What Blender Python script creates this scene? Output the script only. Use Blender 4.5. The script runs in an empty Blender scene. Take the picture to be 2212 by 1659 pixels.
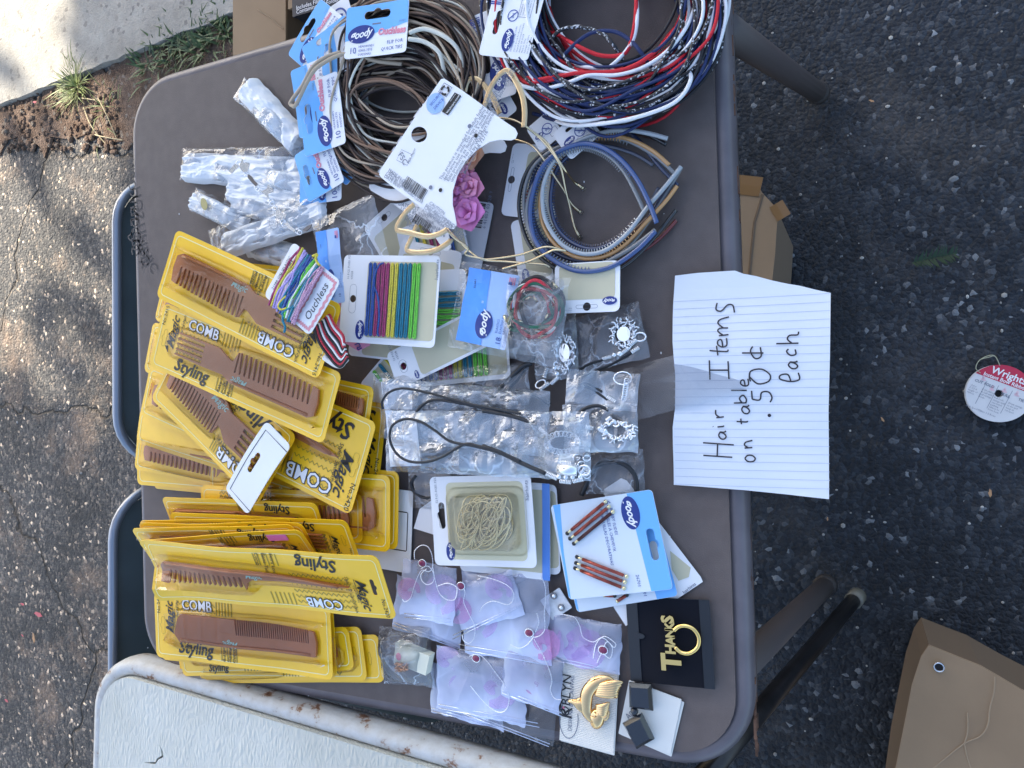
import bpy, bmesh, math, random
from mathutils import Vector, Matrix, noise
from mathutils.geometry import tessellate_polygon
S = bpy.context.scene
COL = S.collection
R = random.Random(7)
# ------------------------------------------------------------------ camera
TILT = math.radians(24.7)
TABLE_Z = 0.72
CAMZ = 1.44
FPX = 1600.0
cam_d = bpy.data.cameras.new("camera")
cam = bpy.data.objects.new("camera", cam_d)
COL.objects.link(cam)
cam_d.sensor_width = 36.0
cam_d.lens = 36.0 * FPX / 2212.0
cam_d.clip_start = 0.02
cam_d.clip_end = 300.0
ct, st = math.cos(TILT), math.sin(TILT)
RV = Vector((0, -ct, -st)); UV = Vector((1, 0, 0)); FV = Vector((0, st, -ct)); CP = Vector((0, 0, CAMZ))
cam.matrix_world = Matrix(((RV.x, UV.x, -FV.x, CP.x), (RV.y, UV.y, -FV.y, CP.y), (RV.z, UV.z, -FV.z, CP.z), (0, 0, 0, 1)))
S.camera = cam
# ------------------------------------------------------------------ sky, sun, exposure
SUN_EL = math.radians(38.0)
sd = Vector((0.62, 0.78, 0)).normalized()
SUNV = Vector((sd.x * math.cos(SUN_EL), sd.y * math.cos(SUN_EL), math.sin(SUN_EL)))
w = bpy.data.worlds.new("World"); S.world = w; w.use_nodes = True
nt = w.node_tree; nt.nodes.clear()
sky = nt.nodes.new("ShaderNodeTexSky"); sky.sky_type = 'NISHITA'; sky.sun_disc = False
sky.sun_elevation = SUN_EL; sky.sun_rotation = math.atan2(sd.x, sd.y)
sky.dust_density = 3.0; sky.ozone_density = 1.0; sky.air_density = 1.0
bg = nt.nodes.new("ShaderNodeBackground"); bg.inputs[1].default_value = 0.15
wo = nt.nodes.new("ShaderNodeOutputWorld")
nt.links.new(sky.outputs[0], bg.inputs[0]); nt.links.new(bg.outputs[0], wo.inputs[0])
sun_d = bpy.data.lights.new("sun", 'SUN'); sun_d.energy = 4.6; sun_d.angle = math.radians(0.5); sun_d.color = (1.0, 0.90, 0.74)
sun = bpy.data.objects.new("sun", sun_d); COL.objects.link(sun)
sun.rotation_euler = SUNV.to_track_quat('Z', 'Y').to_euler()
sun.location = (3, 3, 6)
S.view_settings.view_transform = 'Standard'; S.view_settings.look = 'None'
S.view_settings.gamma = 1; S.view_settings.use_curve_mapping = False
S.view_settings.exposure = 1.56
S.view_settings.use_white_balance = True; S.view_settings.white_balance_temperature = 6380; S.view_settings.white_balance_tint = 8
S.cycles.transparent_max_bounces = 24
S.cycles.max_bounces = 8
# ------------------------------------------------------------------ pixel -> place (photo pixels at 2212 x 1659)
def at(px, py, z):
    u = (px - 1106.0) / FPX; v = (py - 829.5) / FPX
    d = FV + RV * u - UV * v
    return CP + d * ((z - CAMZ) / d.z)
def P(p, h=0.0): return at(p[0], p[1], TABLE_Z + h)
def G0(p, z=0.0): return at(p[0], p[1], z)
def A(x, y): return (x * .3307, y * .3307)
def B(x, y): return (603.5 + x * .3307, y * .3307)
def C(x, y): return (1042.4 + x * .3307, y * .3307)
def Dd(x, y): return (1481 + x * .3307, y * .3307)
def E(x, y): return (x * .3307, 493.7 + y * .3307)
def Fc(x, y): return (576 + x * .3307, 493.7 + y * .3307)
def Gc(x, y): return (1042.4 + x * .3307, 493.7 + y * .3307)
def H(x, y): return (1426.4 + x * .3968, 493.7 + y * .3968)
def I(x, y): return (x * .4047, 987.5 + y * .4047)
def J(x, y): return (246.9 + x * .3141, 1014.9 + y * .3141)
def K(x, y): return (822.9 + x * .4214, 960 + y * .4214)
def L(x, y): return (1152 + x * .4047, 987.5 + y * .4047)
def Mm(x, y): return (1536 + x * .3386, 1097 + y * .3386)
def N1(x, y): return (356.6 + x * .2811, 137.2 + y * .2811)
def N2(x, y): return (1097.2 + x * .248, 658.3 + y * .248)
def N3(x, y): return (822.9 + x * .2977, 1124.6 + y * .2977)
# ------------------------------------------------------------------ materials
MATS = {}
def nodes(m): return m.node_tree.nodes, m.node_tree.links
def mat(name, col, rough=0.5, metal=0.0, var=0.0, vscale=30.0, bump=0.0, bscale=200.0, spec=0.5, col2=None, coat=0.0, sheen=0.0):
    if name in MATS: return MATS[name]
    m = bpy.data.materials.new(name); m.use_nodes = True
    n, l = nodes(m); b = n["Principled BSDF"]
    b.inputs["Base Color"].default_value = (*col, 1); b.inputs["Roughness"].default_value = rough
    b.inputs["Metallic"].default_value = metal; b.inputs["Specular IOR Level"].default_value = spec
    if coat: b.inputs["Coat Weight"].default_value = coat; b.inputs["Coat Roughness"].default_value = 0.12
    if sheen: b.inputs["Sheen Weight"].default_value = sheen
    tc = None
    if var or bump:
        tc = n.new("ShaderNodeTexCoord")
    if var:
        t = n.new("ShaderNodeTexNoise"); t.inputs["Scale"].default_value = vscale; t.inputs["Detail"].default_value = 6
        l.new(tc.outputs["Object"], t.inputs["Vector"])
        cr = n.new("ShaderNodeValToRGB"); cr.color_ramp.elements[0].position = 0.35; cr.color_ramp.elements[1].position = 0.65
        c2 = col2 if col2 else tuple(c * (1 + var) for c in col)
        cr.color_ramp.elements[0].color = (*[c * (1 - var) for c in col], 1); cr.color_ramp.elements[1].color = (*c2, 1)
        l.new(t.outputs["Fac"], cr.inputs[0]); l.new(cr.outputs[0], b.inputs["Base Color"])
    if bump:
        t = n.new("ShaderNodeTexNoise"); t.inputs["Scale"].default_value = bscale; t.inputs["Detail"].default_value = 4
        l.new(tc.outputs["Object"], t.inputs["Vector"])
        bp = n.new("ShaderNodeBump"); bp.inputs["Strength"].default_value = 0.6; bp.inputs["Distance"].default_value = bump
        l.new(t.outputs["Fac"], bp.inputs["Height"]); l.new(bp.outputs[0], b.inputs["Normal"])
    MATS[name] = m; return m
def film_mat(name, tint=(1, 1, 1), milky=0.10, gloss=0.06, bump=0.004, bscale=60, milk_col=(.85, .9, .95), crease=0.35, rough=0.09, ior=1.38):
    """thin clear plastic film: see-through, shiny, slightly milky with stress-whitened creases"""
    if name in MATS: return MATS[name]
    m = bpy.data.materials.new(name); m.use_nodes = True
    n, l = nodes(m); n.clear()
    out = n.new("ShaderNodeOutputMaterial")
    tr = n.new("ShaderNodeBsdfTransparent"); tr.inputs[0].default_value = (*tint, 1)
    gl = n.new("ShaderNodeBsdfGlossy"); gl.inputs["Roughness"].default_value = rough; gl.inputs[0].default_value = (1, 1, 1, 1)
    di = n.new("ShaderNodeBsdfDiffuse"); di.inputs[0].default_value = (*milk_col, 1)
    tc = n.new("ShaderNodeTexCoord")
    wv = n.new("ShaderNodeTexNoise"); wv.inputs["Scale"].default_value = bscale; wv.inputs["Detail"].default_value = 3; wv.inputs["Distortion"].default_value = 1.2
    l.new(tc.outputs["Object"], wv.inputs["Vector"])
    vo = n.new("ShaderNodeTexVoronoi"); vo.feature = 'DISTANCE_TO_EDGE'; vo.inputs["Scale"].default_value = bscale * 0.8
    mixv = n.new("ShaderNodeMixRGB"); mixv.blend_type = 'ADD'; mixv.inputs[0].default_value = 0.03
    l.new(tc.outputs["Object"], mixv.inputs[1]); l.new(wv.outputs["Color"], mixv.inputs[2]); l.new(mixv.outputs[0], vo.inputs["Vector"])
    add = n.new("ShaderNodeMath"); add.operation = 'MULTIPLY_ADD'; add.inputs[1].default_value = -0.8
    l.new(vo.outputs["Distance"], add.inputs[0]); l.new(wv.outputs["Fac"], add.inputs[2])
    bp = n.new("ShaderNodeBump"); bp.inputs["Strength"].default_value = 1.0; bp.inputs["Distance"].default_value = bump
    l.new(add.outputs[0], bp.inputs["Height"])
    l.new(bp.outputs[0], gl.inputs["Normal"])
    fr = n.new("ShaderNodeFresnel"); fr.inputs[0].default_value = ior; l.new(bp.outputs[0], fr.inputs["Normal"])
    fa = n.new("ShaderNodeMath"); fa.operation = 'ADD'; fa.inputs[1].default_value = gloss; fa.use_clamp = True
    l.new(fr.outputs[0], fa.inputs[0])
    cr = n.new("ShaderNodeMapRange"); cr.inputs[1].default_value = 0.0; cr.inputs[2].default_value = 0.035; cr.inputs[3].default_value = milky + crease; cr.inputs[4].default_value = milky
    l.new(vo.outputs["Distance"], cr.inputs[0])
    nm = n.new("ShaderNodeTexNoise"); nm.inputs["Scale"].default_value = bscale * .35; nm.inputs["Detail"].default_value = 5
    l.new(tc.outputs["Object"], nm.inputs["Vector"])
    mr2 = n.new("ShaderNodeMapRange"); mr2.inputs[1].default_value = .38; mr2.inputs[2].default_value = .68; mr2.inputs[3].default_value = .25; mr2.inputs[4].default_value = 1.7
    l.new(nm.outputs["Fac"], mr2.inputs[0])
    mu = n.new("ShaderNodeMath"); mu.operation = 'MULTIPLY'; mu.use_clamp = True
    l.new(cr.outputs[0], mu.inputs[0]); l.new(mr2.outputs[0], mu.inputs[1])
    m1 = n.new("ShaderNodeMixShader"); l.new(mu.outputs[0], m1.inputs[0]); l.new(tr.outputs[0], m1.inputs[1]); l.new(di.outputs[0], m1.inputs[2])
    m2 = n.new("ShaderNodeMixShader"); l.new(fa.outputs[0], m2.inputs[0]); l.new(m1.outputs[0], m2.inputs[1]); l.new(gl.outputs[0], m2.inputs[2])
    l.new(m2.outputs[0], out.inputs[0])
    MATS[name] = m; return m
# ------------------------------------------------------------------ object helpers
def tag(o, label=None, cat=None, group=None, kind=None):
    if label: o["label"] = label
    if cat: o["category"] = cat
    if group: o["group"] = group
    if kind: o["kind"] = kind
    return o
def link_mesh(name, verts, faces, m, parent=None, smooth=False):
    me = bpy.data.meshes.new(name); me.from_pydata([tuple(v) for v in verts], [], faces); me.validate()
    if m: me.materials.append(m)
    if smooth: me.polygons.foreach_set("use_smooth", [True] * len(me.polygons))
    o = bpy.data.objects.new(name, me); COL.objects.link(o)
    if parent: o.parent = parent
    return o
def rrect(w, h, r, n=5, cx=0, cy=0):
    r = min(r, w / 2 - 1e-5, h / 2 - 1e-5); out = []
    for (sx, sy, a0) in ((1, 1, 0), (-1, 1, 90), (-1, -1, 180), (1, -1, 270)):
        for i in range(n + 1):
            a = math.radians(a0 + 90 * i / n)
            out.append((cx + sx * (w / 2 - r) + r * math.cos(a), cy + sy * (h / 2 - r) + r * math.sin(a)))
    return out
def ell(rx, ry, n=20, cx=0, cy=0, rot=0):
    out = []
    for i in range(n):
        a = 2 * math.pi * i / n; x = rx * math.cos(a); y = ry * math.sin(a)
        out.append((cx + x * math.cos(rot) - y * math.sin(rot), cy + x * math.sin(rot) + y * math.cos(rot)))
    return out
def slot_hole(cx, cy, w, rot=0):
    """butterfly hang slot"""
    p = []
    h = w * 0.13
    for i in range(7):
        a = math.radians(-90 + 180 * i / 6); p.append((w / 2 - h + h * math.cos(a), h * math.sin(a)))
    for i in range(7):
        a = math.radians(20 + 140 * i / 6); p.append((w * .15 * math.cos(a), h * .6 + w * .13 * math.sin(a)))
    for i in range(7):
        a = math.radians(90 + 180 * i / 6); p.append((-w / 2 + h + h * math.cos(a), h * math.sin(a)))
    c, s = math.cos(rot), math.sin(rot)
    return [(cx + x * c - y * s, cy + x * s + y * c) for x, y in p]
def spline(pts, n=8, closed=False):
    pts = [Vector(p) for p in pts]; out = []; m = len(pts)
    rng = range(m) if closed else range(m - 1)
    for i in rng:
        if closed: p0, p1, p2, p3 = pts[(i - 1) % m], pts[i], pts[(i + 1) % m], pts[(i + 2) % m]
        else: p0, p1, p2, p3 = pts[max(i - 1, 0)], pts[i], pts[i + 1], pts[min(i + 2, m - 1)]
        for k in range(n):
            t = k / n
            out.append(0.5 * ((2 * p1) + (p2 - p0) * t + (2 * p0 - 5 * p1 + 4 * p2 - p3) * t * t + (3 * p1 - p0 - 3 * p2 + p3) * t ** 3))
    if not closed: out.append(pts[-1])
    return out
def tube_geo(path, r, sides=6, closed=False, flat=None):
    """flat=(wr, hr): elliptical section, hr along z"""
    vs = []; fs = []; n = len(path)
    for i, p in enumerate(path):
        a = path[(i - 1) % n] if closed or i > 0 else path[i]
        b = path[(i + 1) % n] if closed or i < n - 1 else path[i]
        t = (b - a)
        if t.length < 1e-9: t = Vector((1, 0, 0))
        t.normalize()
        s = t.cross(Vector((0, 0, 1)))
        if s.length < 1e-3: s = t.cross(Vector((0, 1, 0)))
        s.normalize(); u = s.cross(t)
        rr = r[i] if isinstance(r, (list, tuple)) else r
        for k in range(sides):
            an = 2 * math.pi * k / sides
            if flat: vs.append(p + s * (flat[0] * math.cos(an)) + u * (flat[1] * math.sin(an)))
            else: vs.append(p + s * (rr * math.cos(an)) + u * (rr * math.sin(an)))
    m = n if closed else n - 1
    for i in range(m):
        j = (i + 1) % n
        for k in range(sides):
            k2 = (k + 1) % sides
            fs.append((i * sides + k, i * sides + k2, j * sides + k2, j * sides + k))
    if not closed:
        fs.append(tuple(range(sides))[::-1]); fs.append(tuple((n - 1) * sides + k for k in range(sides)))
    return vs, fs
def merge(*geos):
    V = []; Fa = []
    for v, f in geos:
        o = len(V); V += list(v); Fa += [tuple(i + o for i in x) for x in f]
    return V, Fa
def box_geo(cx, cy, cz, sx, sy, sz):
    v = [(cx + a * sx / 2, cy + b * sy / 2, cz + c * sz / 2) for a in (-1, 1) for b in (-1, 1) for c in (-1, 1)]
    f = [(0, 1, 3, 2), (4, 6, 7, 5), (0, 4, 5, 1), (2, 3, 7, 6), (0, 2, 6, 4), (1, 5, 7, 3)]
    return v, f
def sphere_geo(c, r, nu=10, nv=6, sc=(1, 1, 1)):
    vs = [Vector(c) + Vector((0, 0, r * sc[2]))]; fs = []
    for j in range(1, nv):
        th = math.pi * j / nv
        for i in range(nu):
            ph = 2 * math.pi * i / nu
            vs.append(Vector(c) + Vector((r * sc[0] * math.sin(th) * math.cos(ph), r * sc[1] * math.sin(th) * math.sin(ph), r * sc[2] * math.cos(th))))
    vs.append(Vector(c) - Vector((0, 0, r * sc[2])))
    for i in range(nu): fs.append((0, 1 + i, 1 + (i + 1) % nu))
    for j in range(nv - 2):
        for i in range(nu):
            a = 1 + j * nu + i; b = 1 + j * nu + (i + 1) % nu
            fs.append((a, a + nu, b + nu, b))
    e = len(vs) - 1; o = 1 + (nv - 2) * nu
    for i in range(nu): fs.append((e, o + (i + 1) % nu, o + i))
    return vs, fs
def poly_geo(pts, holes=(), z0=0.0, z1=None):
    """flat sheet at z0, or a slab from z0 to z1"""
    loops = [[Vector((x, y, 0)) for x, y in pts]] + [[Vector((x, y, 0)) for x, y in h] for h in holes]
    flat = [v for lp in loops for v in lp]
    tris = tessellate_polygon(loops)
    area = sum((pts[i][0] * pts[(i + 1) % len(pts)][1] - pts[(i + 1) % len(pts)][0] * pts[i][1]) for i in range(len(pts)))
    fs = []
    for t in tris:
        a, b, c = (flat[i] for i in t)
        if (b - a).cross(c - a).z < 0: t = (t[0], t[2], t[1])
        fs.append(tuple(t))
    if z1 is None: return [(v.x, v.y, z0) for v in flat], fs
    n = len(flat)
    V = [(v.x, v.y, z1) for v in flat] + [(v.x, v.y, z0) for v in flat]
    Fa = list(fs) + [(a + n, c + n, b + n) for a, b, c in fs]
    o = 0
    for li, lp in enumerate(loops):
        m = len(lp)
        for i in range(m):
            a = o + i; b = o + (i + 1) % m
            Fa.append((a, a + n, b + n, b) if (area > 0) == (li == 0) else (a, b, b + n, a + n))
        o += m
    return V, Fa
def cut_geo(V, Fa, step):
    bm = bmesh.new(); vs = [bm.verts.new(v) for v in V]
    for f in Fa:
        try: bm.faces.new([vs[i] for i in f])
        except ValueError: pass
    for ax in (0, 1):
        lo = min(v[ax] for v in V); hi = max(v[ax] for v in V)
        k = math.ceil(lo / step) * step
        while k < hi:
            if k > lo + 1e-4:
                co = Vector((0, 0, 0)); co[ax] = k; no = Vector((0, 0, 0)); no[ax] = 1
                bmesh.ops.bisect_plane(bm, geom=bm.verts[:] + bm.edges[:] + bm.faces[:], plane_co=co, plane_no=no, dist=1e-6)
            k += step
    bm.verts.index_update()
    V2 = [tuple(v.co) for v in bm.verts]; F2 = [tuple(v.index for v in f.verts) for f in bm.faces]
    bm.free(); return V2, F2
TXT = {}
def text_geo(s, size, shear=0.0, bold=0.0, align='CENTER', space=1.0, res=2):
    key = (s, shear, bold, align, space, res)
    if key not in TXT:
        cu = bpy.data.curves.new("txt", 'FONT'); cu.body = s; cu.size = 1.0; cu.shear = shear; cu.offset = bold
        cu.align_x = align; cu.align_y = 'CENTER'; cu.resolution_u = res; cu.space_character = space; cu.fill_mode = 'BOTH'
        o = bpy.data.objects.new("txt", cu); COL.objects.link(o)
        bpy.context.view_layer.update()
        me = bpy.data.meshes.new_from_object(o.evaluated_get(bpy.context.evaluated_depsgraph_get()))
        V = [(v.co.x, v.co.y) for v in me.vertices]; Fa = []
        for p in me.polygons:
            f = tuple(p.vertices); a, b, c = (Vector((*V[f[k]], 0)) for k in range(3))
            if (b - a).cross(c - a).z < 0: f = f[::-1]
            Fa.append(f)
        bpy.data.objects.remove(o); bpy.data.curves.remove(cu); bpy.data.meshes.remove(me)
        TXT[key] = (V, Fa)
    V, Fa = TXT[key]
    return [(x * size, y * size, 0) for x, y in V], Fa
def xf(geo, x=0, y=0, z=0, rot=0.0, sx=1, sy=1):
    c, s = math.cos(math.radians(rot)), math.sin(math.radians(rot))
    return [(x + c * v[0] * sx - s * v[1] * sy, y + s * v[0] * sx + c * v[1] * sy, z + v[2]) for v in geo[0]], geo[1]
class T:
    """a thing: an Empty at its base that parents its parts"""
    def __init__(s, name, label, cat, group=None, M=None, warp=None):
        s.o = bpy.data.objects.new(name, None); COL.objects.link(s.o)
        s.o.empty_display_size = 0.02
        s.M = M if M is not None else Matrix.Identity(4)
        s.o.matrix_world = s.M; s.Mi = s.M.inverted(); s.warp = warp
        tag(s.o, label, cat, group)
    def part(s, name, geo, m, parent=None, smooth=False, cut=0.0, kind=None, label=None, nowarp=False):
        V, Fa = geo
        if cut and s.warp: V, Fa = cut_geo(V, Fa, cut)
        if s.warp and not nowarp: V = [(v[0], v[1], v[2] + s.warp(v[0], v[1])) for v in V]
        o = link_mesh(name, V, Fa, m, parent or s.o, smooth)
        if kind: o["kind"] = kind
        if label: o["label"] = label
        return o
    def world(s, name, geo, m, parent=None, smooth=True, kind=None, label=None):
        V = [s.Mi @ Vector(v) for v in geo[0]]
        o = link_mesh(name, V, geo[1], m, parent or s.o, smooth)
        if kind: o["kind"] = kind
        if label: o["label"] = label
        return o
def quadM(tl, tr, br, bl, h):
    """frame of a card from its four corners in the photo, in its own reading direction; returns matrix, width, height"""
    hs = h if isinstance(h, (list, tuple)) else (h,) * 4
    a, b, c, d = (P(p, k) for p, k in zip((tl, tr, br, bl), hs))
    o = (a + b + c + d) / 4
    x = ((b + c) - (a + d)) / 2; y = ((a + b) - (c + d)) / 2
    w_, h_ = x.length, y.length
    x.normalize(); y = (y - x * y.dot(x)); y.normalize(); z = x.cross(y)
    M = Matrix(((x.x, y.x, z.x, o.x), (x.y, y.y, z.y, o.y), (x.z, y.z, z.z, o.z), (0, 0, 0, 1)))
    return M, w_, h_
def bend(ax=0.0, ay=0.0, tw=0.0, ph=0.0, amp=0.0, f=40.0):
    return lambda x, y: ax * x * x + ay * y * y + tw * x * y + amp * math.sin(f * x + ph + 9 * y)
# ================================================================== SETTING
def asphalt_mat():
    m = bpy.data.materials.new("asphalt"); m.use_nodes = True
    n, l = nodes(m); b = n["Principled BSDF"]; b.inputs["Roughness"].default_value = 0.75; b.inputs["Specular IOR Level"].default_value = 0.35
    tc = n.new("ShaderNodeTexCoord")
    v1 = n.new("ShaderNodeTexVoronoi"); v1.inputs["Scale"].default_value = 120
    nz0 = n.new("ShaderNodeTexNoise"); nz0.inputs["Scale"].default_value = 60; nz0.inputs["Detail"].default_value = 2
    ad = n.new("ShaderNodeMixRGB"); ad.blend_type = 'ADD'; ad.inputs[0].default_value = 0.012
    l.new(tc.outputs["Object"], nz0.inputs["Vector"]); l.new(tc.outputs["Object"], ad.inputs[1]); l.new(nz0.outputs["Color"], ad.inputs[2]); l.new(ad.outputs[0], v1.inputs["Vector"])
    sep = n.new("ShaderNodeSeparateColor"); l.new(v1.outputs["Color"], sep.inputs[0])
    cr = n.new("ShaderNodeValToRGB"); e = cr.color_ramp.elements
    e[0].position = 0.0; e[0].color = (.011, .013, .017, 1); e[1].position = 1.0; e[1].color = (.26, .25, .23, 1)
    for p_, c_ in ((.45, (.015, .018, .023, 1)), (.8, (.029, .033, .039, 1)), (.955, (.055, .056, .058, 1)), (.985, (.12, .115, .11, 1))):
        k = e.new(p_); k.color = c_
    l.new(sep.outputs[0], cr.inputs[0])
    big = n.new("ShaderNodeTexNoise"); big.inputs["Scale"].default_value = 2.2; big.inputs["Detail"].default_value = 8; big.inputs["Roughness"].default_value = .65
    l.new(tc.outputs["Object"], big.inputs["Vector"])
    mr = n.new("ShaderNodeMapRange"); mr.inputs[1].default_value = .3; mr.inputs[2].default_value = .7; mr.inputs[3].default_value = .55; mr.inputs[4].default_value = 1.6
    l.new(big.outputs["Fac"], mr.inputs[0])
    mul = n.new("ShaderNodeMixRGB"); mul.blend_type = 'MULTIPLY'; mul.inputs[0].default_value = 1
    l.new(cr.outputs[0], mul.inputs[1]); l.new(mr.outputs[0], mul.inputs[2])
    # dusty brownish patches
    d2 = n.new("ShaderNodeTexNoise"); d2.inputs["Scale"].default_value = 3.3; d2.inputs["Detail"].default_value = 9; d2.inputs["Roughness"].default_value = .75
    l.new(tc.outputs["Object"], d2.inputs["Vector"])
    dr = n.new("ShaderNodeMapRange"); dr.inputs[1].default_value = .52; dr.inputs[2].default_value = .72; dr.inputs[3].default_value = 0; dr.inputs[4].default_value = .6
    l.new(d2.outputs["Fac"], dr.inputs[0])
    mx = n.new("ShaderNodeMixRGB"); mx.inputs[2].default_value = (.12, .1, .085, 1); l.new(dr.outputs[0], mx.inputs[0]); l.new(mul.outputs[0], mx.inputs[1])
    # cracks
    cn = n.new("ShaderNodeTexNoise"); cn.inputs["Scale"].default_value = 7; cn.inputs["Detail"].default_value = 5
    ca = n.new("ShaderNodeMixRGB"); ca.blend_type = 'ADD'; ca.inputs[0].default_value = .16
    l.new(tc.outputs["Object"], cn.inputs["Vector"]); l.new(tc.outputs["Object"], ca.inputs[1]); l.new(cn.outputs["Color"], ca.inputs[2])
    vc = n.new("ShaderNodeTexVoronoi"); vc.feature = 'DISTANCE_TO_EDGE'; vc.inputs["Scale"].default_value = 1.15
    l.new(ca.outputs[0], vc.inputs["Vector"])
    ck = n.new("ShaderNodeMapRange"); ck.inputs[1].default_value = 0.0; ck.inputs[2].default_value = .006; ck.inputs[3].default_value = 0; ck.inputs[4].default_value = 1
    l.new(vc.outputs["Distance"], ck.inputs[0])
    # only on the far side (the driveway's worn edge)
    sx = n.new("ShaderNodeSeparateXYZ"); l.new(tc.outputs["Object"], sx.inputs[0])
    gt = n.new("ShaderNodeMath"); gt.operation = 'LESS_THAN'; gt.inputs[1].default_value = 0.9; l.new(sx.outputs[1], gt.inputs[0])
    mxx = n.new("ShaderNodeMath"); mxx.operation = 'MAXIMUM'; l.new(ck.outputs[0], mxx.inputs[0]); l.new(gt.outputs[0], mxx.inputs[1])
    mc = n.new("ShaderNodeMixRGB"); mc.inputs[1].default_value = (.012, .011, .010, 1); l.new(mxx.outputs[0], mc.inputs[0]); l.new(mx.outputs[0], mc.inputs[2])
    dk_ = n.new("ShaderNodeMixRGB"); dk_.blend_type = 'MULTIPLY'; dk_.inputs[0].default_value = 1; dk_.inputs[2].default_value = (.78, .86, .98, 1); l.new(mc.outputs[0], dk_.inputs[1])
    # warm sunlight painted into the colour of the far strip by the walk
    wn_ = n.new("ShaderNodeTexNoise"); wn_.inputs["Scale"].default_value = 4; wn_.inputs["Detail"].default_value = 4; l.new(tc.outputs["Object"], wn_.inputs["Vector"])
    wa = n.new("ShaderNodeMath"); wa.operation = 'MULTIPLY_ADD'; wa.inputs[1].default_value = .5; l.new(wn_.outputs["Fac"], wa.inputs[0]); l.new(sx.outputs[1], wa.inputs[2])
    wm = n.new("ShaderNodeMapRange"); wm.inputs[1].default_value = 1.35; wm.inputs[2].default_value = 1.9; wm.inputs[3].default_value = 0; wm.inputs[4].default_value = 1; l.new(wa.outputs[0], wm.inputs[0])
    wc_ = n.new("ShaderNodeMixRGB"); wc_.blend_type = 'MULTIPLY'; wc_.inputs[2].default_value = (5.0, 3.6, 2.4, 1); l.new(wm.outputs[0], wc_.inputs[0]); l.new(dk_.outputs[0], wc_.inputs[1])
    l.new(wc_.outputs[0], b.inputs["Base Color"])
    hb = n.new("ShaderNodeMath"); hb.operation = 'MULTIPLY_ADD'; hb.inputs[1].default_value = -1.2
    nf = n.new("ShaderNodeTexNoise"); nf.inputs["Scale"].default_value = 260; nf.inputs["Detail"].default_value = 4; l.new(tc.outputs["Object"], nf.inputs["Vector"])
    l.new(v1.outputs["Distance"], hb.inputs[0]); l.new(nf.outputs["Fac"], hb.inputs[2])
    h2 = n.new("ShaderNodeMath"); h2.operation = 'MULTIPLY_ADD'; h2.inputs[1].default_value = 2.0; l.new(mxx.outputs[0], h2.inputs[0]); l.new(hb.outputs[0], h2.inputs[2])
    bp = n.new("ShaderNodeBump"); bp.inputs["Distance"].default_value = .0045; bp.inputs["Strength"].default_value = 1.0
    l.new(h2.outputs[0], bp.inputs["Height"]); l.new(bp.outputs[0], b.inputs["Normal"])
    return m
def rough_ground_mat(name, c1, c2, c3, scale, bumpd, speck=0.85):
    m = bpy.data.materials.new(name); m.use_nodes = True
    n, l = nodes(m); b = n["Principled BSDF"]; b.inputs["Roughness"].default_value = 0.9; b.inputs["Specular IOR Level"].default_value = .2
    tc = n.new("ShaderNodeTexCoord")
    a = n.new("ShaderNodeTexNoise"); a.inputs["Scale"].default_value = scale; a.inputs["Detail"].default_value = 12; a.inputs["Roughness"].default_value = .72
    l.new(tc.outputs["Object"], a.inputs["Vector"])
    cr = n.new("ShaderNodeValToRGB"); e = cr.color_ramp.elements; e[0].position = .36; e[0].color = (*c1, 1); e[1].position = .64; e[1].color = (*c2, 1)
    l.new(a.outputs["Fac"], cr.inputs[0])
    v = n.new("ShaderNodeTexVoronoi"); v.inputs["Scale"].default_value = 90; l.new(tc.outputs["Object"], v.inputs["Vector"])
    sp = n.new("ShaderNodeSeparateColor"); l.new(v.outputs["Color"], sp.inputs[0])
    mr = n.new("ShaderNodeMapRange"); mr.inputs[1].default_value = speck; mr.inputs[2].default_value = speck + .05; mr.inputs[3].default_value = 0; mr.inputs[4].default_value = .75
    l.new(sp.outputs[0], mr.inputs[0])
    mx = n.new("ShaderNodeMixRGB"); mx.inputs[2].default_value = (*c3, 1); l.new(mr.outputs[0], mx.inputs[0]); l.new(cr.outputs[0], mx.inputs[1])
    l.new(mx.outputs[0], b.inputs["Base Color"])
    f = n.new("ShaderNodeTexNoise"); f.inputs["Scale"].default_value = 170; f.inputs["Detail"].default_value = 6; l.new(tc.outputs["Object"], f.inputs["Vector"])
    bp = n.new("ShaderNodeBump"); bp.inputs["Distance"].default_value = bumpd; bp.inputs["Strength"].default_value = 1
    l.new(f.outputs["Fac"], bp.inputs["Height"]); l.new(bp.outputs[0], b.inputs["Normal"])
    return m
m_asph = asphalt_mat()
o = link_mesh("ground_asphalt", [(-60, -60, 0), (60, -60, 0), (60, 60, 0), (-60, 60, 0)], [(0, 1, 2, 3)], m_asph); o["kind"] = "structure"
m_conc = rough_ground_mat("concrete", (.30, .275, .235), (.42, .39, .34), (.2, .18, .16), 9, .004, .93)
m_dirt = rough_ground_mat("dirt", (.10, .062, .042), (.24, .165, .12), (.25, .21, .17), 14, .012, .9)
def gpoly(px, z=0): return [(at(p[0], p[1], z).x, at(p[0], p[1], z).y) for p in px]
def rough_edge(pts, step=.03, amp=.012):
    out = []
    for i, p in enumerate(pts):
        q = pts[(i + 1) % len(pts)]; d = math.hypot(q[0] - p[0], q[1] - p[1]); k = max(1, min(60, int(d / step)))
        for j in range(k):
            t = j / k; out.append((p[0] + (q[0] - p[0]) * t + R.uniform(-amp, amp), p[1] + (q[1] - p[1]) * t + R.uniform(-amp, amp)))
    return out
slab = gpoly([(10, 232), (99, 196), (298, 120), (506, 40), (900, -110), (900, -700), (16, -700)])
o = link_mesh("concrete_path", *poly_geo(rough_edge(slab, .03, .004), z0=-.05, z1=.022), m_conc); o["kind"] = "structure"
slab2 = gpoly([(4, 234), (9, -700), (-900, -700), (-900, 590)])
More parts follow.
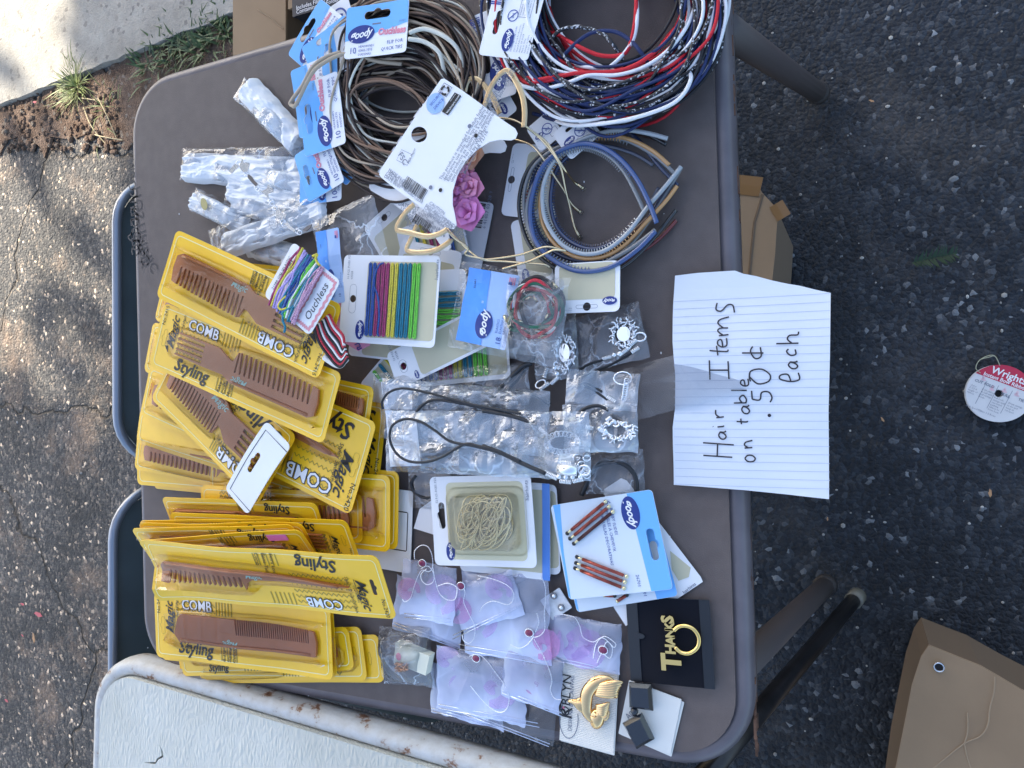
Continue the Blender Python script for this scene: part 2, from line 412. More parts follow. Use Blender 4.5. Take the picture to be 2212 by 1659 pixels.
o = link_mesh("concrete_path", *poly_geo(rough_edge(slab2, .03, .004), z0=-.05, z1=.018), m_conc); o["kind"] = "structure"
dirt = gpoly([(-300, 340), (10, 232), (99, 196), (298, 120), (700, -40), (700, 100), (400, 280), (262, 322), (190, 300), (130, 285), (100, 330), (40, 300), (-100, 420), (-300, 560)])
o = link_mesh("dirt_strip", *poly_geo(rough_edge(dirt, .025, .022), z0=-.01, z1=.005), m_dirt); o["kind"] = "structure"
# pebbles
m_peb = mat("pebble", (.30, .29, .27), .8, var=.5, vscale=14)
geos = []
for i in range(420):
    px = R.uniform(-20, 2230); py = R.uniform(-20, 1680)
    c = at(px, py, 0); r = R.choice([.0014, .0018, .0024, .0036]) * R.uniform(.7, 1.2)
    if px < 520 and py < 240: continue
    geos.append(sphere_geo((c.x, c.y, r * .3), r, 6, 4, (R.uniform(.7, 1.2), R.uniform(.7, 1.2), .6)))
o = link_mesh("pebbles", *merge(*geos), m_peb); tag(o, "small pale pebbles scattered over the asphalt", "gravel", kind="stuff")
geos = []
for i in range(260):
    px = R.uniform(10, 260); py = R.uniform(190, 330)
    c = at(px, py, 0); r = R.uniform(.004, .011)
    geos.append(sphere_geo((c.x, c.y, .006), r, 6, 4, (R.uniform(.7, 1.2), R.uniform(.7, 1.2), .7)))
o = link_mesh("dirt_crumbs", *merge(*geos), m_dirt); tag(o, "crumbs of soil on the dirt strip beside the concrete", "soil", kind="stuff")
# ---- grass and weeds
m_grass = mat("grass_green", (.10, .15, .03), .6, var=.5, vscale=40, col2=(.22, .26, .07))
m_weed = mat("weed_green", (.045, .085, .028), .6, var=.45, vscale=50, col2=(.09, .14, .04))
m_straw = mat("straw", (.42, .34, .2), .8)
def blade(p, az, ln, wd, lean, curl):
    d = Vector((math.cos(az), math.sin(az), 0)); s = Vector((-d.y, d.x, 0)); V = []; Fa = []
    for i in range(5):
        t = i / 4; q = Vector(p) + d * (ln * (lean * t + curl * t * t)) + Vector((0, 0, ln * (t * (1 - lean * .6) - curl * .55 * t * t) * .8 + .004))
        w_ = wd * (1 - t) ** .7 * (.6 + .8 * t * (1 - t) * 2); V += [q - s * w_, q + s * w_ + Vector((0, 0, wd * .3))]
        if i: k = 2 * i; Fa.append((k - 2, k - 1, k + 1, k))
    return V, Fa
def tuft(name, label, pxy, n, spread, ln, wd, m, cat="grass"):
    gs = []
    c = G0(pxy)
    for i in range(n):
        a = R.uniform(0, 6.283); rr = abs(R.gauss(0, spread))
        gs.append(blade((c.x + rr * math.cos(a), c.y + rr * math.sin(a), .004), a + R.uniform(-.9, .9), R.uniform(.5, 1) * ln, R.uniform(.6, 1.2) * wd, R.uniform(.3, .9), R.uniform(0, .6)))
    o = link_mesh(name, *merge(*gs), m); tag(o, label, cat, kind="stuff"); return o
tuft("grass_tuft", "sunlit yellow-green grass tuft growing at the edge of the concrete", A(520, 570), 150, .026, .085, .0024, m_grass)
tuft("grass_tuft", "small sunlit grass sprouts beside the table corner", A(690, 700), 26, .05, .07, .0018, m_grass)
for k, (x, y) in enumerate([(980, 440), (1060, 330), (1130, 400), (1190, 290), (1270, 330), (1320, 230), (1400, 260), (1450, 170), (1500, 240), (1350, 330), (1500, 100)]):
    tuft("weed", "dark green leafy weeds along the concrete edge behind the table corner", A(x, y), 26, .035, .06, .005, m_weed, "weeds")
bpy.context.view_layer.update()
ws = [o for o in COL.objects if o.name.startswith("weed")]
bm = bmesh.new()
for o in ws: bm.from_mesh(o.data)
me = bpy.data.meshes.new("weeds"); bm.to_mesh(me); bm.free(); me.materials.append(m_weed)
for o in ws: bpy.data.objects.remove(o)
o = bpy.data.objects.new("weeds", me); COL.objects.link(o); tag(o, "dark green leafy weeds along the concrete edge behind the table corner", "weeds", kind="stuff")
gs = []
for a_, b_, c_ in ((A(520, 640), A(600, 650), A(685, 668)), (A(620, 880), A(680, 895), A(800, 915)), (A(545, 700), A(600, 830), A(700, 950)), (A(640, 640), A(700, 760), A(760, 900)), (A(650, 200), A(620, 330), A(600, 430))):
    gs.append(tube_geo(spline([G0(a_, .012), G0(b_, .02), G0(c_, .008)], 5), .0016, 5))
o = link_mesh("dry_stems", *merge(*gs), m_straw); tag(o, "dry straw stems lying beside the sunlit grass tuft", "dry grass", kind="stuff")
m_petal = mat("petal_pink", (.55, .12, .13), .7); m_leafb = mat("leaf_orange", (.45, .25, .12), .7)
for i, (p, m_, ln, an, lb) in enumerate([(I(120, 785), m_petal, .03, 80, "pink petal scrap on the asphalt, left of a chair back, nearest the grass"), (I(205, 840), m_petal, .06, 80, "long thin pink stem on the asphalt left of the chair back"),
        (I(120, 952), m_petal, .02, 60, "small round pink petal on the asphalt by an orange leaf scrap"), (I(180, 965), m_leafb, .05, 10, "forked orange leaf scrap on the asphalt left of the chair"), (I(35, 1300), m_petal, .03, 70, "pink petal scrap at the left edge of the picture"),
        (A(228, 668), m_petal, .03, 80, "bright pink petal on the soil beside the concrete"), (H(1210, 1040), m_leafb, .016, 30, "tan leaf fragment on the asphalt right of the notebook paper"), (H(1795, 1440), m_leafb, .022, 0, "orange heart-shaped leaf fragment below the ribbon spool"),
        (H(910, 1580), m_leafb, .012, 0, "orange pebble-like scrap below the notebook paper"), (Dd(1215, 660), m_leafb, .015, 60, "small rusty leaf scrap right of the upper table leg")]):
    q = G0(p, .006 if i != 5 else .012)
    ln *= .65; pts = [(-ln / 2, 0), (-ln * .2, -ln * .18), (ln * .3, -ln * .13), (ln / 2, ln * .05), (ln * .1, ln * .12), (0, ln * .2), (-ln * .25, ln * .1)]
    g = xf(poly_geo(pts, z0=0, z1=.001), 0, 0, 0, an)
    o = link_mesh("fallen_leaf", *g, m_); o.location = q; tag(o, lb, "leaf scrap", "leaf and petal scraps on the asphalt")
# fern-like sprig
m_sprig = mat("sprig", (.014, .045, .016), .6)
c = G0(H(1490, 165)); gs = [tube_geo([Vector((-.034, 0, .004)), Vector((0, .004, .006)), Vector((.034, 0, .004))], .001, 5)]
for i in range(26):
    x = -.032 + i * .0025; sg = 1 if i % 2 else -1
    gs.append(blade((x, 0, .002), sg * R.uniform(.9, 1.3), .026 * (1 - abs(x) * 14), .0022, .8, .1))
o = link_mesh("green_sprig", *merge(*gs), m_sprig); o.location = (c.x, c.y, .003); o.rotation_euler.z = math.radians(-80)
tag(o, "dark green fern-like sprig lying on the asphalt above the ribbon spool", "sprig")
# ================================================================== ADDED SHADE TREE (unseen, crown shaped to shade the table and leave a sunlit gap)
m_leaf = mat("tree_leaf", (.05, .09, .03), .6, var=.4, vscale=3); m_bark = mat("bark", (.12, .09, .07), .9, bump=.01, bscale=20)
LIT = gpoly([(8, -220), (280, -220), (275, 100), (262, 240), (268, 330), (262, 500), (250, 760), (262, 905), (215, 930), (120, 880), (72, 860), (66, 790), (-60, 770), (-500, 900), (-500, -220)])  # ground patch that the added crown is cut open for
def inside(x, y, poly):
    c = False; n_ = len(poly); j = n_ - 1
    for i in range(n_):
        xi, yi = poly[i]; xj, yj = poly[j]
        if (yi > y) != (yj > y) and x < (xj - xi) * (y - yi) / (yj - yi) + xi: c = not c
        j = i
    return c
SLANT = [gpoly(p) for p in ([(90, 900), (140, 930), (260, 640), (262, 520)], [(-40, 400), (40, 420), (250, 215), (262, 60), (200, 30)], [(60, 700), (90, 715), (240, 480), (200, 470)])]
tree = T("added_shade_tree", "added leafy tree outside the picture, its crown shaped to shade the table", "tree", M=Matrix.Translation(SUNV.xy.to_3d() * 9.6))
gs = []; R2 = random.Random(11)
def leafq(p, r):
    a = R2.uniform(0, 6.28); n_ = (SUNV + Vector((R2.uniform(-.6, .6), R2.uniform(-.6, .6), R2.uniform(-.6, .6)))).normalized()
    x = n_.orthogonal().normalized(); y = n_.cross(x); x, y = x * math.cos(a) + y * math.sin(a), y * math.cos(a) - x * math.sin(a)
    return [p - x * r, p - y * r * .5, p + x * r, p + y * r * .5], [(0, 1, 2, 3)]
cnt = 0
while cnt < 9500:
    gx = R2.uniform(-3.2, 2.4); gy = R2.uniform(-3.4, 3.6)
    r = R2.uniform(.11, .19); s_ = R2.uniform(8, 11)
    m_in = any(inside(gx + dx, gy + dy, LIT) for dx, dy in ((0, 0), (r * .6, 0), (-r * .6, 0), (0, r * .6), (0, -r * .6)))
    if m_in:
        sl = any(inside(gx, gy, q) for q in SLANT)
        if R2.random() > (.16 if sl else .012): continue
    gs.append(leafq(Vector((gx, gy, 0)) + SUNV * s_, r)); cnt += 1
tree.world("crown", merge(*gs), m_leaf, smooth=False, kind="stuff")
base = SUNV.xy.to_3d() * 9.6
gs = [tube_geo(spline([base, base + Vector((.05, .1, 2)), base + Vector((-.1, -.1, 4.2))], 5), [.26 - .014 * i for i in range(11)], 10)]
tree.world("trunk", gs[0], m_bark)
for k in range(6):
    a = k * 1.05; e = base + Vector((math.cos(a) * 1.8, math.sin(a) * 1.8, 6.0 + .2 * k))
    p0 = base + Vector((-.05, -.05, 3.3 + .12 * k))
    tree.world("branch", tube_geo(spline([p0, (p0 + e) / 2 + Vector((0, 0, .2)), e], 4), [.09 - .008 * i for i in range(9)], 7), m_bark)
# ================================================================== FURNITURE
m_vinyl = mat("brown_vinyl", (.118, .095, .087), .62, var=.07, vscale=60, bump=.0006, bscale=900, spec=.35)
m_rim = mat("mauve_paint", (.13, .115, .125), .38, var=.12, vscale=30, spec=.5)
m_rimr = mat("rust", (.12, .06, .035), .85, var=.5, vscale=90)
m_legb = mat("leg_brown", (.075, .06, .058), .45)
m_foot = mat("rubber_foot", (.03, .024, .022), .7)
tM, tw, th_ = quadM((314, 1445), (263, 176), (1588, -202), (1608, 1690), 0.0)
print("table", tw, th_)
tb = T("card_table", "brown vinyl-topped folding card table covered with hair items", "table", M=tM @ Matrix.Translation((0, 0, -TABLE_Z)))
tb.part("tabletop", poly_geo(rrect(tw - .030, th_ - .030, .062, 10), z0=TABLE_Z - .02, z1=TABLE_Z), m_vinyl)
rimp = [Vector((x, y, TABLE_Z - .016)) for x, y in rrect(tw - .018, th_ - .018, .068, 12)]
def dens(lp, step=.03):
    out = []
    for i, p in enumerate(lp):
        q = lp[(i + 1) % len(lp)]; k = max(1, int((q - p).length / step))
        for j in range(k): out.append(p.lerp(q, j / k))
    return out
def closed_rim(path, prof):
    V = []; Fa = []; n_ = len(path); m_ = len(prof)
    for i, p in enumerate(path):
        t = (path[(i + 1) % n_] - path[(i - 1) % n_]).normalized(); s = t.cross(Vector((0, 0, 1)))
        for a, b in prof: V.append(p + s * a + Vector((0, 0, b)))
    for i in range(n_):
        j = (i + 1) % n_
        for k in range(m_):
            k2 = (k + 1) % m_; Fa.append((i * m_ + k, j * m_ + k, j * m_ + k2, i * m_ + k2))
    return V, Fa
prof = [(-.008, -.014), (-.009, .008), (-.006, .0115), (.001, .0125), (.006, .010), (.0095, .005), (.0105, -.004), (.010, -.016)]
rm = tb.part("rim", closed_rim(dens(rimp), prof), m_rim, smooth=True)
# worn rust along the outer edge of the rim
wn = []
for i in range(70):
    t = R.uniform(-.48, .48); ln = R.uniform(.004, .022)
    y = -th_ / 2 + R.uniform(-.0002, .0012)
    wn.append(box_geo(t * tw, y - .0006, TABLE_Z - .016 + R.uniform(-.009, .003), ln, .0025, R.uniform(.001, .003)))
tb.part("rust_patches", merge(*wn), m_rimr, parent=rm, kind="stuff")
# faint printing left on the vinyl
m_ghost = mat("ghost_print", (.052, .046, .046), .7)
def tl(p): return tb.Mi @ P(p)
gs = []
for s_, p, sz, ro in (("KILO AND", A(872, 1260), .021, 4), ("Y REGIC", A(885, 1460), .024, 0), ("HOSTIFIED", A(925, 1480), .024, 8), ("POLY", E(905, 130), .024, 30), ("OF HIC", E(950, 150), .022, 34)):
    g = text_geo(s_, sz); g = ([(-v[0], v[1], 0) for v in g[0]], [f[::-1] for f in g[1]])
    q = tl(p); gs.append(xf(g, q.x, q.y, TABLE_Z + .0004, ro))
tb.part("faded_print", merge(*gs), m_ghost)
def leg_w(thing, top, foot, r, m, foot_m, name="leg"):
    path = [Vector(top), Vector(top).lerp(Vector(foot), .5), Vector(foot) + (Vector(top) - Vector(foot)).normalized() * .012]
    lg = thing.world(name, tube_geo(path, r, 14), m)
    d = (Vector(top) - Vector(foot)).normalized()
    thing.world("foot_cap", tube_geo([Vector(foot) + Vector((0, 0, .001)), Vector(foot) + d * .03], r * 1.18, 14), foot_m, parent=lg)
f1 = G0(Dd(870, 610), .012); f2 = G0(Mm(735, 490), .012)
leg_w(tb, P((1562, 60), -.03), f1, .0165, m_legb, m_foot)
leg_w(tb, P((1560, 1480), -.03), f2, .0165, m_legb, m_foot)
leg_w(tb, P((330, 230), -.03), Vector((f1.x, f1.y + th_ * .93, .012)), .0165, m_legb, m_foot)
leg_w(tb, P((360, 1400), -.03), Vector((f2.x, f2.y + th_ * .93, .012)), .0165, m_legb, m_foot)
# ---- white table
m_wv = bpy.data.materials.new("white_vinyl"); m_wv.use_nodes = True
n, l = nodes(m_wv); b = n["Principled BSDF"]; b.inputs["Roughness"].default_value = .5
tc = n.new("ShaderNodeTexCoord"); nz = n.new("ShaderNodeTexNoise"); nz.inputs["Scale"].default_value = 3.0; nz.inputs["Detail"].default_value = 10; nz.inputs["Roughness"].default_value = .7
l.new(tc.outputs["Object"], nz.inputs["Vector"]); cr = n.new("ShaderNodeValToRGB"); e = cr.color_ramp.elements
e[0].position = .3; e[0].color = (.45, .44, .37, 1); e[1].position = .6; e[1].color = (.60, .59, .52, 1)
l.new(nz.outputs["Fac"], cr.inputs[0]); l.new(cr.outputs[0], b.inputs["Base Color"])
mp = n.new("ShaderNodeMapping"); mp.inputs["Scale"].default_value = (1, .35, 1); l.new(tc.outputs["Object"], mp.inputs[0])
vo = n.new("ShaderNodeTexVoronoi"); vo.feature = 'DISTANCE_TO_EDGE'; vo.inputs["Scale"].default_value = 190; l.new(mp.outputs[0], vo.inputs["Vector"])
bp = n.new("ShaderNodeBump"); bp.inputs["Distance"].default_value = .0022; bp.inputs["Strength"].default_value = .9; l.new(vo.outputs["Distance"], bp.inputs["Height"]); l.new(bp.outputs[0], b.inputs["Normal"])
m_rw = bpy.data.materials.new("rusty_white_metal"); m_rw.use_nodes = True
n, l = nodes(m_rw); b = n["Principled BSDF"]
tc = n.new("ShaderNodeTexCoord"); nz = n.new("ShaderNodeTexNoise"); nz.inputs["Scale"].default_value = 38; nz.inputs["Detail"].default_value = 9; nz.inputs["Roughness"].default_value = .68
l.new(tc.outputs["Object"], nz.inputs["Vector"]); cr = n.new("ShaderNodeValToRGB"); e = cr.color_ramp.elements
e[0].position = .40; e[0].color = (.55, .55, .53, 1); e[1].position = .74; e[1].color = (.05, .025, .015, 1)
k = e.new(.58); k.color = (.48, .46, .42, 1); k = e.new(.63); k.color = (.22, .10, .045, 1)
l.new(nz.outputs["Fac"], cr.inputs[0]); l.new(cr.outputs[0], b.inputs["Base Color"]); b.inputs["Roughness"].default_value = .5
bp = n.new("ShaderNodeBump"); bp.inputs["Distance"].default_value = -.002; l.new(nz.outputs["Fac"], bp.inputs["Height"]); l.new(bp.outputs[0], b.inputs["Normal"])
HW = .022
c0 = P((196, 1404), HW); e1 = (P((1062, 1652), HW) - c0); e1.z = 0; e1.normalize(); e2 = Vector((e1.y, -e1.x, 0))
if e2.x > 0: e2 = -e2
WT = .86; cc = c0 + e1 * WT / 2 + e2 * WT / 2
WM = Matrix(((e1.x, -e2.x, 0, cc.x), (e1.y, -e2.y, 0, cc.y), (0, 0, 1, 0), (0, 0, 0, 1)))
wt = T("card_table", "white cracked vinyl card table with rusty white metal rim, torn near its corner", "table", M=WM)
ZW = TABLE_Z + HW
lpt = [wt.Mi @ P(I(x, y), HW) for x, y in ((848, 1527), (868, 1570), (872, 1600), (845, 1615), (828, 1640), (765, 1630), (828, 1627), (840, 1606), (862, 1595), (858, 1560))]
hole = [(v.x, v.y) for v in lpt]
wt.part("tabletop", poly_geo(rrect(WT - .045, WT - .045, .065, 10), [hole], z0=ZW - .012, z1=ZW), m_wv)
wt.part("board_core", poly_geo(rrect(WT - .047, WT - .047, .06, 8), z0=ZW - .024, z1=ZW - .014), mat("board_dark", (.1, .08, .06), .9))
wp = dens([Vector((x, y, ZW - .016)) for x, y in rrect(WT - .022, WT - .022, .075, 12)])
wt.part("rim", closed_rim(wp, [(-.010, -.016), (-.0115, .006), (-.008, .011), (0, .013), (.006, .011), (.010, .005), (.0115, -.006), (.0105, -.018)]), m_rw, smooth=True)
m_darkm = mat("dark_steel", (.03, .028, .03), .28, metal=.6, var=.5, vscale=16)
m_ivory = mat("worn_cap", (.16, .15, .12), .5)
ft = G0(Mm(935, 560), .012)
leg_w(wt, WM @ Vector((WT / 2 - .06, WT / 2 - .035, ZW - .03)), ft, .0125, m_darkm, m_ivory)
for sx_, sy_ in ((-1, 1), (-1, -1), (1, -1)):
    leg_w(wt, WM @ Vector((sx_ * (WT / 2 - .05), sy_ * (WT / 2 - .035), ZW - .03)), WM @ Vector((sx_ * (WT / 2 - .1), sy_ * (WT / 2 - .09), .012)), .0125, m_darkm, m_ivory)
# ---- folding chairs, backs seen past the far edge
m_slate = mat("slate_vinyl", (.095, .125, .135), .35, var=.1, vscale=12)
m_chrome = mat("grey_tube", (.30, .32, .36), .35, metal=.6)
def chair(label, pa, pb, ztop, w_extra=0.0):
    a = at(pa[0], pa[1], ztop); b_ = at(pb[0], pb[1], ztop)
    x = (a - b_); x.z = 0; wd = x.length + w_extra; x.normalize(); y = Vector((-x.y, x.x, 0))
    mid = (a + b_) / 2
    M_ = Matrix(((x.x, y.x, 0, mid.x), (x.y, y.y, 0, mid.y), (0, 0, 1, 0), (0, 0, 0, 1)))
    t = T("folding_chair", label, "chair", "folding chairs behind the brown table", M=M_)
    hgt = .34; lean = .20
    def up(px, py): return Vector((px, (py + hgt) * lean - hgt * lean * 1.0, ztop + py * 0.98))
    out = rrect(wd, hgt, .075, 8, 0, -hgt / 2); inn = rrect(wd - .02, hgt - .02, .068, 8, 0, -hgt / 2)
    t.part("backrest", ([up(*p) + Vector((0, .010 * math.cos(p[0] * 5), 0)) for p in inn] + [up(*p) + Vector((0, .016, 0)) for p in inn],
        [tuple(range(len(inn))), tuple(range(len(inn), 2 * len(inn)))[::-1]] + [(i, (i + 1) % len(inn), len(inn) + (i + 1) % len(inn), len(inn) + i) for i in range(len(inn))]), m_slate)
    t.part("back_frame", tube_geo([up(*p) for p in out], .007, 10, closed=True), m_chrome, smooth=True)
    st_ = poly_geo(rrect(wd - .03, .38, .05, 6, 0, -.27), z0=.43, z1=.46); t.part("seat", st_, m_slate)
    for s_ in (-1, 1):
        t.part("leg", tube_geo([Vector((s_ * (wd / 2 - .02), -.03, ztop - .3)), Vector((s_ * (wd / 2 - .02), -.12, .43)), Vector((s_ * (wd / 2 - .02), -.44, .01))], .009, 8), m_chrome, smooth=True)
        t.part("leg", tube_geo([Vector((s_ * (wd / 2 - .035), -.42, .44)), Vector((s_ * (wd / 2 - .035), -.02, .01))], .009, 8), m_chrome, smooth=True)
    t.part("crossbar", tube_geo([Vector((-wd / 2 + .02, -.33, .16)), Vector((wd / 2 - .02, -.33, .16))], .007, 8), m_chrome, smooth=True)
    return t
chair("slate folding chair behind the table, upper of the two, beside the sunlit asphalt", (252, 372), (254, 1005), .68)
chair("slate folding chair behind the table, lower one, next to the white table corner", (244, 1060), (244, 1600), .68)
# ---- cardboard boxes
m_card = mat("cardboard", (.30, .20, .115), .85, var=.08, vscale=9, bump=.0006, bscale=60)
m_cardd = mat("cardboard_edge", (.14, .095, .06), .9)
m_tape = mat("brown_tape", (.24, .13, .05), .3)
def prism_box(label, px, z0, z1, group="cardboard boxes around the table", cat="box", m=m_card, warp=None):
    pts = [at(p[0], p[1], z1) for p in px]; c_ = sum(pts, Vector()) / len(pts)
    t = T("cardboard_box", label, cat, group, M=Matrix.Translation((c_.x, c_.y, 0)))
    lp = [(p.x - c_.x, p.y - c_.y) for p in pts]
    ar = sum(lp[i][0] * lp[(i + 1) % len(lp)][1] - lp[(i + 1) % len(lp)][0] * lp[i][1] for i in range(len(lp)))
    if ar < 0: lp = lp[::-1]
    sc = [(x * .985, y * .985) for x, y in lp]
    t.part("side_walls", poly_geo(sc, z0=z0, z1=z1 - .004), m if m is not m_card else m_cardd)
    t.warp = warp
    tp = t.part("top_flap", poly_geo(lp, z0=z1 - .004, z1=z1), m, cut=.04)
    return t, tp
def strip_px(t, px, z, wd, m, name, parent=None, th=.0012):
    pts = [at(p[0], p[1], z) for p in px]
    g = tube_geo(pts, wd, 4, flat=(wd, th)); return t.world(name, g, m, parent=parent, smooth=False)
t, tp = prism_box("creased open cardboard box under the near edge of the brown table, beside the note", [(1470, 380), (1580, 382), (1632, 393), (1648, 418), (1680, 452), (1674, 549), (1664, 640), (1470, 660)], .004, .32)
strip_px(t, [(1648, 420), (1630, 480), (1622, 560), (1615, 640)], .3205, .002, m_cardd, "seam", tp)
strip_px(t, [(1590, 398), (1644, 404)], .3212, .014, m_tape, "tape", tp, th=.0004)
strip_px(t, [(1676, 440), (1694, 470)], .3212, .010, m_tape, "tape", tp, th=.0004)
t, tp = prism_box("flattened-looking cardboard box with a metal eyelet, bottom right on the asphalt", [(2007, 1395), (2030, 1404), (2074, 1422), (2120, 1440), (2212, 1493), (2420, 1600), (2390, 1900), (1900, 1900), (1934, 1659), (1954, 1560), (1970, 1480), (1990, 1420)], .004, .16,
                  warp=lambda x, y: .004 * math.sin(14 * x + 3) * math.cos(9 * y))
m_crease = mat("cardboard_crease", (.35, .245, .15), .9)
for px in ([(2149, 1462), (2147, 1495), (2138, 1530), (2134, 1565), (2118, 1590), (2083, 1606), (2040, 1640), (2010, 1665)], [(2083, 1606), (2090, 1580), (2090, 1540)], [(2083, 1606), (2090, 1640), (2100, 1665)]):
    strip_px(t, spline([Vector((*p, 0)) for p in px], 4), .1635, .0010, m_crease, "crease", tp, th=.0005)
ey = at(*Mm(1453, 1015), .163)
ring = [ey + Vector((.0065 * math.cos(a), .0065 * math.sin(a), .001)) for a in [i * .3927 for i in range(16)]]
er = t.world("eyelet", tube_geo(ring, .0013, 6, closed=True), mat("steel", (.6, .6, .62), .25, metal=1), parent=None)
dsk = [ey + Vector((.0058 * math.cos(i * .3927), .0058 * math.sin(i * .3927), .0006)) for i in range(16)]
t.world("eyelet_hole", (dsk, [tuple(range(16))]), mat("black_hole", (.01, .01, .012), .9), parent=er, smooth=False)
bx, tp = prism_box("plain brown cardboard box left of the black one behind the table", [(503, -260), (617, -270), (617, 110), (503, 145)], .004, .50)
strip_px(bx, [(556, 20), (566, 27), (586, 38), (602, 55), (612, 62)], .501, .0009, m_crease, "crease", tp, th=.0008)
strip_px(bx, [(617, -260), (617, 100)], .47, .004, m_cardd, "fold", tp)
m_navybox = mat("navy_print_box", (.012, .016, .03), .45)
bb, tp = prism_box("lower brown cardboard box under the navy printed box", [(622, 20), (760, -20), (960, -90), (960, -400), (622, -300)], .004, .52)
nb, tp = prism_box("navy printed file-folder box with white lettering resting on a cardboard box", [(632, 37), (800, -14), (780, -300), (620, -260)], .52, .60, m=m_navybox)
m_white = mat("print_white", (.8, .8, .8), .6)
for s_, p in (("Includes Filing Folders", (640, 18)), ("Containing File Folder", (640, 27))):
    q = at(p[0], p[1], .6003); q2 = at(p[0] + 40, p[1] - 12.5, .6003); d = q2 - q
    nb.world("lettering", ([Vector((q.x, q.y, .6006)) + Vector((v[0] * d.normalized().x - v[1] * d.normalized().y, v[0] * d.normalized().y + v[1] * d.normalized().x, 0)) for v in text_geo(s_, .0085, align='LEFT')[0]], text_geo(s_, .0085, align='LEFT')[1]), m_white, parent=tp, smooth=False)
# ================================================================== COMB PACKS
m_yel = mat("yellow_card", (.90, .53, .008), .38, var=.05, vscale=12, coat=.3)
m_yline = mat("cream_line", (.86, .78, .36), .5)
m_olive = mat("olive_print", (.40, .27, .02), .45)
m_ink = mat("black_print", (.012, .012, .014), .45)
m_wprint = mat("white_ink", (.82, .82, .82), .45)
m_comb = mat("comb_brown", (.40, .135, .040), .36, var=.12, vscale=16, coat=.2)
m_mint = mat("mint_print", (.42, .66, .58), .5)
m_metalpin = mat("pick_metal", (.6, .58, .5), .3, metal=1)
m_back = mat("card_back", (.5, .47, .38), .7)
m_blis = film_mat("blister", tint=(.99, .985, .96), milky=.004, gloss=.0, bump=.0005, bscale=26, crease=.015, rough=.06, ior=1.28)
def strip_line(pts, wd):
    """closed thin outline"""
    n_ = len(pts); V = []; Fa = []
    for i, p in enumerate(pts):
        a = pts[i - 1]; b = pts[(i + 1) % n_]; t = Vector((b[0] - a[0], b[1] - a[1])).normalized(); s = Vector((-t.y, t.x)) * wd / 2
        V += [(p[0] + s.x, p[1] + s.y, 0), (p[0] - s.x, p[1] - s.y, 0)]
    for i in range(n_):
        j = (i + 1) % n_; Fa.append((2 * i, 2 * j, 2 * j + 1, 2 * i + 1))
    f = Fa[0]; a, b, c = (Vector(V[k]) for k in f[:3])
    if (b - a).cross(c - a).z < 0: Fa = [q[::-1] for q in Fa]
    return V, Fa
def open_line(pts, wd):
    V = []; Fa = []; n_ = len(pts)
    for i, p in enumerate(pts):
        a = pts[max(i - 1, 0)]; b = pts[min(i + 1, n_ - 1)]; t = Vector((b[0] - a[0], b[1] - a[1]))
        t = t.normalized() if t.length else Vector((1, 0)); s = Vector((-t.y, t.x)) * wd / 2
        V += [(p[0] + s.x, p[1] + s.y, 0), (p[0] - s.x, p[1] - s.y, 0)]
    for i in range(n_ - 1): Fa.append((2 * i, 2 * i + 1, 2 * i + 3, 2 * i + 2))
    return V, Fa
def up(g, z): return [(v[0], v[1], v[2] + z) for v in g[0]], g[1]
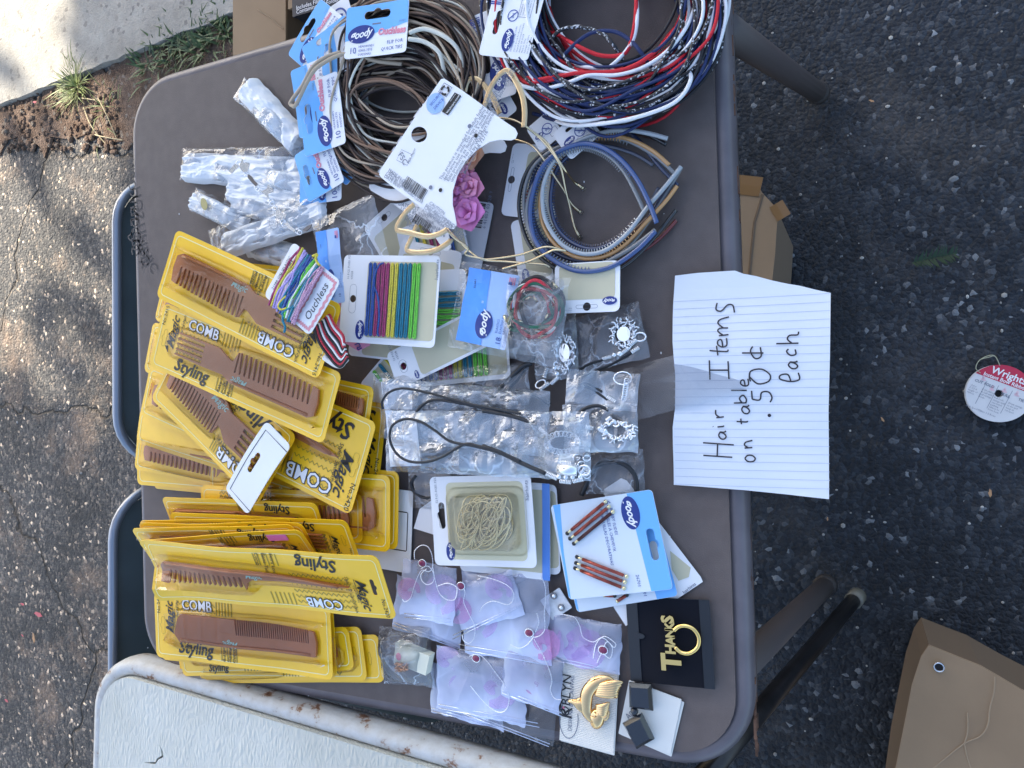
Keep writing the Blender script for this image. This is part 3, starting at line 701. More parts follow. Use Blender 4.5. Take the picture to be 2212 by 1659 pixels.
def comb_shape(kind, w, h):
    """outline in card coordinates, teeth point up; returns outline, blister outline"""
    o = []
    if kind == "rake":
        xa, xb = -.02 * w, .42 * w; yb = -.24 * h; root = -.06 * h; tip = .24 * h
        o += [(xb - .02 * w, yb), (xa, yb + .01 * h), (-.07 * w, -.16 * h), (-.20 * w, -.17 * h)]
        # long pick tines at the handle end
        ys = [-.17, -.09, -.01, .07, .15]
        for i, y in enumerate(ys):
            yy = y * h; o += [(-.20 * w, yy), (-.36 * w, yy + .006 * h), (-.36 * w, yy + .026 * h), (-.20 * w, yy + .034 * h)]
        o += [(-.12 * w, .19 * h), (-.06 * w, .10 * h), (-.03 * w, .08 * h), (-.01 * w, .23 * h)]
        n_ = 16
    elif kind == "tail":
        xa, xb = .06 * w, .43 * w; yb = -.17 * h; root = -.04 * h; tip = .16 * h
        o += [(xb, yb + .02 * h), (xa, yb + .03 * h), (-.1 * w, -.10 * h), (-.30 * w, -.04 * h), (-.37 * w, -.01 * h), (-.30 * w, .015 * h), (-.1 * w, -.005 * h), (.02 * w, .0), (.045 * w, .05 * h), (.06 * w, .18 * h)]
        n_ = 15
    else:
        xa, xb = .0 * w, .42 * w; yb = -.22 * h; root = -.02 * h; tip = .20 * h
        o += [(xb + .005 * w, yb + .02 * h), (-.34 * w, yb), (-.37 * w, -.10 * h), (-.35 * w, .13 * h), (-.33 * w, .20 * h), (-.004 * w, .20 * h)]
        n_ = 34
    st_ = (xb - .02 * w - xa) / n_
    for i in range(n_):
        x = xa + st_ * i + st_ * .1; g = .34 if kind != "fine" else .45
        tp = tip - (.02 * h if kind == "tail" else .05 * h * (i / n_) ** 2)
        o += [(x + st_ * .25, root), (x + st_ * (.25 + g), root), (x + st_ * (.55 + g * .3), tp), (x + st_ * (.72 + g * .3), tp)]
    o += [(xb + .004 * w, tip - .06 * h), (xb + .016 * w, 0), (xb + .012 * w, yb + .06 * h)]
    m_ = .022 * w
    if kind == "rake": bl = [(xb + m_, yb - m_ * .3), (xb + m_, tip), (xb, tip + m_), (xa - m_ * .3, tip + m_), (-.05 * w, .17 * h), (-.10 * w, .26 * h), (-.38 * w, .24 * h), (-.38 * w, -.22 * h), (-.06 * w, -.22 * h), (xa, yb - m_), (xb, yb - m_)]
    elif kind == "tail": bl = [(xb + m_, yb), (xb + m_, tip), (xb, tip + m_), (xa - m_, tip + m_), (.02 * w, .07 * h), (-.38 * w, .06 * h), (-.39 * w, -.05 * h), (-.30 * w, -.10 * h), (xa, yb - m_), (xb, yb - m_)]
    else: bl = [(xb + m_, yb), (xb + m_, tip), (xb, tip + m_), (-.35 * w, tip + m_), (-.39 * w, 0), (-.36 * w, yb - m_), (xb, yb - m_)]
    return o, bl
def smooth2(pts, n=3): return [(p.x, p.y) for p in spline([Vector((*p, 0)) for p in pts], n, closed=True)]
def blister(t, ol, z0, ht, m, name="blister", inset=.0025, parent=None):
    n_ = len(ol); cx = sum(p[0] for p in ol) / n_; cy = sum(p[1] for p in ol) / n_
    def ins(d):
        out = []
        for i, p in enumerate(ol):
            a = ol[i - 1]; b = ol[(i + 1) % n_]; tt = Vector((b[0] - a[0], b[1] - a[1])).normalized(); nn = Vector((-tt.y, tt.x))
            out.append((p[0] + nn.x * d, p[1] + nn.y * d))
        return out
    ar = sum(ol[i][0] * ol[(i + 1) % n_][1] - ol[(i + 1) % n_][0] * ol[i][1] for i in range(n_))
    if ar < 0: ol = ol[::-1]
    rings = [(ol, z0), (ins(inset * .4), z0 + ht * .8), (ins(inset), z0 + ht)]
    V = []; Fa = []
    for r_, z in rings: V += [(x, y, z) for x, y in r_]
    for k in range(2):
        for i in range(n_):
            j = (i + 1) % n_; Fa.append((k * n_ + i, k * n_ + j, (k + 1) * n_ + j, (k + 1) * n_ + i))
    tv, tf = poly_geo(rings[2][0], z0=z0 + ht)
    Fa += [tuple(2 * n_ + i for i in f) for f in tf]
    return t.part(name, (V, Fa), m, parent=parent, cut=.03)
def wavy(x0, x1, y0, y1, rows, pitch, wd):
    gs = []
    for r_ in range(rows):
        y = y0 + (y1 - y0) * (r_ + .5) / rows; n_ = int((x1 - x0) / pitch)
        gs.append(open_line([(x0 + (x1 - x0) * i / (2 * n_), y + (pitch * .28 if i % 2 else -pitch * .28)) for i in range(2 * n_ + 1)], wd))
    return merge(*gs)
COMBTXT = {"rake": ("No.2415", ["Rake Handle", "Comb With", "Metal Pic"]), "tail": ("No.2420", ["Extra Long", "Bone Tail", "Comb"]), "fine": ("No.2415", ["8 1/2\"", "Styling", "Comb"])}
def comb_pack(label, lt, rt, rb, lb, h, kind="rake", flip=False, warp=None, detail=2, die_cut=True, price=False, plain=False):
    """corners as they lie in the photo: left-top, right-top, right-bottom, left-bottom"""
    if flip: tl_, tr_, br_, bl_ = rb, lb, lt, rt
    else: tl_, tr_, br_, bl_ = lt, rt, rb, lb
    if isinstance(h, (list, tuple)) and flip: h = (h[2], h[3], h[0], h[1])
    M_, w_, h_ = quadM(tl_, tr_, br_, bl_, h)
    rr = R.random()
    if warp is None: warp = bend(R.uniform(-.08, .10), R.uniform(-.2, .3), R.uniform(-.1, .1), R.uniform(0, 6), .0006, 35)
    t = T("comb_pack", label, "comb pack", "yellow blister cards of brown combs", M_, warp)
    hole = [slot_hole(-w_ / 2 + .09 * w_ * .55, 0, h_ * .26, math.pi / 2)]
    t.part("backing_card", poly_geo(rrect(w_, h_, .008, 4), hole if not die_cut else [], z0=0, z1=.0009), m_yel, cut=.022)
    z = .0011
    t.part("border_line", up(strip_line(rrect(w_ - .011, h_ - .011, .006, 5), .0011), z + .0001), m_yline, cut=.022)
    if die_cut: t.part("hang_slot", up(strip_line(slot_hole(-w_ / 2 + .05 * w_, 0, h_ * .26, math.pi / 2), .0004), z + .0001), m_olive)
    if plain: return t
    no, small = COMBTXT[kind]
    if detail >= 1:
        ln = [xf(open_line([(0, y0), (0, y0 + .20 * h_)], .0018), (-.10 + .018 * i) * w_ + yo, 0, z + .0002) for i in range(6) for y0, yo in ((-.43 * h_, 0), (.22 * h_, -.006))]
        t.part("stripes", merge(*ln), m_olive, kind="stuff")
        t.part("wave_pattern", up(wavy(-.37 * w_, -.13 * w_, -.15 * h_, .40 * h_, 6, .0065, .0016), z + .0001), m_olive, cut=.03)
        t.part("lettering", xf(text_geo("Styling", h_ * .27, shear=.25, bold=.022), -.26 * w_, -.31 * h_, z + .0004), m_ink, label="black word Styling", cut=.03)
        cg = text_geo("COMB", h_ * .22, bold=.06, space=1.0); cw = text_geo("COMB", h_ * .22, bold=.012, space=1.0)
        cx_ = -.24 * w_
        t.part("lettering", xf(cg, cx_, .33 * h_, z + .0004), m_ink, label="black outline of the word COMB", cut=.03)
        t.part("lettering", xf(cw, cx_, .33 * h_, z + .0007), m_wprint, label="white word COMB", cut=.03)
    if detail >= 2:
        mg = xf(text_geo("Magic", h_ * .21, shear=.45, bold=.012), -.408 * w_, .12 * h_, z + .0004, 90)
        ul = xf(open_line([(-.2 * h_, 0), (.2 * h_, .006 * h_)], .0007), -.388 * w_, .08 * h_, z + .0004, 90)
        cl = xf(text_geo("COLLECTION", h_ * .045), -.381 * w_, .12 * h_, z + .0004, 90)
        t.part("lettering", merge(mg, ul, cl), m_ink, label="black script Magic Collection", kind="stuff")
        t.part("lettering", merge(xf(text_geo(no, h_ * .085), -.472 * w_, .33 * h_, z + .0004, 90), xf(text_geo("Style / Smooth Finish", h_ * .07, bold=.0), -.362 * w_, .14 * h_, z + .0005, 90)), m_ink, kind="stuff")
        t.part("lettering", merge(*[xf(text_geo(s_, h_ * .085, align='LEFT'), (-.085 + .03 * i) * w_, -.44 * h_, z + .0006, 82) for i, s_ in enumerate(small)]), m_ink, kind="stuff")
    ol, bl = comb_shape(kind, w_, h_)
    cb = t.part("comb", poly_geo(ol, z0=.0022, z1=.0052), m_comb, cut=.03)
    if detail >= 1:
        t.part("lettering", xf(text_geo("Magic", h_ * .13, shear=.4, bold=.01), (.03 if kind == "rake" else (.01 if kind == "tail" else -.03)) * w_, (-.16 if kind != "tail" else -.07) * h_, .0056, 180), m_mint, parent=cb, label="pale green word Magic")
    # raised spine bead
    t.part("spine_bead", tube_geo(spline([Vector((xx * w_, yy * h_, .0054)) for xx, yy in (((.40, -.20), (.2, -.205), (0, -.20)) if kind == "rake" else ((.41, -.13), (.2, -.125), (.06, -.11), (-.15, -.06), (-.33, -.01)) if kind == "tail" else ((.40, -.17), (0, -.18), (-.33, -.18)))], 4), .0018, 6), m_comb, parent=cb, smooth=True)
    blister(t, smooth2(bl), .0012, .0085, m_blis)
    if price:
        t.part("price_sticker", poly_geo([(p[0], p[1]) for p in rrect(.03, .009, .001, 1, -.35 * w_, -.32 * h_)], z0=.0016, z1=.0019), mat("pink_tag", (.8, .2, .45), .6))
    return t
k_ = comb_pack
# lowest of the fan first, heights are above the vinyl
k_("comb pack with only a blank yellow edge showing, lowest of the left fan", E(1010, 1640), J(1250, 150), J(1220, 200), E(1000, 1700), .006, flip=True, detail=1, plain=True)
k_("blank comb pack edge strip at the left, second lowest of the fan", (300, 1006), (640, 1010), (655, 1090), (299, 1036), .010, flip=True, detail=1, plain=True)
k_("comb pack in the left fan showing only wide comb teeth under a plain pack", (303, 945), (700, 1000), (655, 1100), (285, 1000), .016, flip=True, detail=1)
k_("plain yellow comb pack edge in the left fan directly above the pack showing comb teeth", (306, 897), (690, 985), (648, 1085), (291, 939), .022, flip=True, detail=1, plain=True)
k_("comb pack fanned out at the left, just under the pack carrying the white hang card", (340, 795), (705, 950), (655, 1055), (292, 888), .028, flip=True, detail=1)
k_("comb pack peeking from under the upper two packs at the far left, pale yellow edge", E(1070, 430), (690, 760), (660, 850), E(1000, 560), .012, flip=True, detail=0)
k_("comb pack whose pale edge runs down the left of the two large upper packs", E(1010, 580), (610, 800), (600, 900), E(930, 960), .015, flip=True, detail=0)
k_("yellow comb pack corner right of the topmost pack, beside the wrapped white pieces", E(1650, 260), (640, 570), (700, 700), E(1500, 480), .010, flip=False, detail=0)
k_("comb pack lying right of the two large upper packs, rounded blister corner showing", (640, 790), Fc(735, 1090), Fc(640, 1260), (600, 890), .026, detail=1)
k_("comb pack low at the right of the fan, printed No.2420, partly under clear bags", (560, 820), Fc(700, 1180), Fc(830, 1640), (560, 1000), .012, kind="tail", flip=True, detail=2)
k_("comb pack at the pile's right edge with the end of a small comb showing", (440, 1000), J(1870, 50), J(1930, 555), (470, 1150), .020, detail=1, warp=bend(.02, .1))
k_("comb pack directly behind the one showing a small comb end at the pile's right edge", (470, 985), J(1955, 20), J(1965, 540), (490, 1140), .012, detail=0)
k_("comb pack with brown comb under blister, right part of the leaning row, behind its neighbours", (430, 1040), J(1690, 190), J(1725, 480), (440, 1150), .026, detail=1)
# leaning row
k_("first leaning comb pack below the white hang card, words Styling upside down", (330, 1067), J(1400, 255), J(1470, 480), (400, 1160), (.045, .045, .025, .025), flip=True)
k_("long leaning comb pack reaching furthest right in the leaning row", (369, 1098), J(1590, 375), J(1700, 600), (400, 1190), (.054, .054, .03, .03), flip=True, kind="rake")
k_("thin leaning comb pack edge, third in the leaning row from the top", J(215, 300), J(1240, 400), J(1300, 560), (330, 1220), (.056, .056, .03, .03), flip=True, detail=1)
k_("leaning comb pack with wavy upper edge, fourth in the leaning row from the top", (297, 1114), J(1320, 420), J(1400, 570), (340, 1220), (.062, .062, .035, .035), flip=True, warp=bend(.05, 0, 0, 1, .002, 30))
k_("leaning comb pack with the sharpest corner furthest left in the leaning row", (285, 1127), J(1250, 430), J(1330, 590), (330, 1230), (.066, .066, .036, .036), flip=True)
k_("leaning comb pack with a pink price sticker, just behind the topmost bone-tail comb pack", (311, 1158), J(1330, 436), J(1400, 600), (340, 1240), (.070, .070, .040, .040), flip=True, price=True)
# bottom pile
k_("lowest comb pack of the bottom pile, corner showing under a small clear bag", J(470, 1250), J(1880, 1070), J(1810, 1512), J(440, 1400), .004, flip=True, detail=1, kind="rake")
k_("comb pack second from bottom in the lower pile, blister end showing", J(560, 1130), J(1755, 1060), J(1685, 1465), J(600, 1420), .010, flip=True, detail=1)
k_("comb pack third from bottom in the lower pile, left corner showing", J(470, 1230), J(1660, 1010), J(1600, 1440), J(440, 1345), .015, detail=1)
k_("comb pack offset slightly behind the fine-tooth comb pack at the lower left", J(400, 860), J(1585, 1010), J(1450, 1350), J(240, 1300), .023, kind="fine", detail=1)
k_("fine-tooth comb pack reading right way up at the lower left above the white table", J(372, 830), J(1565, 1010), J(1440, 1365), J(215, 1282), .030, kind="fine", warp=bend(.02, .1, 0, 2, .0012, 45))
k_("topmost bone-tail comb pack with black hang slot and wavy bent left corner", J(185, 512), J(1800, 570), J(1955, 1045), J(330, 850), (.088, .084, .052, .056), kind="tail", flip=True, die_cut=False, warp=lambda x, y: .006 * max(0, (x / .15)) ** 3 * (1 if y > 0 else -.6) + .0012 * math.sin(38 * x))
# upper three
k_("bone-tail comb pack in the middle of the fan crossed by the white hang card", (470, 755), (822, 927), (752, 1098), (395, 935), .036, kind="tail", flip=True)
k_("steeply turned rake comb pack whose right end hides under the white hang card", (408, 722), (640, 945), (560, 1088), (321, 857), .046, kind="rake", flip=True)
k_("large rake comb pack reading right way up, word Styling in black at its left end", (367, 666), (758, 808), (685, 957), (317, 778), .056, kind="rake")
k_("topmost rake comb pack at the upper left of the pile, reading upside down", (404, 510), (752, 668), (678, 811), (321, 626), .066, kind="rake", flip=True)
# white hang card with black border line, and a second one under the right end of the pile
m_wcard = mat("white_card", (.80, .80, .79), .45, var=.03, vscale=8)
M_, w_, h_ = quadM((482, 1067), (566, 920), (635, 953), (534, 1103), .064)
t = T("hang_card", "narrow white hang card with black border and dark slot lying across the yellow comb packs", "card", "blank white hang cards", M_, bend(-.6, 0, .3, 1, .0008, 50))
t.part("card", poly_geo(rrect(w_, h_, .006, 4), [slot_hole(.004, .006, .028, 0)], z0=0, z1=.0008), m_wcard, cut=.015)
t.part("border_line", up(open_line([(w_ * .42, -h_ * .5), (w_ * .42, h_ * .36), (-w_ * .44, h_ * .36), (-w_ * .44, -h_ * .5)], .0011), .0010), m_ink, cut=.015)
M_, w_, h_ = quadM(J(1300, 80), J(2060, 120), J(2040, 740), J(1300, 560), .003)
t = T("hang_card", "white card with black border lines under the right end of the comb packs", "card", "blank white hang cards", M_, bend(.1, 0))
t.part("card", poly_geo(rrect(w_, h_, .004, 3), z0=0, z1=.0008), m_wcard, cut=.03)
t.part("border_line", up(strip_line(rrect(w_ - .012, h_ - .05, .001, 1), .0012), .0010), m_ink, cut=.03)
# ================================================================== CARDS WITH PRINT
m_blue = mat("sky_blue_card", (.16, .45, .86), .42, var=.03, vscale=10)
m_lblue = mat("pale_blue_card", (.62, .76, .90), .45)
m_navy = mat("navy_logo", (.012, .035, .22), .4)
m_cwhite = mat("coated_white", (.82, .82, .83), .42, var=.03, vscale=9)
m_tan = mat("tan_panel", (.56, .52, .36), .55, var=.04, vscale=20)
m_grey = mat("grey_ink", (.16, .18, .24), .6)
m_pink = mat("pink_ink", (.75, .20, .30), .5)
m_pinkl = mat("pink_light", (.85, .45, .52), .5)
m_blueink = mat("blue_ink", (.02, .06, .30), .5)
def upq(tl_, tr_, br_, bl_): return (bl_, tl_, tr_, br_)      # print reads upwards in the photo
def dnq(tl_, tr_, br_, bl_): return (tr_, br_, bl_, tl_)      # print reads downwards
def flq(tl_, tr_, br_, bl_): return (br_, bl_, tl_, tr_)      # print upside down
def logo(t, parent, x, y, wd, z, rot=0.0):
    ov = t.part("logo_oval", xf(poly_geo(ell(wd / 2, wd * .28, 26), z0=0), x, y, z, rot), m_navy, parent=parent, cut=.02)
    dx, dy = math.cos(math.radians(rot)), math.sin(math.radians(rot))
    g = merge(xf(text_geo("g", wd * .40, shear=.4, bold=.03), x - dx * wd * .33, y - dy * wd * .33, z + .0003, rot + 4), xf(text_geo("oody", wd * .33, shear=.4, bold=.025, space=.92), x + dx * wd * .06, y + dy * wd * .06 + .0, z + .0003, rot + 4))
    t.part("lettering", g, m_wprint, parent=parent, label="white script Goody").__setitem__("label", "white script letters on the navy oval")
def small_lines(t, parent, lines, x, y, sz, z, rot=0, m=None, lead=1.25, align='LEFT'):
    c, s_ = math.cos(math.radians(rot)), math.sin(math.radians(rot))
    gs = [xf(text_geo(q, sz, align=align, res=1), x + s_ * i * sz * lead, y - c * i * sz * lead, z, rot) for i, q in enumerate(lines)]
    t.part("small_print", merge(*gs), m or m_grey, parent=parent, kind="stuff")
def barcode(t, parent, x, y, wd, ht, z, rot=0, m=None):
    rb = random.Random(int(abs(x * 1e5)) + 3); gs = []; k = 0
    while k < wd:
        b = rb.choice([.0005, .0005, .001, .0013]); gs.append(poly_geo([(k, 0), (k + b, 0), (k + b, ht), (k, ht)], z0=0)); k += b + rb.choice([.0005, .0008, .0012])
    t.part("barcode", xf(merge(*gs), x, y, z, rot), m or m_ink, parent=parent, kind="stuff")
def rnd_bend(a=1.0): return bend(R.uniform(-.5, .6) * a, R.uniform(-.6, .6) * a, R.uniform(-.6, .6) * a, R.uniform(0, 6), .0004, 60)
def headband_card(label, q, h, inner=True, full=True):
    M_, w_, h_ = quadM(*q, h)
    t = T("headband_pack", label, "hair band pack", "blue carded packs of thin elastic headbands", M_, rnd_bend())
    cd = t.part("card", poly_geo(rrect(w_, h_, .004, 4), [slot_hole(0, h_ * .30, w_ * .42)], z0=0, z1=.0007), m_cwhite, cut=.02)
    sh = [(x, y) for x, y in rrect(w_ - .0004, h_ - .0004, .004, 4) if y > 0]
    sh = [(-w_ / 2 + .0002, -.16 * h_)] + [(w_ / 2 - .0002, .06 * h_)] + sh
    # order: bottom-left, bottom-right, then the rounded top corners
    t.part("blue_panel", up(poly_geo(sh, [slot_hole(0, h_ * .30, w_ * .42)], z0=0), .0009), m_blue, parent=cd, cut=.02)
    t.part("staple_slit", xf(poly_geo(rrect(w_ * .14, .0016, .0004, 1), z0=0), 0, h_ * .12, .0012), m_grey, parent=cd)
    if full:
        logo(t, cd, -.24 * w_, -.05 * h_, w_ * .43, .0012, 4)
        t.part("lettering", merge(xf(text_geo("Ouchless", h_ * .17, shear=.1, bold=.05), .25 * w_, -.06 * h_, .0012, -2)), m_pink, parent=cd, label="pink word Ouchless")
        t.part("lettering", merge(xf(text_geo("Ouchless", h_ * .17, shear=.1, bold=-.012), .25 * w_, -.06 * h_, .0015, -2)), m_pinkl, parent=cd, label="pale fill of the pink word Ouchless")
        t.part("lettering", xf(text_geo("10", h_ * .17), -.36 * w_, -.36 * h_, .0012), m_blueink, parent=cd)
        small_lines(t, cd, ["HEADBANDS", "SERRE-TÊTE", "DIADEMAS"], -.27 * w_, -.29 * h_, h_ * .062, .0012, m=m_blueink)
        small_lines(t, cd, ["FLIP FOR", "QUICK TIPS"], .44 * w_, -.27 * h_, h_ * .095, .0012, m=m_blueink, align='RIGHT')
        small_lines(t, cd, ["01029"], .36 * w_, .10 * h_, h_ * .06, .0012, m=m_grey)
    return t
def back_card(label, q, h, name="headband_pack", group="white carded packs of red, white and navy elastic headbands", sl=True, dense=True):
    M_, w_, h_ = quadM(*q, h)
    t = T(name, label, "hair band pack", group, M_, rnd_bend(.7))
    cd = t.part("card", poly_geo(rrect(w_, h_, .004, 4), [slot_hole(0, h_ * .28, w_ * .36)] if sl else [], z0=0, z1=.0007), m_cwhite, cut=.02)
    logo(t, cd, -.24 * w_, -.02 * h_, w_ * .34, .0010)
    small_lines(t, cd, ["lookingoody.com"], -.40 * w_, -.13 * h_, h_ * .062, .0010, m=m_blueink)
    if dense: small_lines(t, cd, ["©2013 Goody Products Inc.", "Newell Rubbermaid company", "Atlanta, GA 30328", "Made in China", "Fabriqué en Chine", "Hecho en China"], -.40 * w_, -.20 * h_, h_ * .042, .0010, m=m_grey)
    rg = strip_line(ell(.0055, .0055, 20), .0009); t.part("warning_symbol", merge(xf(rg, .12 * w_, .0, .0010), xf(open_line([(-.004, .004), (.004, -.004)], .0009), .12 * w_, .0, .0012), xf(text_geo("0-3", .004), .12 * w_, -.0005, .0010)), m_blueink, parent=cd, kind="stuff")
    bxx = strip_line(rrect(.30 * w_, .24 * h_, .0002, 1), .0004); t.part("print_frame", xf(bxx, .26 * w_, -.22 * h_, .0010), m_grey, parent=cd)
    if dense: small_lines(t, cd, ["WARNING:", "CHOKING HAZARD", "Small parts. Not for", "children under 3 yrs."], .13 * w_, -.14 * h_, h_ * .040, .0010, m=m_grey)
    barcode(t, cd, .26 * w_, .30 * h_, .2 * w_, .012, .0010, 0, m_blueink)
    return t
m_el = {"beige": mat("cord_beige", (.46, .37, .27), .8, bump=.0004, bscale=2500), "cream": mat("cord_cream", (.70, .68, .58), .8, bump=.0004, bscale=2500), "brown": mat("cord_brown", (.028, .017, .016), .7, bump=.0004, bscale=2500),
        "mid": mat("cord_tan", (.22, .135, .09), .8, bump=.0004, bscale=2500), "navy": mat("cord_navy", (.012, .026, .10), .75, bump=.0004, bscale=2500), "red": mat("cord_red", (.55, .012, .025), .75, bump=.0004, bscale=2500),
        "white": mat("cord_white", (.78, .78, .80), .8, bump=.0004, bscale=2500)}
m = bpy.data.materials.new("cord_glitter"); m.use_nodes = True; n, l = nodes(m); b = n["Principled BSDF"]; b.inputs["Roughness"].default_value = .4
tc = n.new("ShaderNodeTexCoord"); v = n.new("ShaderNodeTexVoronoi"); v.inputs["Scale"].default_value = 620; l.new(tc.outputs["Object"], v.inputs["Vector"]); sp = n.new("ShaderNodeSeparateColor"); l.new(v.outputs["Color"], sp.inputs[0])
cr = n.new("ShaderNodeValToRGB"); cr.color_ramp.elements[0].position = .80; cr.color_ramp.elements[0].color = (.010, .011, .016, 1); cr.color_ramp.elements[1].position = .9; cr.color_ramp.elements[1].color = (.55, .57, .6, 1)
l.new(sp.outputs[0], cr.inputs[0]); l.new(cr.outputs[0], b.inputs["Base Color"]); m_el["glitter"] = m
m_el["black"] = mat("cord_black", (.012, .013, .018), .7)
def loop_px(conv, cx, cy, rx, ry, rot, seed, h0, wob=.10, n_=11, noseh=.004):
    r_ = random.Random(seed); pts = []
    a1, a2, a3 = (r_.uniform(0, 6.28) for _ in range(3)); w1, w2, w3 = r_.uniform(0, wob), r_.uniform(0, wob * .8), r_.uniform(0, wob * .5)
    for i in range(n_):
        a = 2 * math.pi * i / n_; k = 1 + w1 * math.sin(2 * a + a1) + w2 * math.sin(3 * a + a2) + w3 * math.sin(5 * a + a3)
        x = rx * k * math.cos(a); y = ry * k * math.sin(a)
        X = cx + x * math.cos(rot) - y * math.sin(rot); Y = cy + x * math.sin(rot) + y * math.cos(rot)
        pts.append(P(conv(X, Y), h0 + noseh * math.sin(a * 2 + a3)))
    return spline(pts, 7, closed=True)
# ---------------- brown / beige packs
RB = random.Random(21)
packs = []
def loops_for(t, conv, sets, cols, n_, seed, hmin, hmax, r=.00145):
    rr_ = random.Random(seed)
    for i in range(n_):
        cx, cy, rx, ry, jit = rr_.choice(sets)
        k = rr_.gauss(1, jit)
        pth = loop_px(conv, cx + rr_.uniform(-45, 45), cy + rr_.uniform(-45, 45), rx * k, ry * k, rr_.uniform(-.3, .3), rr_.random(), rr_.uniform(hmin, hmax))
        t.world("elastic_headband", tube_geo(pth, r, 6, closed=True), m_el[cols[i % len(cols)]])
bs = [(760, 750, 420, 400, .10), (780, 640, 400, 450, .12), (820, 470, 430, 420, .10), (830, 560, 420, 520, .06), (700, 850, 360, 330, .10)]
bcol = ["cream", "brown", "beige", "brown", "mid", "brown", "brown", "beige", "brown", "mid"]
t1 = headband_card("upright blue elastic headband pack at the top of the picture, reading right way up", (B(445, 45), B(848, 8), B(838, 325), B(434, 408)), .046)
t2 = headband_card("blue elastic headband pack reading upwards with a beige loop arching over it", upq(B(112, 530), B(383, 503), B(436, 975), B(172, 990)), .042)
t3 = headband_card("blue elastic headband pack tucked just above and under the one crossed by the beige loop", upq(B(112, 425), B(280, 408), B(420, 860), B(102, 870)), .036)
t4 = headband_card("tilted blue elastic headband pack, second from the bottom of the column", upq(B(84, 965), B(330, 925), B(428, 1195), B(190, 1315)), .036)
t5 = headband_card("lowest blue elastic headband pack of the column, its number 10 showing below the tilted pack", upq(B(140, 1060), B(400, 1050), B(412, 1320), B(134, 1335)), .028)
t6 = headband_card("steeply turned blue elastic headband pack against the navy box at the top left", (B(60, 375), B(265, -30), B(420, 130), B(190, 460)), .030)
t7 = headband_card("blue elastic headband pack half hidden behind the upright pack, plain blue corner above a slot", (B(140, 330), B(420, 95), B(520, 300), B(235, 500)), .034, full=False)
t8 = headband_card("blue elastic headband pack left of the upright pack, white side with number turned away", upq(B(285, 185), B(445, 190), B(470, 480), B(275, 480)), .038, full=False)
t9 = headband_card("elastic headband pack seen inside the brown coil, only its white corner with number 10", upq(B(330, 520), B(515, 500), B(515, 700), B(330, 690)), .012)
t10 = headband_card("elastic headband pack inside the brown coil reading QUICK TIPS, deepest in the ring", upq(B(430, 570), B(565, 575), B(600, 905), B(440, 880)), .006)
t11 = headband_card("blue corner of an elastic headband pack pointing right below the column of packs", upq(B(215, 930), B(330, 930), B(500, 1150), B(440, 1200)), .026, full=False)
ns = [13, 14, 13, 14, 13, 9, 9, 9, 9, 9, 8]
for i, (t, n_) in enumerate(zip((t1, t2, t3, t4, t5, t6, t7, t8, t9, t10, t11), ns)):
    loops_for(t, B, bs if i else [(850, 420, 430, 400, .06)], bcol[i % 4:] + bcol[:i % 4], n_, 100 + i, .004 + .002 * (i % 3), .038 if i not in (0, 5, 6, 7) else .040)
# the loop that arches over a card
pp = [P(B(x, y), h) for x, y, h in ((400, 340, .046), (300, 375, .05), (215, 440, .052), (150, 560, .052), (75, 665, .05), (85, 690, .05), (110, 680, .052), (190, 520, .052), (260, 430, .052), (440, 350, .046), (640, 400, .036), (800, 420, .03))]
t2.world("elastic_headband", tube_geo(spline(pp, 8), .0022, 7), m_el["beige"], label="beige loop arching over the card")
pp = [P(B(x, y), h) for x, y, h in ((850, 215, .046), (950, 190, .042), (1080, 240, .04), (1170, 330, .036), (1215, 480, .03), (1225, 620, .024))]
t1.world("elastic_headband", tube_geo(spline(pp, 8), .0024, 7), m_el["cream"])
pp = [P(B(x, y), h) for x, y, h in ((845, 255, .046), (950, 275, .042), (1040, 340, .04), (1070, 440, .036), (1085, 530, .03))]
t1.world("elastic_headband", tube_geo(spline(pp, 8), .0024, 7), m_el["cream"])
# ---------------- red / white / navy packs
rs = [(800, 60, 640, 620, .05), (830, 20, 600, 680, .05), (760, 100, 620, 540, .07), (880, 20, 560, 600, .07), (850, -40, 640, 740, .04), (800, 40, 680, 700, .03), (850, 0, 560, 560, .09)]
rcol = ["navy", "red", "white", "glitter", "navy", "black", "navy", "red", "glitter", "white"]
u1 = back_card("white elastic headband pack with warning print lying over the red, white and navy coil", upq(C(70, -90), C(425, -40), C(275, 405), C(-8, 352)), .052)
u2 = back_card("white elastic headband pack under the topmost one at the red coil's left edge", upq(B(1262, 175), C(150, -40), C(225, 700), C(20, 600)), .030)
u3 = back_card("white elastic headband pack with oval, below the left end of the red coil", upq(C(-20, 560), C(130, 560), C(235, 740), C(100, 790)), .024, dense=False)
u4 = back_card("white elastic headband pack with dark slot hanging below the red, white and navy coil", (C(445, 905), C(600, 760), C(830, 815), C(590, 1025)), .024)
u5 = back_card("plain white elastic headband pack corner left of the slotted card below the red coil", (C(280, 860), C(400, 740), C(560, 850), C(385, 978)), .020, sl=False, dense=False)
for i, t in enumerate((u1, u2, u3, u4, u5)):
    sets = [s_ for s_ in rs]
    loops_for(t, C, sets, rcol[i:] + rcol[:i], 40, 300 + i, .003, .050, r=.0016)
RR = random.Random(5)
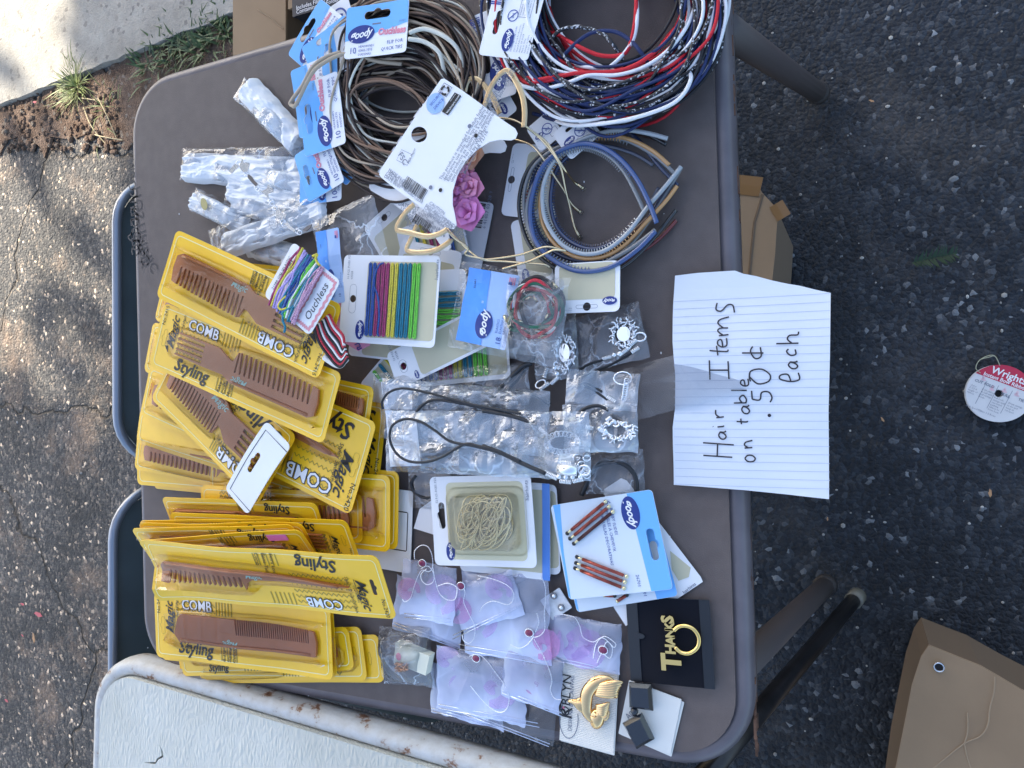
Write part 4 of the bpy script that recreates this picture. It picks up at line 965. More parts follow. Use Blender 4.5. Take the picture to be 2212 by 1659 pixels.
for i, (pts, c_) in enumerate([([(225, 400), (230, 480), (290, 540), (420, 530), (600, 480), (900, 460), (1100, 360), (1250, 200), (1350, -40)], "red"), ([(250, 405), (260, 470), (330, 520), (480, 500), (700, 450), (950, 450)], "red"),
        ([(215, 400), (215, 500), (260, 560), (400, 580), (560, 540), (700, 490), (880, 490), (1050, 440), (1200, 340), (1330, 180), (1400, 0), (1410, -120)], "white"), ([(450, 780), (600, 820), (900, 790), (1150, 720), (1290, 640), (1360, 520), (1340, 440), (1310, 380)], "white"),
        ([(330, 740), (600, 810), (900, 760), (1100, 640), (1200, 520)], "navy"), ([(330, 190), (470, 220), (600, 290), (760, 360), (900, 360), (960, 300), (1000, 100), (1000, -160), (980, -300)], "red"), ([(380, 600), (450, 470), (560, 330), (700, 220), (850, 205), (960, 260), (1040, 350), (1120, 470), (1180, 560)], "navy"),
        ([(440, 560), (450, 380), (470, 230), (600, 175), (760, 210), (860, 300), (930, 430), (980, 560)], "glitter"), ([(960, -300), (1000, -40), (1010, 100), (990, 240), (930, 340), (840, 430), (700, 520), (500, 600)], "white"), ([(400, 400), (560, 420), (700, 440), (860, 470), (1000, 560)], "white"),
        ([(1440, -40), (1500, 100), (1540, 60), (1520, -60)], "navy"), ([(1490, 330), (1440, 440), (1380, 560), (1200, 680), (900, 760)], "black")]):
    (u1, u4)[i % 2].world("elastic_headband", tube_geo(spline([P(C(x, y), (.050 if i < 4 else .044) - (.03 if k_i in (0, len(pts) - 1) else (.012 if k_i in (1, len(pts) - 2) else 0))) for k_i, (x, y) in enumerate(pts)], 8), .0019, 7), m_el[c_])
# ================================================================== WHITE TIARA CARDS, FLOWERS, GOLD EARS
def shape_thing(name, label, cat, group, pxpts, h, m, th=.0008, holes=(), org=None, warp=None, smooth_n=0, part="card"):
    c_ = P(org or pxpts[0], h); t = T(name, label, cat, group, Matrix.Translation(c_), warp)
    pts = [P(p, h) - c_ for p in pxpts]
    pts = [(p.x, p.y) for p in pts]
    if smooth_n: pts = smooth2(pts, smooth_n)
    hs = [[((P(p, h) - c_).x, (P(p, h) - c_).y) for p in hh] for hh in holes]
    cd = t.part(part, poly_geo(pts, hs, z0=0, z1=th), m, cut=.02)
    return t, cd
def tl_px(t, p, h): return t.Mi @ P(p, h)
def px_text(t, parent, s_, pa, pb, h, m, size=None, **kw):
    """text running from photo point pa to pb on the thing's plane"""
    a = tl_px(t, pa, h); b_ = tl_px(t, pb, h); d = b_ - a; g = text_geo(s_, 1.0, align='LEFT', **kw)
    wd = max(v[0] for v in g[0]) or 1; k = size or d.length / wd
    return xf(([(v[0] * k, v[1] * k, 0) for v in g[0]], g[1]), a.x, a.y, a.z, math.degrees(math.atan2(d.y, d.x)))
tiara = [(1080, 515), (1200, 595), (1340, 695), (1460, 785), (1535, 835), (1552, 868), (1540, 903), (1510, 915), (1440, 912), (1370, 928), (1290, 980), (1215, 1060), (1165, 1150), (1138, 1250), (1138, 1340), (1158, 1420), (1168, 1475), (1150, 1500), (1125, 1500), (1050, 1450), (900, 1335), (760, 1235), (665, 1160), (652, 1140), (655, 1115), (800, 900), (940, 690), (1060, 520)]
def circ_px(conv, cx, cy, r, n_=20): return [conv(cx + r * math.cos(i * 6.2832 / n_), cy + r * math.sin(i * 6.2832 / n_)) for i in range(n_)]
off = [(x - 5 if x < 1000 else x - 70 + 0, y + 60 if x < 1000 else y + 95) for x, y in tiara]
off = [(x + 20 + (y - 900) * .03, y + 60) for x, y in tiara]
def tiara_card(label, pts, h, hole):
    t, cd = shape_thing("tiara_card", label, "hair accessory card", "white curved cards of flower headbands", [B(x, y) for x, y in pts], h, m_cwhite, holes=[circ_px(B, *hole)] if hole else [], org=B(950, 900), warp=bend(.25, -.2, .2))
    return t, cd
t, cd = tiara_card("lower white crescent-cut headband card lying under the top one with pink flowers between", [(x - 68 + (120 if y > 1200 else 0) * .3, y + 85 + (60 if x > 1100 and y > 1000 else 0)) for x, y in tiara], .030, None)
px = [px_text(t, cd, s_, B(780 + 14 * i, 1290 + 34 * i + 40), B(1010 + 14 * i, 1360 + 34 * i + 40), .0312, m_grey, size=.0058) for i, s_ in enumerate(["DATE BEST", "LOT# 85-32692", "MADE IN CHINA", "HECHO EN CHINA", "Bentonville, AR 72716"])]
t.part("small_print", merge(*px), m_grey, parent=cd, kind="stuff")
bpos = tl_px(t, B(870, 1450), .0312); barcode(t, cd, bpos.x, bpos.y, .025, .010, bpos.z, -125)
tt, cd = tiara_card("big white crescent-cut headband card, topmost, with round hole, barcode and store sticker", tiara, .062, (915, 880, 52))
hh = .0635
st_pos = tl_px(tt, B(1018, 675), hh)
sk = tt.part("round_sticker", poly_geo([(st_pos.x + .0105 * math.cos(a), st_pos.y + .0105 * math.sin(a)) for a in [i * .2618 for i in range(24)]], z0=st_pos.z), mat("sticker_blue", (.33, .50, .80), .5), parent=cd)
tt.part("small_print", merge(px_text(tt, cd, "SECURITY", B(985, 690), B(1035, 632), hh + .0004, m_grey, size=.0042), px_text(tt, cd, "DEVICE", B(1010, 712), B(1050, 668), hh + .0004, m_grey, size=.0042)), m_blueink, parent=cd, kind="stuff")
pts = [tl_px(tt, B(x, y), hh) for x, y in ((1060, 728), (1145, 603), (1187, 625), (1100, 752))]
tt.part("black_label", poly_geo([(p.x, p.y) for p in pts], z0=pts[0].z), m_ink, parent=cd)
tt.part("lettering", merge(px_text(tt, cd, "Walmart.com", B(1093, 740), B(1172, 622), hh + .0004, m_wprint), px_text(tt, cd, "Find more at", B(1116, 662), B(1150, 612), hh + .0004, m_wprint)), m_wprint, parent=cd)
for q in (((1040, 600), (1078, 542), (1128, 572), (1090, 632)), ((1048, 603), (1072, 565), (1112, 590), (1088, 625))):
    pts = [tl_px(tt, B(x, y), hh) for x, y in q]; tt.part("print_frame", up(strip_line([(p.x, p.y) for p in pts], .0007), pts[0].z), m_grey, parent=cd)
ar = tl_px(tt, B(1082, 590), hh + .0002)
for k in range(3):
    a0 = k * 2.0944; tt.part("recycling_arrow", up(open_line([(ar.x + .0042 * math.cos(a0 + j * .35), ar.y + .0042 * math.sin(a0 + j * .35)) for j in range(5)], .0022), ar.z), m_ink, parent=cd)
ls = ["This product is intended for adult fashion and", "decorative use only. Do not put items in mouth or ingest.", "Este producto es destinado a moda adulta y al uso decorativo", "únicamente. No colocar los elementos en la boca o ingerir.", "Distributed by Wal-Mart Stores, Inc.,", "Bentonville, AR 72716"]
gs = [px_text(tt, cd, s_, B(1052 + 24 * i + (35 if i > 3 else 0), 1175 + 4 * i - (60 if i > 3 else 0)), B(1220 + 24 * i, 880), hh, m_grey, size=.0052) for i, s_ in enumerate(ls)]
tt.part("small_print", merge(*gs), m_grey, parent=cd, kind="stuff")
gs = [px_text(tt, cd, s_, B(x0, y0), B(x0 + 60, y0 + 45), hh, m_grey, size=.0050) for s_, x0, y0 in (("MADE IN CHINA", 712, 1108), ("HECHO EN CHINA", 705, 1120), ("LOT# 85-32692", 693, 1134), ("DATE 06/01", 685, 1147), ("85426D13233", 815, 1232), ("ADVERTENCIA", 935, 1375), ("NOT RECOMMENDED FOR", 960, 1340), ("CHILDREN UNDER 14 YRS.", 952, 1354), ("MENORES DE 14 AÑOS", 975, 1395), ("CAUTION", 985, 1325))]
tt.part("small_print", merge(*gs), m_grey, parent=cd, kind="stuff")
a = tl_px(tt, B(800, 1215), hh); b_ = tl_px(tt, B(935, 1310), hh); d = b_ - a
barcode(tt, cd, a.x, a.y, d.length, .012, a.z, math.degrees(math.atan2(d.y, d.x)))
pts = [tl_px(tt, B(x, y), hh) for x, y in ((765, 1045), (797, 977), (868, 1010), (835, 1080))]
tt.part("print_frame", up(strip_line([(p.x, p.y) for p in pts], .0005), pts[0].z), m_grey, parent=cd)
tt.part("lettering", merge(px_text(tt, cd, "FSC", B(785, 1000), B(812, 1050), hh, m_grey, size=.009), px_text(tt, cd, "MIX Paper", B(840, 1068), B(862, 1020), hh, m_grey, size=.004)), m_grey, parent=cd)
for (x, y) in ((1282, 884), (1055, 1243), (1240, 822), (990, 1225)):
    q = tl_px(tt, B(x, y), hh); tt.part("fastener_hole", poly_geo([(q.x + .0022 * math.cos(i * .7), q.y + .0022 * math.sin(i * .7)) for i in range(9)], z0=q.z), m_ink if x in (1282, 1055) else m_grey, parent=cd)
# flowers
m_fl = [mat("petal_magenta", (.66, .22, .46), .8, var=.25, vscale=60), mat("petal_rose", (.80, .30, .45), .8, var=.2, vscale=60), mat("petal_peach", (.80, .45, .28), .8, var=.15, vscale=60)]
ft_ = T("flower_headband", "flower headband with magenta and peach fabric blossoms under the white crescent card", "hair band", None, Matrix.Translation(P(B(1200, 1250), .030)))
def petal(c_, az, r, el):
    d = Vector((math.cos(az), math.sin(az), 0)); s_ = Vector((-d.y, d.x, 0)); V = []; Fa = []
    for i in range(5):
        for j in range(5):
            u = i / 4; v_ = (j - 2) / 2; wdt = math.sin(math.pi * min(1, .12 + u * .85)) * r * .62
            V.append(Vector(c_) + d * (u * r) + s_ * (v_ * wdt) + Vector((0, 0, el * math.sin(u * 2.0) * r * (1 - .35 * v_ * v_) + .2 * r * v_ * v_)))
    for i in range(4):
        for j in range(4): a_ = i * 5 + j; Fa.append((a_, a_ + 5, a_ + 6, a_ + 1))
    return V, Fa
for (x, y, r, mi) in ((x_, y_, r_ * .78, m_) for x_, y_, r_, m_ in ((1255, 1400, .026, 0), (1265, 1240, .022, 1), (1200, 1215, .022, 0), (1180, 1120, .021, 1), (1175, 1290, .020, 0), (1265, 1020, .022, 2), (1215, 1140, .018, 1), (1235, 1330, .018, 0))):
    cpt = P(B(x, y), .034); blo = None
    for ring_, (nn, rr2, el) in enumerate(((5, r, .45), (5, r * .72, .9), (3, r * .45, 1.6))):
        for k in range(nn):
            g = petal(cpt + Vector((0, 0, .002 * ring_)), k * 6.283 / nn + ring_ * .6 + x, rr2, el)
            ft_.world("petal", g, m_fl[mi])
# gold cat-ear headbands
m_gold = mat("pale_gold", (.62, .48, .29), .32, metal=.85, bump=.0006, bscale=500)
m_goldw = mat("gold_wire", (.72, .58, .36), .25, metal=1)
def ear(t, pts, h, wd=.0029):
    path = spline([P(p, h) for i, p in enumerate(pts)], 7)
    # ridged flat band
    V, Fa = tube_geo(path, wd, 6, flat=(wd, .0012))
    t.world("ear", (V, Fa), m_gold, smooth=False)
def wire(t, pts, hs, r=.0011, m=None): return t.world("wire_band", tube_geo(spline([P(p, hs[min(i, len(hs) - 1)]) for i, p in enumerate(pts)], 8), r, 7), m or m_goldw)
def tip(t, p, p2, h):
    a, b_ = P(p, h), P(p2, h); t.world("end_tip", tube_geo([a, a.lerp(b_, .5), b_], .0016, 7), m_goldw)
    g = sphere_geo(b_, .0028, 10, 6); t.world("clear_end_cap", g, m_blis)
g1 = T("cat_ear_headband", "gold wire cat-ear headband, pointed ear at the left end of the red coil", "hair band", "gold cat-ear wire headbands", Matrix.Translation(P(C(150, 600), .04)))
ear(g1, [C(10, 700), C(50, 580), C(100, 500), C(155, 462), C(200, 500), C(255, 610), C(275, 720), C(270, 830)], .058)
wire(g1, [C(270, 815), C(330, 860), C(420, 930), C(500, 1050), C(545, 1120), C(600, 1190), C(655, 1232)], [.052, .045, .040, .036, .03, .012, .006]); tip(g1, C(600, 1190), C(660, 1232), .008)
g2 = T("cat_ear_headband", "gold wire cat-ear headband whose ear hides behind the first, ends over the open table", "hair band", "gold cat-ear wire headbands", Matrix.Translation(P(C(50, 620), .03)))
ear(g2, [B(1210, 600), B(1225, 540), B(1262, 512), B(1320, 540), B(1390, 630), B(1440, 740)], .040)
wire(g2, [C(110, 770), C(220, 790), C(350, 880), C(450, 990), C(510, 1090), C(545, 1250), C(570, 1350), C(600, 1480), C(630, 1550)], [.045, .045, .042, .038, .034, .02, .012, .008, .006]); tip(g2, C(600, 1480), C(635, 1553), .006)
wire(g2, [C(210, 910), C(320, 950), C(400, 1040), C(470, 1150), C(530, 1240), C(580, 1330), C(640, 1385)], [.03, .034, .032, .026, .02, .01, .006]); tip(g2, C(590, 1350), C(642, 1387), .006)
g3 = T("cat_ear_headband", "gold wire cat-ear headband with ear over the barcode of the white crescent card", "hair band", "gold cat-ear wire headbands", Matrix.Translation(P(B(900, 1450), .05)))
ear(g3, [B(880, 1335), B(815, 1400), B(768, 1495), B(850, 1520), B(960, 1545), B(1040, 1530), B(1095, 1500)], .068)
wire(g3, [B(1090, 1500), B(1150, 1560), B(1230, 1620), Fc(1300, 170), Fc(1400, 195), Gc(50, 200), Gc(250, 170), Gc(410, 120), Gc(520, 140)], [.064, .06, .056, .05, .046, .044, .042, .04, .036])
g4 = T("cat_ear_headband", "lowest gold wire cat-ear headband, ear ringed around the coloured elastics beside the clear bag", "hair band", "gold cat-ear wire headbands", Matrix.Translation(P(B(950, 1560), .04)))
ear(g4, [B(900, 1470), B(860, 1560), B(835, 1635), B(930, 1650), B(1030, 1630), B(1110, 1580), B(1120, 1560)], .048)
wire(g4, [B(1100, 1490), B(1180, 1580), B(1260, 1655), Fc(1420, 205), Gc(150, 215), Gc(280, 225), Gc(400, 235), Gc(440, 255)], [.046, .046, .045, .044, .042, .040, .038, .036])
wire(g4, [Gc(130, 262), Gc(300, 215), Gc(420, 160), Gc(470, 140), Gc(545, 145)], [.042, .042, .044, .046, .044])
# ================================================================== PLASTIC TOOTHED HEADBANDS
hcol = {"blue": mat("hb_blue", (.035, .075, .21), .22, coat=.6), "clear": mat("hb_clear", (.19, .20, .21), .18, coat=.6), "gold": mat("hb_gold", (.50, .27, .10), .22, coat=.6), "black": mat("hb_black", (.015, .018, .022), .2, coat=.6),
        "slate": mat("hb_slate", (.09, .10, .14), .25, coat=.5), "navy": mat("hb_navy", (.015, .03, .09), .22, coat=.6), "red": mat("hb_red", (.14, .012, .012), .2, coat=.6), "silver": mat("hb_silver", (.34, .37, .39), .2, coat=.8), "brown": mat("hb_brown", (.10, .045, .03), .3, coat=.5)}
def hband(label, pts, col, h0, h1=None, r=.0025, conv=C):
    t = T("toothed_headband", label, "hair band", "thin plastic toothed headbands", Matrix.Translation(P(conv(*pts[0]), h0)))
    n_ = len(pts); hm = h1 if h1 is not None else h0
    path = spline([P(conv(x, y), h0 + (hm - h0) * math.sin(math.pi * i / (n_ - 1))) for i, (x, y) in enumerate(pts)], 8)
    b_ = t.world("band", tube_geo(path, r, 8, flat=(r * .85, r * .8)), hcol[col])
    N = len(path); cx = sum((p.x for p in path)) / N; cy = sum((p.y for p in path)) / N; cz = path[0].z
    gs = []; acc = 0
    for i in range(int(N * .16), int(N * .84)):
        a, b2 = path[i], path[i + 1]; sg = (b2 - a); m_ = max(1, int(sg.length / .0042))
        s_ = sg.normalized().cross(Vector((0, 0, 1)))
        if s_.dot(Vector((cx, cy, 0)) - Vector((a.x, a.y, 0))) < 0: s_ = -s_
        for k in range(m_):
            q = a.lerp(b2, k / m_) + s_ * r * .6; d = sg.normalized() * .0007; e_ = q + s_ * .0030 + Vector((0, 0, -.0004))
            gs.append(([q - d, q + d, e_ + d * .5, e_ - d * .5, q + Vector((0, 0, .001))], [(0, 1, 2, 3), (0, 4, 3), (1, 2, 4), (4, 2, 3)]))
    t.world("teeth", merge(*gs), hcol[col], parent=b_, smooth=False, kind="stuff")
    return t
hband("dark red toothed headband, lowest, its red tip furthest right below the black one", [(620, 950), (430, 1080), (290, 1280), (300, 1500), (450, 1700), (700, 1790), (1000, 1660), (1150, 1560), (1265, 1440)], "red", .006)
hband("thin slate toothed headband ending in the middle of the open table inside the loop", [(1115, 1080), (1000, 1010), (850, 960), (700, 950), (520, 1010), (400, 1130), (330, 1300), (360, 1500), (500, 1660), (700, 1700), (900, 1600), (1040, 1420), (1150, 1225)], "slate", .005, .010, r=.0022)
hband("black toothed headband forming the outer left edge of the nested loop", [(1200, 945), (1050, 870), (850, 850), (600, 920), (400, 1000), (290, 1120), (240, 1290), (250, 1450), (320, 1620), (470, 1750), (650, 1800), (880, 1760), (1060, 1620), (1265, 1372)], "black", .010, .020)
hband("grey translucent toothed headband just inside the black outer one", [(1255, 1135), (1130, 1020), (950, 920), (780, 890), (520, 950), (340, 1080), (272, 1260), (285, 1440), (350, 1600), (500, 1710), (690, 1750), (900, 1660), (1080, 1450), (1300, 1092)], "clear", .014, .022)
hband("dark navy toothed headband with its tip against the white one near the top", [(1275, 1212), (1150, 1080), (1000, 900), (850, 810), (650, 850), (450, 960), (350, 1100), (310, 1250), (320, 1420), (400, 1590), (560, 1690), (760, 1700), (960, 1590), (1100, 1400), (1230, 1180)], "navy", .008, .016)
hband("tan gold toothed headband with its end right of centre below the white band tip", [(1220, 1080), (1110, 985), (960, 910), (800, 885), (640, 920), (480, 1040), (400, 1200), (375, 1340), (400, 1480), (480, 1600), (620, 1680), (780, 1680), (930, 1600), (1080, 1440), (1200, 1310), (1270, 1215)], "gold", .016, .026)
hband("brown toothed headband, innermost with white card tucked beside it", [(1130, 905), (900, 850), (700, 900), (520, 1000), (460, 1150), (430, 1300), (470, 1440), (500, 1560), (640, 1650), (820, 1640), (1000, 1500), (1135, 1370)], "brown", .008, .014, r=.0026)
hband("dark slate toothed headband, innermost curve along the bottom of the open centre", [(1010, 820), (820, 870), (640, 960), (500, 1080), (450, 1230), (450, 1380), (500, 1510), (610, 1600), (740, 1625), (890, 1560), (1010, 1440), (1120, 1300), (1225, 1175)], "navy", .018, .022)
hband("pale silver toothed headband whose upper tip points right under the red coil", [(1210, 905), (1080, 870), (940, 850), (800, 862), (620, 925), (470, 1050), (400, 1200), (392, 1340), (420, 1460), (510, 1590), (640, 1655), (790, 1640), (940, 1530), (1080, 1350), (1200, 1210), (1297, 1088)], "silver", .020, .030, r=.0027)
hband("clear toothed headband running beside the bright blue one in the upper arc", [(1060, 1390), (1010, 1280), (930, 1130), (840, 1030), (740, 975), (640, 960), (500, 1010), (380, 1130), (300, 1300), (300, 1470), (370, 1620), (520, 1720), (720, 1740), (940, 1640), (1130, 1500)], "clear", .022, .030)
hband("bright blue toothed headband, topmost, its tip crossing the others at the right", [(1138, 1458), (1090, 1330), (1020, 1190), (940, 1080), (850, 1000), (750, 950), (630, 940), (480, 1000), (380, 1110), (325, 1270), (312, 1430), (350, 1580), (450, 1690), (620, 1770), (820, 1750), (1000, 1640), (1130, 1510)], "blue", .030, .032, r=.0029)
# ================================================================== HAIRHINTS CARDS (tan inner panel)
ecol = {"b": mat("el_blue", (.02, .07, .42), .7, var=.9, vscale=1400, col2=(.05, .15, .52)), "m": mat("el_magenta", (.42, .02, .14), .7, var=.8, vscale=1400, col2=(.58, .08, .24)), "y": mat("el_yellow", (.62, .52, .06), .7, var=.5, vscale=1400),
        "t": mat("el_teal", (.01, .20, .36), .7, var=.8, vscale=1400, col2=(.03, .32, .46)), "g": mat("el_green", (.16, .55, .06), .7, var=.5, vscale=1400), "p": mat("el_pink", (.70, .10, .42), .6, var=.8, vscale=1400, col2=(.85, .55, .72)),
        "l": mat("el_lilac", (.42, .32, .62), .6, var=.5, vscale=1400), "k": mat("el_black", (.012, .012, .016), .7), "w": mat("el_white", (.75, .74, .72), .8), "r": mat("el_red", (.48, .03, .05), .8, var=.5, vscale=1400), "d": mat("el_green_dark", (.02, .12, .07), .8)}
def hairhints(label, q, h, elastics="", holes=True, loc=(-.30, .86), warp=None, es=(-.30, .46), text=True, name="elastics_card", cat="hair elastics", oval=True, panel=(0, -.12, .86, .72)):
    M_, w_, h_ = quadM(*q, h)
    t = T(name, label, cat, "white hair elastics cards with tan panels", M_, warp or rnd_bend(.4))
    hy = .38 * h_
    hl = [ell(.0042, .0042, 14, 0, hy)] if holes else []
    cd = t.part("card", poly_geo(rrect(w_, h_, .006, 4), hl, z0=0, z1=.0008), m_cwhite, cut=.02)
    px_, py_, pw, ph = panel
    t.part("tan_panel", up(poly_geo(rrect(pw * w_, ph * h_, .005, 4, px_ * w_, py_ * h_), z0=0), .0010), m_tan, parent=cd, cut=.02)
    if holes: t.part("hang_slot", up(strip_line(rrect(.33 * w_, .07 * h_, .004, 4, 0, hy), .0003), .0011), m_grey, parent=cd)
    if oval: logo(t, cd, -.35 * w_, .28 * h_, .22 * w_, .0014)
    if text:
        small_lines(t, cd, ["hairhints"], .20 * w_ if not oval else .24 * w_, -.475 * h_, h_ * .05, .0013)
        small_lines(t, cd, ["10 PCS. PCES. PZS.", "03328"], .22 * w_, .44 * h_, h_ * .03, .0013)
    if elastics:
        ylo, yhi = es; n_ = len(elastics)
        for i, c_ in enumerate(elastics):
            y = (.20 - (.20 + .30) * i / (n_ - 1)) * h_ + panel[1] * 0
            ln = .80 * w_ / 2; dd = .0011
            pts = []
            for k in range(12):
                u = k / 11; pts.append(Vector((-ln + 2 * ln * u, y + dd + R.uniform(-.0003, .0003), .0030)))
            for k in range(12):
                u = 1 - k / 11; pts.append(Vector((-ln + 2 * ln * u, y - dd + R.uniform(-.0003, .0003), .0030)))
            t.part("elastic", tube_geo(spline(pts, 2, closed=True), .00115, 6, closed=True), ecol[c_], smooth=True)
    return t
COLS = "bbmmmyytttgg"
hairhints("tan card corner lying under the barcode cards, right of the clear bag", (B(590, 1500), B(720, 1290), B(1050, 1600), B(700, 1800)), .004, oval=False, text=False)
hairhints("tan-panelled card with elastics seen through the lower gold cat ear", upq(B(760, 1450), B(1180, 1400), B(1250, 1700), B(820, 1750)), .010, "tymmbb", oval=False, text=False)
hairhints("tan card with navy oval peeking out above the big coloured elastics card, right side", (Fc(900, 60), Fc(1290, 170), Fc(1200, 480), Fc(800, 400)), .014, oval=False, text=False)
hairhints("elastics card below left of the big one, teal and green at its lower edge", upq(Fc(610, 850), Fc(900, 840), Fc(1200, 1100), Fc(640, 980)), .010, "gtymk", oval=False, text=False, holes=False)
hairhints("lowest elastics card of the pile, elastic ends blue to green along its bottom", upq(Fc(860, 640), Fc(1560, 560), Fc(1605, 980), Fc(880, 1045)), .006, "bbmmmyyttggg", holes=False)
hairhints("plain tan card tucked under the lower left of the big coloured elastics card", upq(Fc(550, 660), Fc(900, 640), Fc(880, 850), Fc(535, 845)), .016, oval=False, text=False, holes=False)
hairhints("elastics card with slanting teal and green elastics beside the blue-label bag", (Fc(1000, 280), Fc(1310, 260), Fc(1290, 800), Fc(980, 800)), .018, "tttgggyy", oval=False, text=False, holes=False)
hairhints("tan elastics card with navy oval, tilted across the lowest one under the big card", upq(Fc(770, 760), Fc(1420, 560), Fc(1515, 800), Fc(850, 1000)), .022, "", holes=True)
big = hairhints("big white elastics card with vertical blue, magenta, yellow, teal and green elastics, topmost", upq(Fc(510, 153), Fc(1152, 203), Fc(1092, 798), Fc(488, 722)), .040, COLS, warp=bend(.2, .3, 0))
pts = [P(Fc(x, y), .044) for x, y in ((765, 225), (735, 240), (705, 310), (700, 370), (725, 440), (735, 560), (725, 680), (735, 700))]
big.world("elastic", tube_geo(spline(pts, 8), .0012, 6), ecol["b"], label="stray blue elastic bulging out to the left")
hairhints("narrow white card with dark hole left of the plastic headbands, under them", upq(C(205, 940), C(450, 950), C(365, 1440), C(118, 1400)), .004, text=True, oval=False, name="headband_card", cat="card", panel=(.0, -.2, .8, .5))
hairhints("white card with navy oval under the lower left of the plastic headbands", upq(C(180, 1410), C(400, 1430), C(470, 1860), C(250, 1850)), .003, text=False, oval=True, holes=False, name="headband_card", cat="card")
hairhints("white card with upside-down navy oval and dark hole hanging below the plastic headbands", flq(Gc(430, 245), Gc(860, 215), Gc(940, 535), Gc(520, 548)), .028, text=True, name="headband_card", cat="card", warp=bend(.5, .4, 0))
# folded card flap seen inside the band loop
t, cd = shape_thing("folded_card", "folded yellowed white card standing inside the left of the plastic headband loop", "card", None, [C(430, 1090), C(452, 1120), C(430, 1330), C(385, 1320), C(395, 1200)], .020, mat("aged_white", (.72, .69, .58), .6), th=.0008)
t, cd = shape_thing("folded_card", "small curved white card inside the headband loop below the standing folded card", "card", None, [C(410, 1320), C(450, 1290), C(475, 1400), C(478, 1500), C(450, 1460)], .020, MATS["aged_white"], th=.0008)
# grey barcode card, recycle-symbol card
M_, w_, h_ = quadM(B(1110, 1560), B(1245, 1300), B(1405, 1360), B(1310, 1659), .003)
M_, w_, h_ = quadM(B(1080, 1720), B(1160, 1280), B(1405, 1345), B(1310, 1790), .003)
t = T("barcode_card", "pale grey card with upright barcode half under the magenta flowers", "card", None, M_, bend(.1, .1))
cd = t.part("card", poly_geo(rrect(w_, h_, .005, 4), z0=0, z1=.0008), mat("pale_grey_card", (.55, .56, .58), .5), cut=.03)
barcode(t, cd, .12 * w_, -.3 * h_, .34 * w_, .016, .0011); small_lines(t, cd, ["6 41457 03328 9"], .12 * w_, -.37 * h_, .006, .0011)
M_, w_, h_ = quadM((705, 30), (748, 3), (765, 50), (725, 80), .020)
t = T("recycling_card", "white card with navy recycling arrow behind the upright blue pack at the top", "card", None, M_)
cd = t.part("card", poly_geo(rrect(w_ * 1.2, h_ * 1.3, .004, 4), z0=0, z1=.0008), m_cwhite)
t.part("recycling_symbol", merge(up(strip_line(ell(.010, .012, 22), .0022), .0010), up(open_line([(-.004, -.006), (0, 0), (-.002, .006), (.005, .002)], .003), .0012)), m_blueink, parent=cd, kind="stuff")
# ================================================================== OUCHLESS CARD WITH TWISTED ELASTICS, STRIPED ELASTICS
oq = (Fc(72, 322), Fc(285, -20), Fc(388, 430), Fc(192, 806))
oq = (Fc(72, 330), Fc(270, 10), Fc(388, 420), Fc(192, 806))
M_, w_, h_ = quadM(*oq, .084)
t = T("elastics_card", "white card with scalloped pink frame, wrapped with pastel twisted elastics", "hair elastics", None, M_, bend(.4, -.3))
cd = t.part("card", poly_geo(rrect(w_, h_, .006, 4), z0=0, z1=.0008), m_cwhite, cut=.02)
sc = []
for i in range(60):
    a = i / 60 * 6.2832; rx_ = .42 * w_; ry_ = .13 * h_
    x = max(-1, min(1, 1.35 * math.cos(a))) * rx_; y = max(-1, min(1, 1.35 * math.sin(a))) * ry_
    k = 1 + (.05 if i % 2 else 0); sc.append((x * k, -.31 * h_ + y * k * (1.1 if i % 2 else 1)))
t.part("scalloped_frame", up(strip_line(sc, .0035), .0011), mat("salmon_ink", (.72, .30, .33), .5), parent=cd, cut=.03)
t.part("lettering", xf(text_geo("Ouchless", h_ * .155, shear=.15, bold=-.004), 0, -.33 * h_, .0013, 0), m_ink, parent=cd, cut=.03)
t.part("small_print", merge(xf(text_geo("21988 GIRLSELASTIC", h_ * .06, res=1), -.02 * w_, .42 * h_, .0013)), m_ink, parent=cd, kind="stuff")
barcode(t, cd, -.05 * w_, .34 * h_, .3 * w_, .006, .0013)
logo(t, cd, -.38 * w_, .34 * h_, .2 * w_, .0013)
for i, c_ in enumerate("mylltbbgwtpp"):
    y0 = (.30 - .50 * i / 11) * h_
    for s_ in (0, 1):
        pts = [Vector((-.50 * w_ + R.uniform(-.004, .002), y0 - .03 * h_ + s_ * .002, .004 + .001 * s_)), Vector((-.25 * w_, y0 + R.uniform(-.003, .003) + s_ * .0015, .006)), Vector((0, y0 + R.uniform(-.003, .003), .007 + .001 * s_)), Vector((.25 * w_, y0 + R.uniform(-.003, .003) + s_ * .0018, .006)), Vector((.50 * w_ + R.uniform(-.003, .003), y0 + .02 * h_, .003))]
        t.part("elastic", tube_geo(spline(pts, 6), .0013, 6), ecol[c_], smooth=True)
for pts, c_ in (([(130, 440), (90, 480), (78, 510), (95, 530), (130, 520)], "y"), ([(110, 560), (105, 600), (120, 640), (115, 680)], "t"), ([(100, 560), (115, 540), (180, 500), (230, 420), (300, 330)], "t"), ([(345, 240), (320, 200), (330, 170), (300, 180)], "y")):
    t.world("elastic", tube_geo(spline([P(Fc(x, y), .090) for x, y in pts], 7), .0014, 6), ecol[c_], label="loose elastic end")
t = T("striped_elastics", "bundle of black, red and white elastics curving beside the pastel elastics card", "hair elastics", None, Matrix.Translation(P(Fc(420, 700), .03)))
